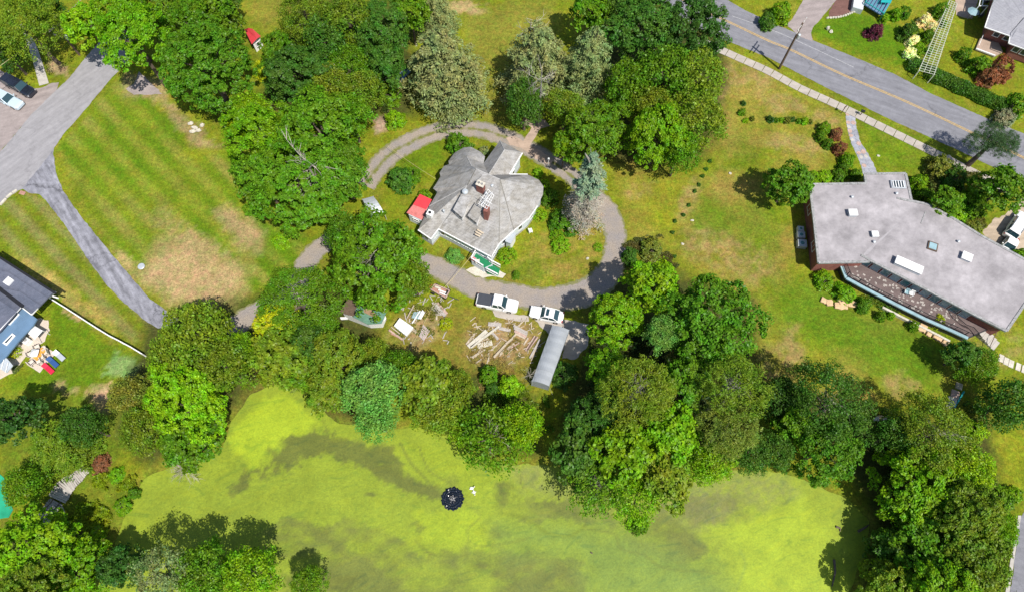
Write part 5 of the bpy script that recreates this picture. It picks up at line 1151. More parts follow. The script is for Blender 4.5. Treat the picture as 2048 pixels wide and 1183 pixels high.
# ---------------------------------------------------------------- flat-roofed brick building
RZ = 3.5
rf = [(1619, 369), (1732, 367), (1729.5, 348), (1811, 347), (1823, 402), (1856, 409), (1905, 436), (1960, 470), (2050, 519), (2092, 545), (2013, 661), (1950, 629), (1850, 577), (1738, 519), (1738.5, 523), (1637, 525), (1628, 440)]
R2_ = [G(*p, RZ) for p in rf]
bx, by_ = G(1820, 470, RZ); B = thing('flat_roofed_building', 'long angular brick building with pale grey flat roof and terrace', 'building', (bx, by_, 0))
def prism_part(name, poly, z0, z1, mat, T, root=None, label=None):
    bm = bmesh.new(); off = (root or T).location; vs = [bm.verts.new((x-off[0], y-off[1], z0)) for x, y in poly]; f = bm.faces.new(vs)
    r = bmesh.ops.extrude_face_region(bm, geom=[f])
    for v in r['geom']:
        if isinstance(v, bmesh.types.BMVert): v.co.z = z1
    bmesh.ops.triangulate(bm, faces=[f_ for f_ in bm.faces if len(f_.verts) > 4]); bmesh.ops.recalc_face_normals(bm, faces=bm.faces)
    me = bpy.data.meshes.new(name); bm.to_mesh(me); bm.free(); me.materials.append(M(mat)); o = bpy.data.objects.new(name, me); link(o); o.parent = T
    if label: o['label'] = label
    return o
wallp = offset(R2_, .35)
prism_part('wall', wallp, 0, RZ-.3, 'brick_red', B)
prism_part('roof', offset(R2_, .05), RZ-.3, RZ, 'flat_roof', B)
for i_ in range(len(R2_)):
    a, b = R2_[i_], R2_[(i_+1) % len(R2_)]; p_, q_ = Vector((*a, RZ)), Vector((*b, RZ)); 
    part('coping', MB().beam(p_, q_, .34, .16+.004*(i_ % 3)), 'coping', B)
    part('fascia', MB().beam(p_-Vector((0, 0, .21)), q_-Vector((0, 0, .21)), .2, .2), 'sky_glass' if 9 < i_ < 16 else 'pale_metal', B, 'pale blue-grey roof edge')
for a, b in (((1722, 510), (1745, 523)), ((1794, 396), (1823, 402.5))): part('coping', MB().beam(P3(*a, RZ+.03), P3(*b, RZ+.03), .34, .12), 'coping', B)
solid('roof_crease', (.36, .34, .355), .9, 0, .12, 1.5, .1)
st_ = [P3(*p, RZ+.004) for p in ((1724, 512), (1734, 500), (1752, 484), (1778, 462), (1796, 444), (1792, 452), (1772, 472), (1750, 492), (1736, 508))]; part('roof_crease', MB().poly(st_), 'roof_crease', B)  # slightly darker strip along the sagging crease of the flat roof
# dark seam
part('roof_crack', MB().beam(P3(1842, 447, RZ+.02), P3(1851, 424, RZ+.02), .12, .06), 'coping', B)
def roofbox(px, py, w, l, h, rot, name, mat, lab=None, capm=None):
    x, y = G(px, py, RZ+h); o = part(name, MB().box((x, y, RZ), (w, l, h), rot), 'pale_metal' if capm else mat, B, lab, bevel=.03)
    if capm: part('cap', MB().box((x, y, RZ+h), (w+.14, l+.14, .14), rot), capm, o, root=B, bevel=.04)
    return o
roofbox(1706, 425, 1.1, .9, .5, 0, 'roof_vent', 'pale_metal', 'white box vent on the west half', 'white_paint'); roofbox(1750, 468, .8, .75, .35, 0, 'roof_vent', 'pale_metal', 'smaller white box vent in the middle', 'white_paint')
roofbox(1934, 513, 1.25, 1.1, .4, -.5, 'roof_vent', 'pale_metal', 'white box vent on the east half', 'white_paint'); roofbox(1818, 530, 3.6, 1.15, .55, -.5, 'roof_vent', 'pale_metal', 'long white skylight housing', 'white_paint')
o = roofbox(1866, 492, 1.35, 1.35, .18, -.4, 'skylight', 'wood_dark', 'small square teal skylight'); x, y = G(1866, 492, RZ+.2); part('pane', MB().box((x, y, RZ+.18), (1.0, 1.0, .05), -.4), 'sky_glass', o, root=B)
o = roofbox(1797, 368, 2.1, 1.25, .3, -.05, 'skylight', 'pale_metal', 'barred white skylight above the entrance'); x, y = G(1797, 368, RZ+.33); part('pane', MB().box((x, y, RZ+.3), (1.75, 1.0, .02), -.05), 'dark_glass', o, root=B)
for k in range(5): part('bar', MB().box((x-.75+k*.375, y, RZ+.32), (.12, 1.05, .05), -.05), 'white_paint', o, root=B)
for px, py in ((1918, 482), (1705, 393), (1794, 386), (1749, 483)): x, y = G(px, py, RZ+.3); part('roof_pipe', MB().lathe((x, y, RZ), [(.14, 0), (.14, .3), (.2, .32), (.05, .4)], 8), 'pale_metal', B)
for i_ in (15, 16):
    a, b = wallp[i_], wallp[(i_+1) % len(wallp)]
    window(B, b, a, .5, 1.4, 1.3, 1.1, side=-1, mull=1)
# long glazed wall behind the terrace
def wallseg(i_): return Vector(wallp[i_]), Vector(wallp[i_+1])
gl = [(11, 12), (12, 13)]
for (i0, i1) in gl:
    a, b = Vector(wallp[i0]), Vector(wallp[i1]); L = (b-a).length; k = int(L/1.25)
    for j in range(k):
        t0 = (j+.5)/k
        if i0 == 11 and t0 < .05: continue
        window(B, a, b, t0, 1.1, 1.75, 1.45, out=.08, frame='pale_metal', pane=('sky_glass', 'teal_glass', 'sky_glass', 'teal_glass')[j % 4], side=-1, mull=0)
# terrace
TZ = 1.25
tp = [(1680, 526), (1692, 556), (1730, 577), (1790, 608), (1850, 638), (1905, 662), (1935, 676), (1985, 655), (1955, 634), (1850, 580), (1742, 526)]
tw_ = [G(*p, TZ) for p in tp]
te = prism_part('terrace', tw_, 0, TZ, 'dark_metal', B); prism_part('paving', offset(tw_, .15), TZ, TZ+.05, 'patio_tile', te, root=B)
rngt = random.Random(4); A_ = Vector(tw_[1]); Bq = Vector(tw_[5]); du = (Bq-A_).normalized(); dv = Vector((-du.y, du.x)); Lt = (Bq-A_).length
mb = MB()
for _ in range(120):
    u, v = rngt.uniform(.3, Lt), rngt.uniform(.35, 2.6); c = A_+du*u+dv*v
    mb.box((c.x, c.y, TZ+.03), (rngt.uniform(.15, .3), rngt.uniform(.15, .3), .025+.0006*_), math.atan2(du.y, du.x))
o = part('paving_tiles', mb, 'wood_grey', te, root=B); o['kind'] = 'stuff'
edge = [(*p, TZ+.03) for p in tw_[:7]]
for a, b in zip(edge[:-1], edge[1:]): part('edge_beam', MB().beam(a, b, .42, .22), 'sky_glass', te, root=B)
mb = MB()
er = [(*p, TZ+.08) for p in offset(tw_, .3)[:7]]; P_ = [Vector(p) for p in er]
for a, b in zip(P_[:-1], P_[1:]):
    mb.beam(a+Vector((0, 0, .95)), b+Vector((0, 0, .95)), .06); mb.beam(a+Vector((0, 0, .12)), b+Vector((0, 0, .12)), .05); L = (b-a).length
    for j in range(int(L/.16)): q_ = a.lerp(b, j/(L/.16)); mb.beam(q_+Vector((0, 0, .1)), q_+Vector((0, 0, .95)), .025)
    for j in range(int(L/1.5)+1): q_ = a.lerp(b, min(1, j*1.5/L)); mb.beam(q_, q_+Vector((0, 0, 1.05)), .07)
part('railing', mb, 'black', te, root=B)
# posts and low wall under the terrace edge
lw = [G(1762, 616, 0), G(1805, 638, 0), G(1850, 660, 0), G(1896, 684, 0)]
Tw = thing('retaining_wall', 'low pale retaining wall along the foot of the terrace', 'wall', (*lw[0], 0))
for a, b in zip(lw[:-1], lw[1:]): part('wall_section', MB().beam((*a, .25), (*b, .25), .3, .5), 'stone_pale', Tw)
# steps railing and stair at the east end
for k in range(7):
    a = Vector(P3(1955, 650, .9)).lerp(Vector(P3(1990, 690, .1)), k/6); part('step', MB().box((a.x, a.y, 0), (.5, 1.6, max(.1, 1.1-k*.16)), -.8), 'concrete', te, root=B)
part('handrail', MB().beam(P3(1997, 655, 1.6), P3(1980, 692, .9), .07), 'wood_dark', te, root=B)
mb = MB()
for p_, q_ in zip([(1908, 620), (1918, 636), (1932, 648), (1948, 654), (1957, 664)], [(1918, 636), (1932, 648), (1948, 654), (1957, 664), (1962, 672)]):
    a, b = Vector(P3(*p_, TZ+.9)), Vector(P3(*q_, TZ+.9)); mb.beam(a, b, .07)
    for j in range(6): c = a.lerp(b, j/6); mb.beam(c-Vector((0, 0, .85)), c, .03)
part('railing', mb, 'black', te, 'curved black stair railing', root=B)
# terrace furniture seen through the eave shade
for px, py, m_, l_ in ((1812, 585, 'sky_glass', 'pale blue chair against the terrace windows'), (1836, 582, 'sky_glass', 'pale blue chair right of the white one on the terrace'), (1822, 588, 'white_paint', 'white chair standing out on the terrace')):
    chair(*G(px, py, TZ+.3), TZ+.05, -2.0, m_, l_)
# outdoor air-conditioning units
for k, (px, py, s_) in enumerate(((1602, 470, 1.0), (1604, 487, 1.15), (1601, 458, .8))):
    x, y = G(px, py, .6); T = thing('air_conditioner', ('middle grey air-conditioning unit by the brick wall', 'lower and largest air-conditioning unit by the brick wall', 'upper and smallest air-conditioning unit by the brick wall')[k], 'air conditioner', (x, y, 0), 'air conditioners by the brick wall')
    part('casing', MB().box((x, y, .05), (s_*1.1, s_, .75), -.1), 'pale_metal', T, bevel=.03); part('fan_ring', MB().lathe((x, y, .81), [(.34*s_, 0), (.34*s_, .03), (.28*s_, .03), (.28*s_, -.0)], 16), 'car_silver', T); part('fan', MB().lathe((x, y, .82), [(.27*s_, 0), (.1, .02), (.02, .03)], 12), 'teal_glass', T)
# tan edging stones
ST = [((1641, 599), (1652, 604), .8), ((1656, 600), (1659, 612), .9), ((1677, 597), (1684, 609), .8), ((1668, 611), (1694, 614), 1.0), ((1690, 606), (1718, 611), .9), ((1836, 653), (1850, 661), 1.1), ((1853, 664), (1862, 669), 1.0), ((1866, 670), (1882, 680), 1.0), ((1884, 682), (1893, 690), .8)]
STL = ['jagged tan stone at the left end of the lawn border', 'upright tan stone second from the left of the lawn border', 'short tan stone standing above the long flat ones', 'tan stone at the left of the long flat pair', 'longest flat tan stone of the lawn border', 'broad tan slab below the right part of the terrace', 'small tan slab between two larger ones below the terrace', 'wide tan slab near the slim dark tree', 'last tan slab beside the slim dark tree']
for k, (a, b, w) in enumerate(ST):
    rr = random.Random(k); a3, b3 = Vector(G(*a)), Vector(G(*b)); d = b3-a3; nrm = Vector((-d.y, d.x)).normalized()*w/2; pl = []
    for s_ in (1, -1):
        for j in range(5):
            f_ = j/4 if s_ > 0 else 1-j/4; q_ = a3+d*f_+nrm*s_*rr.uniform(.75, 1.2); pl.append((q_.x, q_.y))
    single('edging_stone', MB().prism(pl, 0, .3+.05*(k % 3)), 'stone_tan', STL[k], 'stone', (*a3, 0), bevel=.06)
for k, (px, py) in enumerate(((1752, 838), (1760, 835), (1768, 840), (1775, 838), (1783, 842), (1765, 845))):
    single('boulder', MB().blob((*G(px, py), .2), (.45, .35, .3), k), 'stone_tan' if k % 2 else 'stone_pale', ['leftmost', 'upper left', 'middle', 'upper right', 'rightmost', 'lowest'][k]+' stone of the heap at the lower lawn edge', 'stone', P3(px, py), 'heap of pale stones at the lawn edge')
for k, (px, py, w) in enumerate(((1909, 788, 1.0), (1903, 803, 1.1), (1897, 814, .7), (1917, 772, .8))):
    single('stone_slab', MB().box((*G(px, py), 0), (w, w*1.1, .2), -.4), ('wood_pink', 'stone_pale', 'stone_pale', 'wood_pale')[k], ('pinkish slab second from the top in the row below the feathery tree', 'large pale slab third in the row below the feathery tree', 'lowest pale slab in the row below the feathery tree', 'topmost brown slab in the row below the feathery tree')[k], 'slab', P3(px, py))
single('hose', MB().tube([P3(1928, 782, .1), P3(1920, 795, .1), P3(1912, 808, .1), P3(1909, 815, .1)], .12, 6), 'teal', 'green roll lying beside the pale slabs', 'roll', P3(1918, 795))

# ---------------------------------------------------------------- dark-roofed house at the left edge
DX, DY = G(20, 610, 3); D = thing('dark_roofed_house', 'house with slate-blue shingle roofs and a low blue flat roof at the left edge', 'house', (DX, DY, 0))
def slab(name, pix, zs, mat, T, th=.14, label=None):
    q_ = [P3(*p, z) for p, z in zip(pix, zs)]; return part(name, MB().prism([p[:2] for p in q_], [p[2]-th for p in q_], [p[2] for p in q_]), mat, T, label)
# ridge near the top edge, slope falling to lower right
slab('roof', [(-70, 476), (0, 517), (105, 585), (64, 627), (45, 612), (0, 578), (-110, 500)], [3.6, 3.6, 3.6, 3.2, 3.25, 3.35, 3.4], 'shingle_blue', D, .2, 'upper slate-blue roof')
slab('roof', [(-70, 530), (0, 583), (43, 612), (0, 662), (-70, 720)], [3.1, 3.1, 3.1, 2.9, 2.9], 'shingle_blue', D, .2, 'lower slate-blue roof')
part('dark_ridge_strip', MB().beam(P3(-20, 502, 3.62), P3(112, 587, 3.62), .3, .12), 'black', D); part('dark_ridge_strip', MB().beam(P3(-20, 562, 3.42), P3(46, 613, 3.35), .45, .14), 'black', D)  # black strips; the lower one paints the shadow edge at the roof step
slab('flat_roof', [(44, 613), (63, 629), (74, 637), (66, 650), (40, 678), (10, 715), (-60, 780), (-60, 720), (0, 660)], [2.3]*9, 'membrane_blue', D, .2, 'low blue flat roof')
part('gutter', MB().beam(P3(105, 583, 3.45), P3(63, 629, 3.1), .17, .17), 'white_paint', D); part('gutter', MB().beam(P3(43.5, 612, 3.0), P3(-10, 670, 2.85), .17, .17), 'white_paint', D); part('gutter', MB().beam(P3(43.5, 614, 3.0), P3(63, 629, 3.0), .12, .14), 'white_paint', D)
hw_ = [G(*p, 0) for p in ((-60, 500), (0, 534), (94, 594), (58, 640), (30, 640), (-60, 740))]
prism_part('wall', offset(hw_, .3), 0, 2.9, 'siding', D)
prism_part('wall', offset([G(*p, 0) for p in ((44, 622), (66, 646), (36, 676), (6, 712), (-60, 775), (-60, 722), (0, 665))], .25), 0, 2.1, 'siding', D)
x, y = G(15, 561, 3.75); o = part('skylight', MB().box((x, y, 3.35), (1.0, 1.0, .3), -.55), 'white_paint', D)
fr = [P3(*p, 2.5) for p in ((24, 665), (30, 669.5), (12, 690), (4, 685))]; o = part('skylight_frame', MB().prism([p[:2] for p in fr], 2.3, 2.48), 'white_paint', D, bevel=.03); fi = offset([p[:2] for p in fr], .22); part('pane', MB().prism(fi, 2.4, 2.5), 'dark_glass', o, root=D)
fr = [P3(*p, 2.5) for p in ((33, 624), (38, 627), (18, 649), (14, 646))]; o = part('skylight_frame', MB().prism([p[:2] for p in fr], 2.3, 2.44), 'white_paint', D); fi = offset([p[:2] for p in fr], .12); part('pane', MB().prism(fi, 2.4, 2.46), 'dark_glass', o, root=D)
for k in range(4): x, y = G(22+k*3.8, 684+k*2.6, 1.0-k*.2); part('step', MB().box((x, y, 0), (.22, .8, 1.0-k*.2), -.5), 'white_paint', D)
slab('awning', [(0, 711), (14, 716), (26, 730), (14, 745), (-20, 725), (-30, 700)], [2.2, 2.2, 2.1, 2.0, 2.0, 2.2], 'pale_metal', D, .08)
for k in range(4):
    a = Vector(P3(-8+k*8, 706+k*6, 2.26)); b = Vector(P3(-16+k*9, 726+k*6, 2.1)); part('awning_bar', MB().beam(a, b, .08), 'white_paint', D)
# dark porch recess and entrance frame by the corner
part('entry_frame', MB().beam(P3(97, 596, 2.6), P3(112, 583, 2.6), .16), 'white_paint', D); part('entry_frame', MB().beam(P3(105, 592, 2.6), P3(117, 596, 2.6), .16), 'white_paint', D)
# canopy, grill
def gazebo(pix, z, label):
    q_ = [Vector(P3(*p, z)) for p in pix]; c = sum(q_, Vector())/4; T = thing('canopy', label, 'canopy', (c.x, c.y, 0)); top = c+Vector((0, 0, .35)); mb = MB()
    for i_ in range(4): mb.poly([q_[i_], q_[(i_+1) % 4], top])
    o = part('fabric', mb, 'white_paint', T); sf = o.modifiers.new('thick', 'SOLIDIFY'); sf.thickness = .03
    for p in q_: part('post', MB().tube([(p.x, p.y, 0), (p.x, p.y, z-.05)], .04), 'white_paint', T)
gazebo([(61.8, 646.8), (85.5, 660.4), (69.7, 677.6), (48, 660)], 1.6, 'square white canopy on the beige patio')
x, y = G(49, 679, .8); T = thing('hot_tub', 'white box with a round lid below the square canopy', 'hot tub', (x, y, 0)); part('body', MB().box((x, y, 0), (1.0, .9, .8), -.5), 'white_paint', T, bevel=.06); part('lid', MB().lathe((x+.1, y, .8), [(.24, 0), (.24, .06), (.05, .1)], 12), 'coping', T)
# garden table, chairs, parasol, loungers
tb = [P3(*p, .75) for p in ((83, 693.5), (92, 700), (73.5, 720.5), (65, 714))]; T = thing('garden_table', 'orange wooden garden table on the small beige slab', 'table', (*G(78, 707), 0)); 
for k in range(6):
    f0, f1_ = k/6+.01, (k+1)/6-.01; a = Vector(tb[0]).lerp(Vector(tb[1]), f0); b = Vector(tb[0]).lerp(Vector(tb[1]), f1_); c = Vector(tb[3]).lerp(Vector(tb[2]), f1_); d = Vector(tb[3]).lerp(Vector(tb[2]), f0)
    part('plank', MB().prism([a[:2], b[:2], c[:2], d[:2]], .71, .76), 'wood_orange', T)
for p in offset([t_[:2] for t_ in tb], .12): part('leg', MB().box((*p, 0), (.08, .08, .7)), 'wood_dark', T)
for k, (px, py, r_) in enumerate(((90, 697, 2.4), (93, 706, 3.7), (86, 715, 3.7), (80, 723, 3.7), (64, 725, .9), (75, 694, .6), (61, 708, .6))):
    chair(*G(px, py, .4), 0, r_, 'cushion', ('pale chair at the upper end of the orange table', 'pale chair on the right of the orange table nearest the grey lounger', 'pale chair on the right of the orange table in the middle', 'pale chair on the right of the orange table lowest', 'dark-framed chair below the orange table', 'pale chair left of the upper table corner', 'dark-framed chair at the left behind the folded parasol')[k], 'black', s=1.15, grp='chairs round the orange garden table')
x, y = G(66, 704, 1.4); T = thing('parasol', 'collapsed white parasol lying across the orange table', 'parasol', (x, y, 0)); mb = MB(); c = Vector((x, y, 1.6))
for j in range(8):
    a0, a1 = j*.785, (j+1)*.785; r0, r1 = (.72, .55) if j % 2 else (.55, .72); mb.poly([c, (x+r0*math.cos(a0), y+r0*math.sin(a0), 1.15), (x+r1*math.cos(a1), y+r1*math.sin(a1), 1.15)])
o = part('fabric', mb, 'white_paint', T); sf = o.modifiers.new('thick', 'SOLIDIFY'); sf.thickness = .03; part('pole', MB().tube([(x, y, 0), (x, y, 1.6)], .03), 'pale_metal', T)
for px, py, m_, l_ in ((119, 711, 'pale_metal', 'grey sun lounger right of the orange table'), (106, 724, 'blue_cloth', 'blue sun lounger between the grey and the red one'), (97, 737, 'red_cloth', 'red sun lounger at the edge of the garden slab')):
    x, y = G(px, py, .4); T = thing('sun_lounger', l_, 'lounger', (x, y, 0), 'loungers on the grass by the garden table'); rot = -.65; co, si = math.cos(rot), math.sin(rot)
    def L(u, v): return (x+u*co-v*si, y+u*si+v*co)
    part('seat', MB().prism([L(-.35, -.32), L(.85, -.32), L(.85, .32), L(-.35, .32)], [.3]*4, [.38]*4), m_, T); part('backrest', MB().prism([L(-.95, -.32), L(-.37, -.32), L(-.37, .32), L(-.95, .32)], [.62, .33, .33, .62], [.7, .39, .39, .7]), m_, T)
    for u in (-.8, .7):
        for v in (-.3, .3): part('leg', MB().box((*L(u, v), 0), (.05, .05, .33 if u > 0 else .55), rot), 'black', T)
# white fence
at, L_ = along([(101, 597), (140, 621), (185, 650), (225, 675), (262, 694), (292, 712)]); F = thing('white_fence', 'white vinyl panel fence running from the dark-roofed house to the trees', 'fence', (*at(0)[:2], 0))
k = int(L_/1.9)
for j in range(k):
    a, b = at(L_*j/k), at(L_*(j+1)/k); part('panel', MB().beam((a[0], a[1], .62), (b[0], b[1], .62), .07, 1.0), 'white_paint', F); part('rail', MB().beam((a[0], a[1], 1.16), (b[0], b[1], 1.16), .15, .08), 'white_paint', F)
for j in range(k+1): a = at(L_*j/k); part('post', MB().box((a[0], a[1], 0), (.15, .15, 1.3), a[2]), 'white_paint', F)

# ---------------------------------------------------------------- brick house at the upper right
UX, UY = G(2020, 50, 3); U = thing('brick_house', 'brick house with grey shingle roof and small porch at the upper right corner', 'house', (UX, UY, 0))
slab('roof', [(1992, -30), (1988, 0), (1970, 54), (2048, 28), (2110, 0), (2100, -60)], [4.6, 4.3, 3.0, 4.6, 5.4, 5.4], 'shingle_grey', U, .2)
slab('roof', [(1970, 54), (2020, 72), (2022, 66), (2060, 30), (2048, 28)], [3.0, 3.0, 3.1, 4.4, 4.6], 'shingle_grey', U, .2)
slab('roof', [(2018, 86), (2060, 100), (2100, 116), (2110, 60), (2050, 34), (2022, 66)], [2.9, 2.9, 2.9, 4.6, 4.5, 3.2], 'shingle_grey', U, .2)
for a, b in (((1988, 0), (1969.5, 55)), ((1969.5, 55), (2020, 72.5)), ((2020, 72.5), (2017, 87)), ((2017, 87), (2100, 117))): part('gutter', MB().beam(P3(*a, 3.0 if a[1] > 10 else 4.2), P3(*b, 3.0), .13), 'white_paint', U)
uw = [G(*p, 0) for p in ((1962, 78), (2012, 96), (2010, 112), (2100, 146), (2160, 60), (2060, -60), (1985, -20))]
prism_part('wall', uw, 0, 2.75, 'brick_red', U)
for k, (px, py) in enumerate(((1985, 67), (2005, 74))): 
    a, b = uw[0], uw[1]; window(U, a, b, .35+.4*k, .9, 1.1, 1.3, side=1, mull=0)
a, b = uw[0], uw[1]; q_ = (Vector(a)+Vector(b))/2; part('door', MB().box((q_.x+.35, q_.y-.1, .3), (.9, .1, 2.0), math.atan2(b[1]-a[1], b[0]-a[0])), 'white_paint', U)
for t_ in (.08, .25, .5): window(U, uw[2], uw[3], t_, .9, 1.1, 1.3, side=1, mull=0)
pp = [G(*p, .4) for p in ((1961, 76), (1998, 86), (2006, 104), (1990, 112), (1952, 98))]; prism_part('porch', pp, 0, .4, 'tan_pavers', U); part('railing', MB().beam((*pp[4], 1.2), (*pp[0], 1.2), .06), 'white_paint', U)
part('porch_edge', MB().beam((*pp[4], .42), (*pp[3], .42), .2), 'white_paint', U)
sheet('patio', [(1910, -12), (1960, -10), (1944, 38), (1928, 36), (1912, 30)], .03, 'tan_pavers', .05, 'tan paved patio beside the arbor at the top edge')
# patio set with clear parasol
x, y = G(1948, 22, 1.8); T = thing('garden_parasol', 'pale translucent parasol on the patio by the arbor', 'parasol', (x, y, 0)); part('fabric', MB().lathe((x, y, 1.7), [(1.0, 0), (.5, .25), (.05, .4)], 8), 'sky_glass', T); part('pole', MB().tube([(x, y, 0), (x, y, 2.1)], .03), 'pale_metal', T)
for k, (px, py) in enumerate(((1968, 16), (1972, 4), (1962, 30))): chair(*G(px, py, .5), 0, k*1.5, 'dark_metal', ('dark chair right of the translucent parasol', 'dark chair at the top edge beside the brick house', 'dark chair below the translucent parasol')[k], 'dark_metal')
T = thing('pergola', 'white framed pergola beside the brick house at the top edge', 'pergola', P3(1968, 8)); 
for a, b in (((1962, -6), (1958, 12)), ((1958, 12), (1976, 12)), ((1962, 0), (1986, 0)), ((1968, -6), (1964, 12))): part('beam', MB().beam(P3(*a, 2.4), P3(*b, 2.4), .12), 'white_paint', T)
for p in ((1958, 12), (1976, 12)): c = P3(*p, 2.4); part('post', MB().beam((c[0], c[1], 0), c, .1), 'white_paint', T)
# arbor
la, ra = [Vector(P3(*p, 1.9)) for p in ((1899, 2), (1838, 142))], [Vector(P3(*p, 1.9)) for p in ((1914, 8), (1868, 150))]
T = thing('arbor', 'long white lattice arbor between the blossoming bushes and the lawn', 'arbor', (la[0].x, la[0].y, 0))
for r_ in (la, ra): part('rail', MB().beam(r_[0], r_[1], .08), 'trellis', T)
for f_ in (.33, .66): part('rail', MB().beam(la[0].lerp(ra[0], f_)+Vector((0, 0, .04)), la[1].lerp(ra[1], f_)+Vector((0, 0, .04)), .06), 'trellis', T)
for k in range(34): f_ = k/33; d = (la[0].lerp(la[1], f_)-ra[0].lerp(ra[1], f_))*.06; part('slat', MB().beam(la[0].lerp(la[1], f_)+d+Vector((0, 0, .09)), ra[0].lerp(ra[1], f_)-d+Vector((0, 0, .09)), .06, .04), 'trellis', T)
for r_ in (la, ra):
    for k in range(6): p = r_[0].lerp(r_[1], k/5); part('post', MB().beam((p.x, p.y, 0), p, .1), 'trellis', T)
for px, py, rr_ in ((1852, 128, 14), (1870, 86, 10), (1900, 30, 9)): tree(px, py, rr_, 2.6, 'shrub', 'yel' if py > 100 else 'fresh', ('yellow climber sprawling over the lower end of the arbor' if py > 100 else 'green climber over the middle of the arbor' if py > 50 else 'green climber near the top of the arbor'), 'climber', name='climbing_plant', squash=.9)
# teal frame and white slatted box
T = thing('teal_frame', 'teal metal frame structure at the top edge behind the lawn', 'frame', P3(1755, 10)); q_ = [Vector(P3(*p, 1.6)) for p in ((1731, 4), (1742, -12), (1788, -8), (1768, 27))]
part('deck', MB().prism([p[:2] for p in q_], .9, 1.0), 'membrane_blue', T)
for i_ in range(4): part('beam', MB().beam(q_[i_], q_[(i_+1) % 4], .12), 'teal', T); part('post', MB().beam((q_[i_].x, q_[i_].y, 0), q_[i_], .12), 'teal', T)
for k in range(1, 6): f_ = k/6; part('beam', MB().beam(q_[0].lerp(q_[3], f_), q_[1].lerp(q_[2], f_), .07), 'teal', T)
part('top_panel', MB().prism([G(*p, 1.8) for p in ((1765, -4), (1786, -6), (1782, 6), (1762, 4))], 1.68, 1.74), 'teal', T)
T = thing('slatted_box', 'white slatted box beside the teal frame', 'box', P3(1720, 10)); q_ = [Vector(P3(*p, 1.0)) for p in ((1709, -6), (1730, -4), (1726, 20), (1706, 14))]
part('box', MB().prism([p[:2] for p in q_], 0, .95), 'pale_metal', T)
for k in range(7): f_ = (k+.5)/7; part('slat', MB().beam(q_[0].lerp(q_[3], f_), q_[1].lerp(q_[2], f_), .14, .1), 'white_paint', T)
# row of pale stones
at, L_ = along([(1652, 37), (1672, 36), (1690, 32), (1706, 25), (1713, 21)])
for k in range(13):
    p = at(L_*(k+.5)/13); single('edging_stone', MB().blob((p[0], p[1], .12), (.24, .2, .22), k, 8), 'stone_pale', ORD[k]+' pale stone from the left in the curved row by the mulch bed', 'stone', (p[0], p[1], 0), 'row of pale stones along the mulch bed')
x, y = G(1656, 56, .4); single('garden_statue', MB().blob((x, y, .35), (.3, .28, .4), 3, 8).blob((x+.5, y-.6, .2), (.35, .3, .25), 5, 8), 'stone_pale', 'small pale stone ornament on the lawn by the road bend', 'ornament', (x, y, 0))

# ---------------------------------------------------------------- red-roofed hut
x, y = G(503, 76, 2.5); T = thing('hut', 'small white hut with red roof among the trees at the upper left', 'hut', (x, y, 0))
q_ = [P3(*p, 2.3) for p in ((489, 59), (505, 58), (521, 72), (503, 88))]; rd = [Vector(P3(*p, 3.0)) for p in ((497, 56), (513, 77))]
part('wall', MB().prism(offset([p[:2] for p in q_], .2), 0, 2.2), 'white_paint', T)
mb = MB().poly([q_[0], rd[0], rd[1], q_[3]]).poly([q_[1], q_[2], rd[1], rd[0]]).poly([q_[2], q_[3], rd[1]]).poly([q_[0], q_[1], rd[0]]); o = part('roof', mb, 'red_metal', T); sf = o.modifiers.new('thick', 'SOLIDIFY'); sf.thickness = .08
a = Vector(q_[3][:2]); b = Vector(q_[2][:2]); window(T, a, b, .5, .6, .8, 1.0, side=1, mull=0)
# green-roofed shed
x, y = G(727, 622, 2.4); T = thing('shed', 'low shed with mossy green and rusty brown roof under the trees', 'shed', (x, y, 0))
slab('roof', [(698, 594), (721, 613), (707, 632), (678, 624)], [2.5, 2.6, 2.4, 2.3], 'wood_dark', T, .1, 'rusty brown left roof half'); slab('roof', [(717, 608), (728, 617), (772, 625), (763, 646), (735, 648), (704, 632)], [2.7, 2.7, 2.6, 2.3, 2.3, 2.3], 'shingle_green', T, .1, 'green right roof half')
slab('roof_patch', [(727, 616), (740, 617), (754, 629), (748, 634), (728, 624)], [2.78, 2.78, 2.76, 2.7, 2.7], 'brown_dirt', T, .06)
prism_part('wall', offset([G(*p, 2.2) for p in ((700, 600), (728, 615), (770, 625), (762, 645), (735, 646), (682, 626))], .15), 0, 2.15, 'white_paint', T)
# ---------------------------------------------------------------- long grey shelter
q_ = [P3(1104.5, 650, 2.3), P3(1138, 659.5, 2.3), P3(1098, 771, 2.3), P3(1064, 761, 2.3)]; x, y = G(1100, 708, 2); T = thing('fabric_shelter', 'long narrow grey fabric shelter by the gravel pad', 'shelter', (x, y, 0))
n_ = 14; ms = 8; mb = MB(); prof = [(0, -2.2), (0, 0)]+[(k/ms, .42*math.sin(math.pi*k/ms)**.8) for k in range(1, ms)]+[(1, 0), (1, -2.2)]
grid_ = []
for i_ in range(n_+1):
    a = Vector(q_[0]).lerp(Vector(q_[3]), i_/n_); b = Vector(q_[1]).lerp(Vector(q_[2]), i_/n_); row = []
    sag = .05*math.sin(i_*math.pi)+(.0 if i_ % 2 else -.07)
    for u, dz in prof: p = a.lerp(b, u); row.append((p.x, p.y, 2.3+dz+(sag if 0 < u < 1 else 0)))
    grid_.append(row)
for i_ in range(n_):
    for j_ in range(len(prof)-1): mb.poly([grid_[i_][j_], grid_[i_][j_+1], grid_[i_+1][j_+1], grid_[i_+1][j_]])
mb.poly(grid_[0]); mb.poly(grid_[-1])
me_o = part('cover', mb, 'fabric_grey', T)
for i_ in (0, 4, 8, 11, 14):
    part('hoop', MB().tube([(p[0], p[1], p[2]+.025) for p in grid_[i_][1:-1]], .02, 5), 'fabric_grey', T)
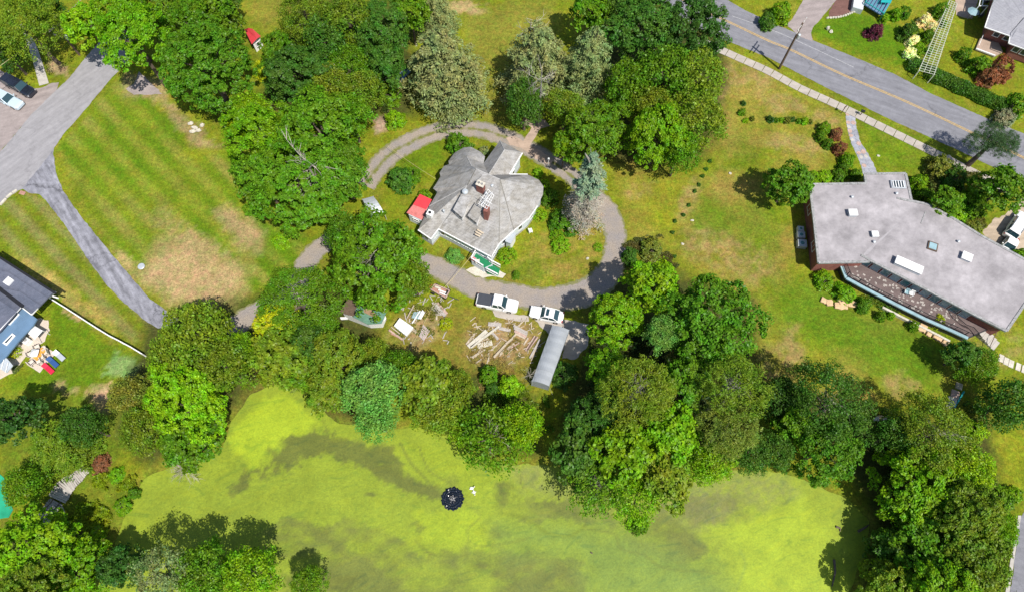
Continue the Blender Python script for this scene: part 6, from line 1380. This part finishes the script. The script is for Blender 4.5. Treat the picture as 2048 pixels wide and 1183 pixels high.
for c in (grid_[-1][1], grid_[-1][-2], grid_[0][1], grid_[0][-2]): part('pole', MB().tube([(c[0], c[1], 0), (c[0], c[1]+.02, 2.35)], .045), 'pale_metal', T)
for k, (dx, dy) in enumerate(((-1.3, .3), (-1.0, -.5), (.7, -.9))): c = grid_[-1][1] if k < 2 else grid_[-1][-2]; part('guy_rope', MB().beam(c, (c[0]+dx, c[1]+dy, .02), .03), 'wire', T)

# ---------------------------------------------------------------- vehicles
def car(label, front, rear, mat, kind='sedan', w=1.8, zc=.8, cat='car', name='parked_car', hgt=None, glassroof=False, rails=False):
    f = Vector(G(*front, zc)); r = Vector(G(*rear, zc)); L = (f-r).length; c = (f+r)/2; ang = math.atan2((f-r).y, (f-r).x); co, si = math.cos(ang), math.sin(ang)
    T = thing(name, label, cat, (c.x, c.y, 0)); hl = L/2
    def W_(u, v, z): return (c.x+u*co-v*si, c.y+u*si+v*co, z)
    hgt = hgt or dict(sedan=1.45, pickup=1.85, suv=1.75)[kind]; belt = dict(sedan=.92, pickup=1.12, suv=1.08)[kind]; hood = belt-.06; low = .3
    st_ = [(-1, .80, .72), (-.985, .86, .92), (-.93, .93, 1), (-.7, .985, 1), (0, 1, 1), (.6, .99, 1), (.82, .96, .97), (.93, .88, .9), (.985, .74, .8), (1, .62, .66)]
    hw = w/2; mb = MB(); rows = []
    for u, ws, hs in st_:
        zt = low+(hood-low)*hs*(1 if abs(u) < .9 else .96); sec = []
        for k in range(9):
            a = math.pi*k/8; y_ = math.cos(a); z_ = math.sin(a); sgn = 1 if y_ >= 0 else -1
            sec.append(W_(u*hl, sgn*abs(y_)**.35*hw*ws*(1 if z_ < .98 else 1), low+(zt-low)*abs(z_)**.45))
        rows.append(sec)
    for a, b in zip(rows[:-1], rows[1:]):
        for k in range(8): mb.poly([a[k], a[k+1], b[k+1], b[k]])
    mb.poly(rows[0]); mb.poly(rows[-1]); 
    part('body', mb, mat, T, smooth=True)
    cab = dict(sedan=(-.72, -.42, .10, .36), pickup=(-.20, -.16, .24, .46), suv=(-.92, -.84, .22, .46))[kind]
    x0, x1, x2, x3 = [q*hl for q in cab]; wb, wt = hw*.9, hw*.78; zb = belt-.1
    B4 = [W_(x0, -wb, zb), W_(x3, -wb, zb), W_(x3, wb, zb), W_(x0, wb, zb)]; T4 = [W_(x1, -wt, hgt-.05), W_(x2, -wt, hgt-.05), W_(x2, wt, hgt-.05), W_(x1, wt, hgt-.05)]
    g_ = MB(); 
    for i_ in range(4): g_.poly([B4[i_], B4[(i_+1) % 4], T4[(i_+1) % 4], T4[i_]])
    g_.poly(T4); part('windows', g_, 'car_glass', T)
    rm = MB(); e = .05
    rm.prism([W_(x1-e, -wt-.03, 0)[:2], W_(x2+e, -wt-.03, 0)[:2], W_(x2+e, wt+.03, 0)[:2], W_(x1-e, wt+.03, 0)[:2]], hgt-.06, hgt)
    part('roof', rm, mat, T, bevel=.05)
    for a, b in zip(B4, T4): pass
    for i_ in range(4): part('pillar', MB().beam(B4[i_], T4[i_], .09), mat, T)
    for s_, k0, k1 in ((-1, 0, 1), (1, 3, 2)):
        part('pillar', MB().beam(Vector(B4[k0]).lerp(Vector(B4[k1]), .5), Vector(T4[k0]).lerp(Vector(T4[k1]), .52), .07), mat, T)
    if glassroof: part('sunroof', MB().prism([W_(x1+(x2-x1)*a_, b_*wt*.7, 0)[:2] for a_, b_ in ((.55, -1), (.9, -1), (.9, 1), (.55, 1))], hgt-.01, hgt+.012), 'car_glass', T)
    if rails:
        for s_ in (-1, 1): part('roof_rail', MB().beam(W_(x1+.2, s_*wt*.95, hgt+.06), W_(x2-.1, s_*wt*.95, hgt+.06), .05), 'chrome', T)
    if kind == 'pickup':
        part('bed_cover', MB().prism([W_(a_*hl, b_*hw*.84, 0)[:2] for a_, b_ in ((-.93, -1), (-.27, -1), (-.27, 1), (-.93, 1))], belt-.08, belt+.02), 'tonneau', T, bevel=.03)
        part('bumper', MB().box(W_(-hl*.99, 0, .45), (.2, w*.92, .2), ang), 'black', T)
    for u, lab in ((-.6 if kind != 'pickup' else -.58, 'r'), (.62, 'f')):
        for s_ in (-1, 1):
            a = Vector(W_(u*hl, s_*(hw-.2), .34)); b = Vector(W_(u*hl, s_*(hw+.01), .34)); o = part('wheel', MB().tube([a, b], .34, 16), 'rubber', T)
            b2 = Vector(W_(u*hl, s_*(hw+.02), .34)); part('rim', MB().tube([a, b2], .2, 10), 'chrome', o, root=T)
    for s_ in (-1, 1):
        part('mirror', MB().box(W_(x3-.25, s_*(hw+.1), belt-.06), (.16, .22, .14), ang), mat, T, bevel=.03)
        part('headlight', MB().box(W_(hl*.93, s_*hw*.66, .62), (.22, .34, .14), ang+s_*-.35), 'lamp_lens', T); part('taillight', MB().box(W_(-hl*.965, s_*hw*.72, .68), (.14, .3, .16), ang), 'tail_red', T)
    part('number_plate', MB().box(W_(-hl-.0, 0, .55), (.05, .4, .14), ang), 'lamp_lens', T)
    return T
car('white pickup truck with black bed cover parked on the gravel', (1036, 611), (953, 596), 'car_white', 'pickup', 2.02, 1.0, 'pickup truck', 'parked_truck')
car('white sedan with dark sunroof parked behind the pickup', (1060, 620), (1127, 634), 'car_white', 'sedan', 1.85, .8, glassroof=True)
car('black car parked at the left edge beside the concrete path', (63, 185), (8, 156), 'car_black', 'suv', 1.9, .9)
car('silver-blue car parked at the left edge below the black one', (40, 210), (-18, 181), 'car_silver', 'sedan', 1.85, .8)
car('large white car with roof rails parked behind the flat-roofed building', (2052, 426), (2020, 473), 'car_white', 'suv', 1.95, .9, rails=True)
car('small white car half hidden behind the flat roof edge', (2010, 508), (2029, 473), 'car_white', 'sedan', 1.75, .8)

# ---------------------------------------------------------------- poles, wires, signs, lamp
def pole(px, py, h, label, arm, lamp=False):
    x, y = G(px, py); T = thing('utility_pole', label, 'utility pole', (x, y, 0), 'wooden utility poles by the roads')
    part('post', MB().tube([(x, y, -.1), (x, y, h)], [.2, .14], 10), 'wood_dark', T); ends = []
    for z, l in ((h-.3, 1.5), (h-1.3, 1.1)):
        d = Vector((math.cos(arm), math.sin(arm), 0)); a = Vector((x, y, z))-d*l; b = Vector((x, y, z))+d*l; ca_ = part('crossarm', MB().beam(a, b, .12, .14), 'wood_grey', T)
        for f_ in (0.03, .3, .7, .97): p = a.lerp(b, f_); part('insulator', MB().lathe((p.x, p.y, z+.07), [(.05, 0), (.07, .08), (.03, .2)], 8), 'white_paint', ca_, root=T); ends.append(Vector((p.x, p.y, z+.25)))
    part('transformer', MB().lathe((x+.35, y-.1, h-3), [(.05, 0), (.24, .02), (.24, .8), (.1, .88)], 12), 'pale_metal', T)
    if lamp: l_ = part('lamp_arm', MB().beam((x, y, h-2), (x+1.5, y-.3, h-1.7), .07), 'pale_metal', T); part('lamp_head', MB().blob((x+1.7, y-.35, h-1.72), (.42, .2, .13), 1, 10, 0), 'white_paint', l_, root=T)
    return ends
eR = pole(1558, 138, 9.9, 'dark wooden utility pole leaning across the right road', math.radians(55))
eL = pole(159, 110, 6.6, 'dark wooden utility pole with street lamp beside the left road', math.radians(55), True)
def wire(name, a, b, sag, r, label, mat='wire', grp=None):
    a, b = Vector(a), Vector(b); pts = [a.lerp(b, k/14)-Vector((0, 0, sag*4*(k/14)*(1-k/14))) for k in range(15)]; single(name, MB().tube(pts, r, 4), mat, label, 'wire', tuple(a), grp)
wl = ['upper', 'second', 'third', 'lowest']
for k in range(4): wire('power_line', eL[k], (eL[k][0]-26+k*.4, eL[k][1]-30, eL[k][2]+1), .8, .022, wl[k]+' pale power line crossing the two parked cars', 'wire_tan', 'power lines over the parked cars')
for k in range(3): wire('power_line', eL[k+1], (eL[k][0]+14, eL[k][1]+26+k, eL[k][2]+2), .6, .02, wl[k]+' power line leaving the left pole to the top edge', 'wire', 'power lines at the top left')
wire('cable', P3(942, 512, 2.6), P3(885, 578, .5), .3, .028, 'tan cable from the porch corner towards the junk cart', 'wire_tan')
wire('cable', P3(882, 580, .4), P3(818, 700, .3), .1, .02, 'thin tan rope across the junk yard grass', 'wire_tan')
wire('cable', P3(775, 292, 1.4), P3(872, 358, 2.6), .3, .02, 'thin pale cable from the north drive to the house eave', 'wire_tan')
x, y = G(1682, 227); T = thing('sign_post', 'small dark sign post beside the sidewalk at the flagstone path', 'sign', (x, y, 0)); part('post', MB().beam((x, y, 0), (x, y, 1.9), .08), 'wood_dark', T); part('board', MB().box((x, y, 1.4), (.5, .06, .5), .6), 'wood_dark', T)
x, y = G(1720, 231); T = thing('mailbox', 'dark mailbox on a short post beside the sidewalk', 'mailbox', (x, y, 0)); part('post', MB().beam((x, y, 0), (x, y, .9), .09), 'wood_dark', T); part('box', MB().box((x, y, .9), (.6, .35, .3), -.4), 'black', T, bevel=.05)
x, y = G(1096, 334); T = thing('lamp_post', 'white lantern post beside the gravel drive under the trees', 'lamp post', (x, y, 0)); part('post', MB().tube([(x, y, 0), (x, y, 1.9)], .05), 'white_paint', T); part('lantern', MB().lathe((x, y, 1.9), [(.1, 0), (.2, .3), (.16, .42), (.03, .55)], 8), 'white_paint', T)

# ---------------------------------------------------------------- junk yard
def Z7(x, y): return (920+x/5.14, 570+y/5.14)
PL = [((85, 635), (275, 470), .55, .3, 'stone_pale', 'thick white beam, left of the crossing pair in the timber pile'), ((110, 640), (400, 425), .3, .3, 'stone_pale', 'longest white beam crossing the timber pile'), ((180, 628), (330, 588), .75, .15, 'stone_pale', 'wide short white board in the timber pile'),
 ((65, 610), (150, 500), .3, .12, 'wood_pale', 'brownish plank left of the thick white beam'), ((290, 398), (425, 408), .55, .18, 'wood_grey', 'grey board at the top left of the timber pile'), ((400, 440), (520, 466), .45, .18, 'wood_grey', 'grey board reaching right from the long white beam'), ((330, 490), (392, 556), .4, .15, 'wood_grey', 'short grey board right of the long white beam'), ((205, 585), (290, 545), .2, .12, 'wood_pale', 'thin pale stick inside the timber pile'),
 ((550, 415), (692, 492), .35, .3, 'wood_grey', 'uppermost board of the stacked bundle in the middle'), ((556, 440), (690, 508), .35, .25, 'wood_grey', 'second board of the stacked bundle in the middle'), ((560, 468), (682, 532), .35, .2, 'wood_pink', 'third board of the stacked bundle in the middle'), ((565, 492), (670, 545), .3, .15, 'wood_pale', 'lowest board of the stacked bundle in the middle'),
 ((348, 742), (470, 610), .28, .28, 'wood_pale', 'lower half of the long log below the bundle'), ((470, 605), (540, 548), .28, .28, 'wood_pale', 'upper half of the long log below the bundle'), ((535, 545), (578, 502), .22, .2, 'wood_pale', 'short piece linking the long log and the bundle'), ((478, 655), (560, 600), .2, .15, 'wood_pale', 'thin stick right of the long log'), ((495, 662), (610, 590), .18, .12, 'wood_pink', 'second thin stick right of the long log'),
 ((125, 745), (205, 690), .3, .2, 'wood_pale', 'lowest short log of the timber yard'), ((205, 690), (265, 655), .22, .15, 'wood_pale', 'curved branch piece by the lowest log'), ((655, 612), (700, 540), .22, .14, 'wood_pale', 'short stick left of the slanting planks'), ((675, 675), (770, 520), .22, .16, 'wood_pink', 'first slanting plank left of the shelter'), ((690, 670), (785, 525), .2, .2, 'wood_dark', 'dark slanting plank left of the shelter'), ((705, 655), (800, 530), .2, .16, 'wood_pink', 'third slanting plank left of the shelter'), ((718, 750), (822, 555), .26, .2, 'wood_grey', 'long grey plank nearest the shelter'), ((735, 740), (790, 640), .18, .14, 'wood_pale', 'thin plank beside the long grey plank')]
for a, b, w, h, m_, lab in PL:
    a_, b_ = Z7(*a), Z7(*b); single('timber', MB().beam(P3(*a_, h/2), P3(*b_, h/2), w, h), m_, lab, 'timber', P3(*a_))
def Z3(x, y): return (650+x/6.827, 560+y/6.827)
PL = [((1470, 300), (1540, 480), .3, .15, 'wood_grey', 'upright grey plank left of the clipped ball'), ((1500, 320), (1640, 490), .45, .3, 'wood_grey', 'thick grey plank right of centre in the small pile'), ((1530, 310), (1665, 460), .35, .2, 'wood_pink', 'pinkish plank at the right of the small pile'), ((1450, 375), (1600, 470), .3, .15, 'wood_grey', 'crossing grey plank in the small pile'), ((1520, 420), (1525, 540), .25, .12, 'wood_pale', 'pale plank pointing down from the small pile'),
 ((875, 680), (1060, 812), .25, .3, 'wood_pink', 'red and white rail piece below the white panel box'), ((905, 720), (1000, 770), .3, .15, 'brick_pink', 'reddish board below the white panel box'), ((1120, 520), (1215, 345), .12, .6, 'wood_pale', 'tall pale stick between the shed and the cold frame'), ((1190, 590), (1300, 420), .12, .5, 'white_paint', 'white pole leaning over the white panel box'), ((1180, 640), (1245, 720), .35, .15, 'wood_pale', 'pale board end right of the white panel box'), ((905, 640), (1020, 730), .12, .6, 'wood_pale', 'thin pale stick at the left of the white panel box')]
for a, b, w, h, m_, lab in PL:
    a_, b_ = Z3(*a), Z3(*b); single('plank', MB().beam(P3(*a_, h/2), P3(*b_, h/2), w, min(h, .3)), m_, lab, 'plank', P3(*a_))
def flat_panel(pix, z, mat, label, name='panel', thick=.12, ribs=0, cat='panel', legs=True):
    q_ = [Vector(P3(*Z3(*p), z)) for p in pix]; c = sum(q_, Vector())/len(q_); T = thing(name, label, cat, (c.x, c.y, 0)); part('top', MB().prism([p[:2] for p in q_], z-thick, z), mat, T, bevel=.02)
    for k in range(ribs): f_ = (k+.5)/ribs; part('rib', MB().beam(q_[0].lerp(q_[1], f_)+Vector((0, 0, .02)), q_[3].lerp(q_[2], f_)+Vector((0, 0, .02)), .06), 'pale_metal', T)
    if legs and z > .4:
        for p in offset([p[:2] for p in q_], .1): part('leg', MB().box((*p, 0), (.08, .08, z-thick)), 'wood_grey', T)
flat_panel([(1020, 510), (1205, 640), (1110, 755), (940, 620)], .9, 'white_paint', 'white ribbed box top lying in the junk yard', 'truck_cap', .5, 4, 'box')
flat_panel([(1330, 400), (1362, 440), (1310, 530), (1268, 515)], .5, 'white_paint', 'white bordered cold frame leaning in the junk yard', 'cold_frame', .1, 0, 'frame')
flat_panel([(1215, 430), (1330, 420), (1285, 530), (1175, 510)], .3, 'sky_glass', 'grey-green glass sheet left of the cold frame', 'glass_sheet', .06, 3, 'glass sheet')
flat_panel([(1340, 600), (1432, 690), (1350, 825), (1283, 760)], .25, 'wood_pink', 'pale pinkish panel lying right of the white box top', 'panel', .1, 5, 'panel')
flat_panel([(780, 410), (845, 325), (830, 400), (800, 435)], 1.2, 'white_paint', 'white strip sticking up beside the green shed roof', 'panel', .05, 0, 'panel')
flat_panel([(790, 545), (825, 480), (835, 520), (800, 560)], .8, 'white_paint', 'small white panel at the right corner of the green shed', 'panel', .06, 0, 'panel')
flat_panel([(205, 500), (320, 500), (300, 525), (215, 530)], .5, 'white_paint', 'white clutter below the rusty half of the shed', 'panel', .3, 0, 'junk')
# loose scraps that nobody could count
for nm, poly, n_, sd_, lab in (('wood_scraps', [(930, 640), (1060, 640), (1080, 690), (1040, 730), (960, 730)], 95, 3, 'weathered wood scraps strewn between the timbers'), ('wood_scraps', [(800, 610), (890, 580), (900, 650), (860, 690), (790, 680)], 80, 4, 'broken wood scraps strewn round the white box top')):
    rr = random.Random(sd_); mb = MB(); W4 = [G(*p) for p in poly]; x0, x1 = min(p[0] for p in W4), max(p[0] for p in W4); y0, y1 = min(p[1] for p in W4), max(p[1] for p in W4)
    for k in range(n_):
        x, y = rr.uniform(x0, x1), rr.uniform(y0, y1); a = rr.gauss(.75, .7); L = rr.uniform(.25, 1.1)
        mb.beam((x, y, .06), (x+L*math.cos(a), y+L*math.sin(a), rr.uniform(.05, .2)), rr.uniform(.06, .16), .05)
    single(nm, mb, 'wood_pale' if sd_ == 3 else 'wood_grey', lab, 'scraps', (x0, y0, 0), kind='stuff')
# cart
q_ = [Vector(P3(*Z3(*p), .8)) for p in ((1500, 60), (1700, 140), (1650, 245), (1440, 125))]; c = sum(q_, Vector())/4; T = thing('cart', 'reddish brown flat cart loaded with white and black junk', 'cart', (c.x, c.y, 0)); ang = math.atan2((q_[1]-q_[0]).y, (q_[1]-q_[0]).x)
part('bed', MB().prism([p[:2] for p in q_], .5, .6), 'brick_pink', T)
for i_ in range(4): part('side_board', MB().beam(q_[i_], q_[(i_+1) % 4], .12, .3), 'wood_pink', T)
for u, v in ((-.9, -.7), (.9, -.7), (-.9, .7), (.9, .7)): p = Vector((c.x+u*math.cos(ang)-v*math.sin(ang), c.y+u*math.sin(ang)+v*math.cos(ang), .3)); part('wheel', MB().tube([p, p+Vector((-math.sin(ang)*.15, math.cos(ang)*.15, 0))], .3, 12), 'rubber', T)
part('drawbar', MB().beam((c.x+1.2, c.y-.7, .45), (c.x+2.6, c.y-1.2, .3), .08), 'dark_metal', T)
for k, (px, py, w, l, m_, lab) in enumerate(((1600, 150, 1.2, .18, 'white_paint', 'upper white tube on the cart'), (1610, 185, 1.1, .18, 'white_paint', 'lower white tube on the cart'), (1660, 170, .2, .8, 'black', 'black bar across the end of the cart'), (1540, 100, .9, .3, 'stone_pale', 'pale board at the upper end of the cart'), (1620, 225, .9, .2, 'dark_metal', 'dark grey box at the lower edge of the cart'))):
    x, y = G(*Z3(px, py), .8); single('junk_piece', MB().box((x, y, .6), (w, l, .25), ang), m_, lab, 'junk', (x, y, .6), bevel=.03)
x, y = G(*Z3(1455, 90), .5); single('barrel', MB().lathe((x, y, 0), [(.32, 0), (.36, .3), (.32, .7), (.28, .7), (.28, .5)], 12), 'orange_rust', 'orange rusty barrel at the upper end of the cart', 'barrel', (x, y, 0))
x, y = G(1875, 630)
for k, (px, py, lab) in enumerate(((866, 719, 'white box of the garden tool in the grass below the junk yard'), )):
    x, y = G(px, py, .4); T = thing('lawn_mower', 'small white garden machine with handle in the grass above the shore trees', 'mower', (x, y, 0)); part('body', MB().box((x, y, .12), (.6, .5, .3), .3), 'white_paint', T, bevel=.05); part('handle', MB().beam((x+.2, y-.1, .35), (x+1.0, y-1.0, .8), .06), 'white_paint', T)
    for u in (-.3, .3): part('wheel', MB().tube([(x+u, y-.3, .14), (x+u, y-.22, .14)], .14, 10), 'rubber', T)
# rubbish in the wood
for k, (px, py, m_, lab) in enumerate(((786, 173, 'stone_pale', 'pale grey lump in the wood clearing'), (776, 160, 'white_paint', 'white scrap above the grey lump in the wood'), (779, 199, 'stone_pale', 'white scrap below the grey lump in the wood'), (768, 180, 'wood_pale', 'tan scrap left of the grey lump in the wood'))):
    single('rubbish', MB().blob((*G(px, py, .5), .4), (.6, .5, .4), k, 8, .35), m_, lab, 'rubbish', P3(px, py))
x, y = G(806, 152, 1); single('tarp', MB().beam(P3(797, 160, .9), P3(816, 140, .9), 1.2, .1), 'membrane_blue', 'dark blue tarp strip in the shade of the pale conifer', 'tarp', (x, y, 0))
# rocks by the gravel patch on the left lawn
for k, (px, py) in enumerate(((382, 248), (390, 256), (398, 262), (386, 264), (405, 252))): single('boulder', MB().blob((*G(px, py), .15), (.4+.1*(k % 2), .35, .3), k+20, 8), 'stone_pale', ['first', 'second', 'third', 'lowest', 'rightmost'][k]+' pale rock at the foot of the large maple by the lawn', 'rock', P3(px, py), 'pale rocks under the large maple')

# ---------------------------------------------------------------- boardwalk, pool, aerator, ducks
at, L_ = along([(176, 938), (155, 957), (133, 975), (114, 1004), (100, 1020), (84, 1043)]); T = thing('boardwalk', 'weathered grey plank boardwalk running down to the pool', 'boardwalk', (*at(0)[:2], 0)); s = .1; rr = random.Random(2); k = 0
while s < L_:
    f_ = s/L_; w = 1.15+1.35*min(1, f_*2.2) if f_ < .62 else 1.9; a = at(s)
    if not .60 < f_ < .64:
        part('plank', MB().box((a[0], a[1], .35+rr.uniform(-.015, .015) if f_ < .62 else .2), (.2, w+rr.uniform(-.15, .15), .05), a[2]+rr.uniform(-.03, .03)), rr.choice(['wood_grey', 'wood_grey', 'concrete']) if f_ < .62 else 'wood_grey', T)
    s += .225
for v in (-.5, .5):
    mb = MB(); pr = None
    for k in range(11):
        a = at(L_*k/10); p = Vector((a[0]-math.sin(a[2])*v, a[1]+math.cos(a[2])*v, .22))
        if pr: mb.beam(pr, p, .1, .14)
        pr = p
    part('joist', mb, 'wood_dark', T)
for k in range(6):
    a = at(L_*k/5*.98)
    for v in (-.55, .55): part('post', MB().box((a[0]-math.sin(a[2])*v, a[1]+math.cos(a[2])*v, -.1), (.12, .12, .4)), 'wood_dark', T)
single('timber', MB().beam(P3(124, 1012, .2), P3(130, 1026, .1), .15, .1), 'wood_pale', 'loose pale stick beside the lower boardwalk', 'timber', P3(124, 1012))
sheet('pool', [(-60, 945), (0, 947), (9, 955), (14, 975), (18, 1000), (27, 1018), (18, 1034), (-60, 1040)], .06, 'pool_teal', .1, 'bright teal pool water at the left edge')
x, y = G(905, 996, -.35); T = thing('pond_aerator', 'round dark fountain ring of churning water in the duckweed', 'fountain', (x, y, -.4)); rr = np.random.default_rng(3); mb = MB(); nr_, na = 20, 72
ring = []
for i_ in range(nr_+1):
    r = 1.42*i_/nr_; row = []
    for j_ in range(na):
        a = j_*2*math.pi/na; edge_ = 1+(.035*math.sin(a*9+1.3)+.045*math.sin(a*17+2)+.03*math.sin(a*29))*max(0, i_/nr_-.6)/.4; zz = .10*(1-i_/nr_)**1.5+.04*math.sin(r*21+math.sin(a*5)*.5)*(.35+.65*i_/nr_)+.03*math.sin(a*23+r*9)
        row.append((x+r*edge_*math.cos(a), y+r*edge_*math.sin(a), -.37+max(-.02, zz)+.02))
    ring.append(row)
for i_ in range(nr_):
    for j_ in range(na): k = (j_+1) % na; mb.poly([ring[i_][j_], ring[i_][k], ring[i_+1][k], ring[i_+1][j_]] if i_ else [ring[0][0], ring[1][j_], ring[1][k]])
part('churning_water', mb, 'dark_water', T, smooth=True); part('float', MB().lathe((x, y, -.4), [(.3, 0), (.3, .16), (.12, .2), (.05, .34)], 14), 'dark_metal', T)
mb = MB(); r5 = random.Random(9)
for _ in range(45):
    a, r = r5.uniform(0, 6.28), abs(r5.gauss(0, .35)); mb.blob((x+r*math.cos(a), y+r*math.sin(a), -.22+r5.uniform(0, .1)), (.028, .028, .015), _, 6, 0)
o = part('foam', mb, 'white_paint', T); o['kind'] = 'stuff'
for px, py, rot, lab in ((944, 975, .4, 'upper white duck floating beside the dark aerator'), (948, 984, -1.2, 'lower white duck floating beside the dark aerator')):
    x, y = G(px, py, -.3); T = thing('duck', lab, 'duck', (x, y, -.4), 'white ducks by the aerator'); co, si = math.cos(rot), math.sin(rot)
    mb = MB(); n0 = 0; secs = [(-.36, .02, .12), (-.28, .08, .10), (-.12, .15, .06), (.05, .16, .05), (.18, .11, .08), (.24, .06, .18), (.27, .045, .30), (.31, .07, .38), (.38, .05, .38), (.41, .02, .36)]
    mb.tube([(x+u*co, y+u*si, -.4+z) for u, r, z in secs], [r for u, r, z in secs], 9); part('body', mb, 'duck_white', T, smooth=True)
    part('beak', MB().tube([(x+.40*co, y+.40*si, -.03), (x+.50*co, y+.50*si, -.06)], [.03, .012], 6), 'beak', T)
    for s_ in (-1, 1): part('wing', MB().blob((x-.05*co-s_*.13*si, y-.05*si+s_*.13*co, -.29), (.2, .06, .07), 2, 8, 0), 'duck_white', T)
    for s_ in (-1, 1): part('eye', MB().blob((x+.35*co-s_*.05*si, y+.35*si+s_*.05*co, 0.0), (.012, .012, .012), 2, 6, 0), 'black', T)
# dead limbs and logs on the pond edge
for k, (a, b, lab) in enumerate((((1668, 1118), (1664, 1172), 'dark drowned log lying upright at the right shore of the pond'), ((1716, 1062), (1738, 1048), 'short dark log in the shaded corner of the pond'), ((1672, 1052), (1680, 1062), 'small dark stick at the tip of the right shore shade'))):
    p, q_ = Vector(P3(*a, -.35)), Vector(P3(*b, -.35)); m_ = p.lerp(q_, .5)+Vector((.25, .1, .08)); single('log', MB().tube([p, m_, q_], [.16, .12, .06], 7), 'bark', lab, 'log', tuple(p))
single('stick', MB().tube([P3(1181, 1103, -.36), P3(1185, 1106, -.3)], .08, 6), 'bark', 'tiny dark stick drifting in the lower middle of the pond', 'stick', P3(1181, 1103, -.4))
for k, (px, py, lab) in enumerate(((1460, 347, 'small pale branch lying by the sapling row'), (1365, 488, 'pale stone in the middle of the dry lawn'), (1175, 517, 'pale stone on the island lawn near the tiny round bush'), (1384, 441, 'pale stone on the lawn right of the sapling row'), (1898, 313, 'pale scrap by the lower sidewalk'), (1756, 312, 'white scrap right of the flagstone path'))):
    single('stone', MB().blob((*G(px, py), .06), (.28, .2, .14), k+40, 8), 'stone_pale', lab, 'stone', P3(px, py))
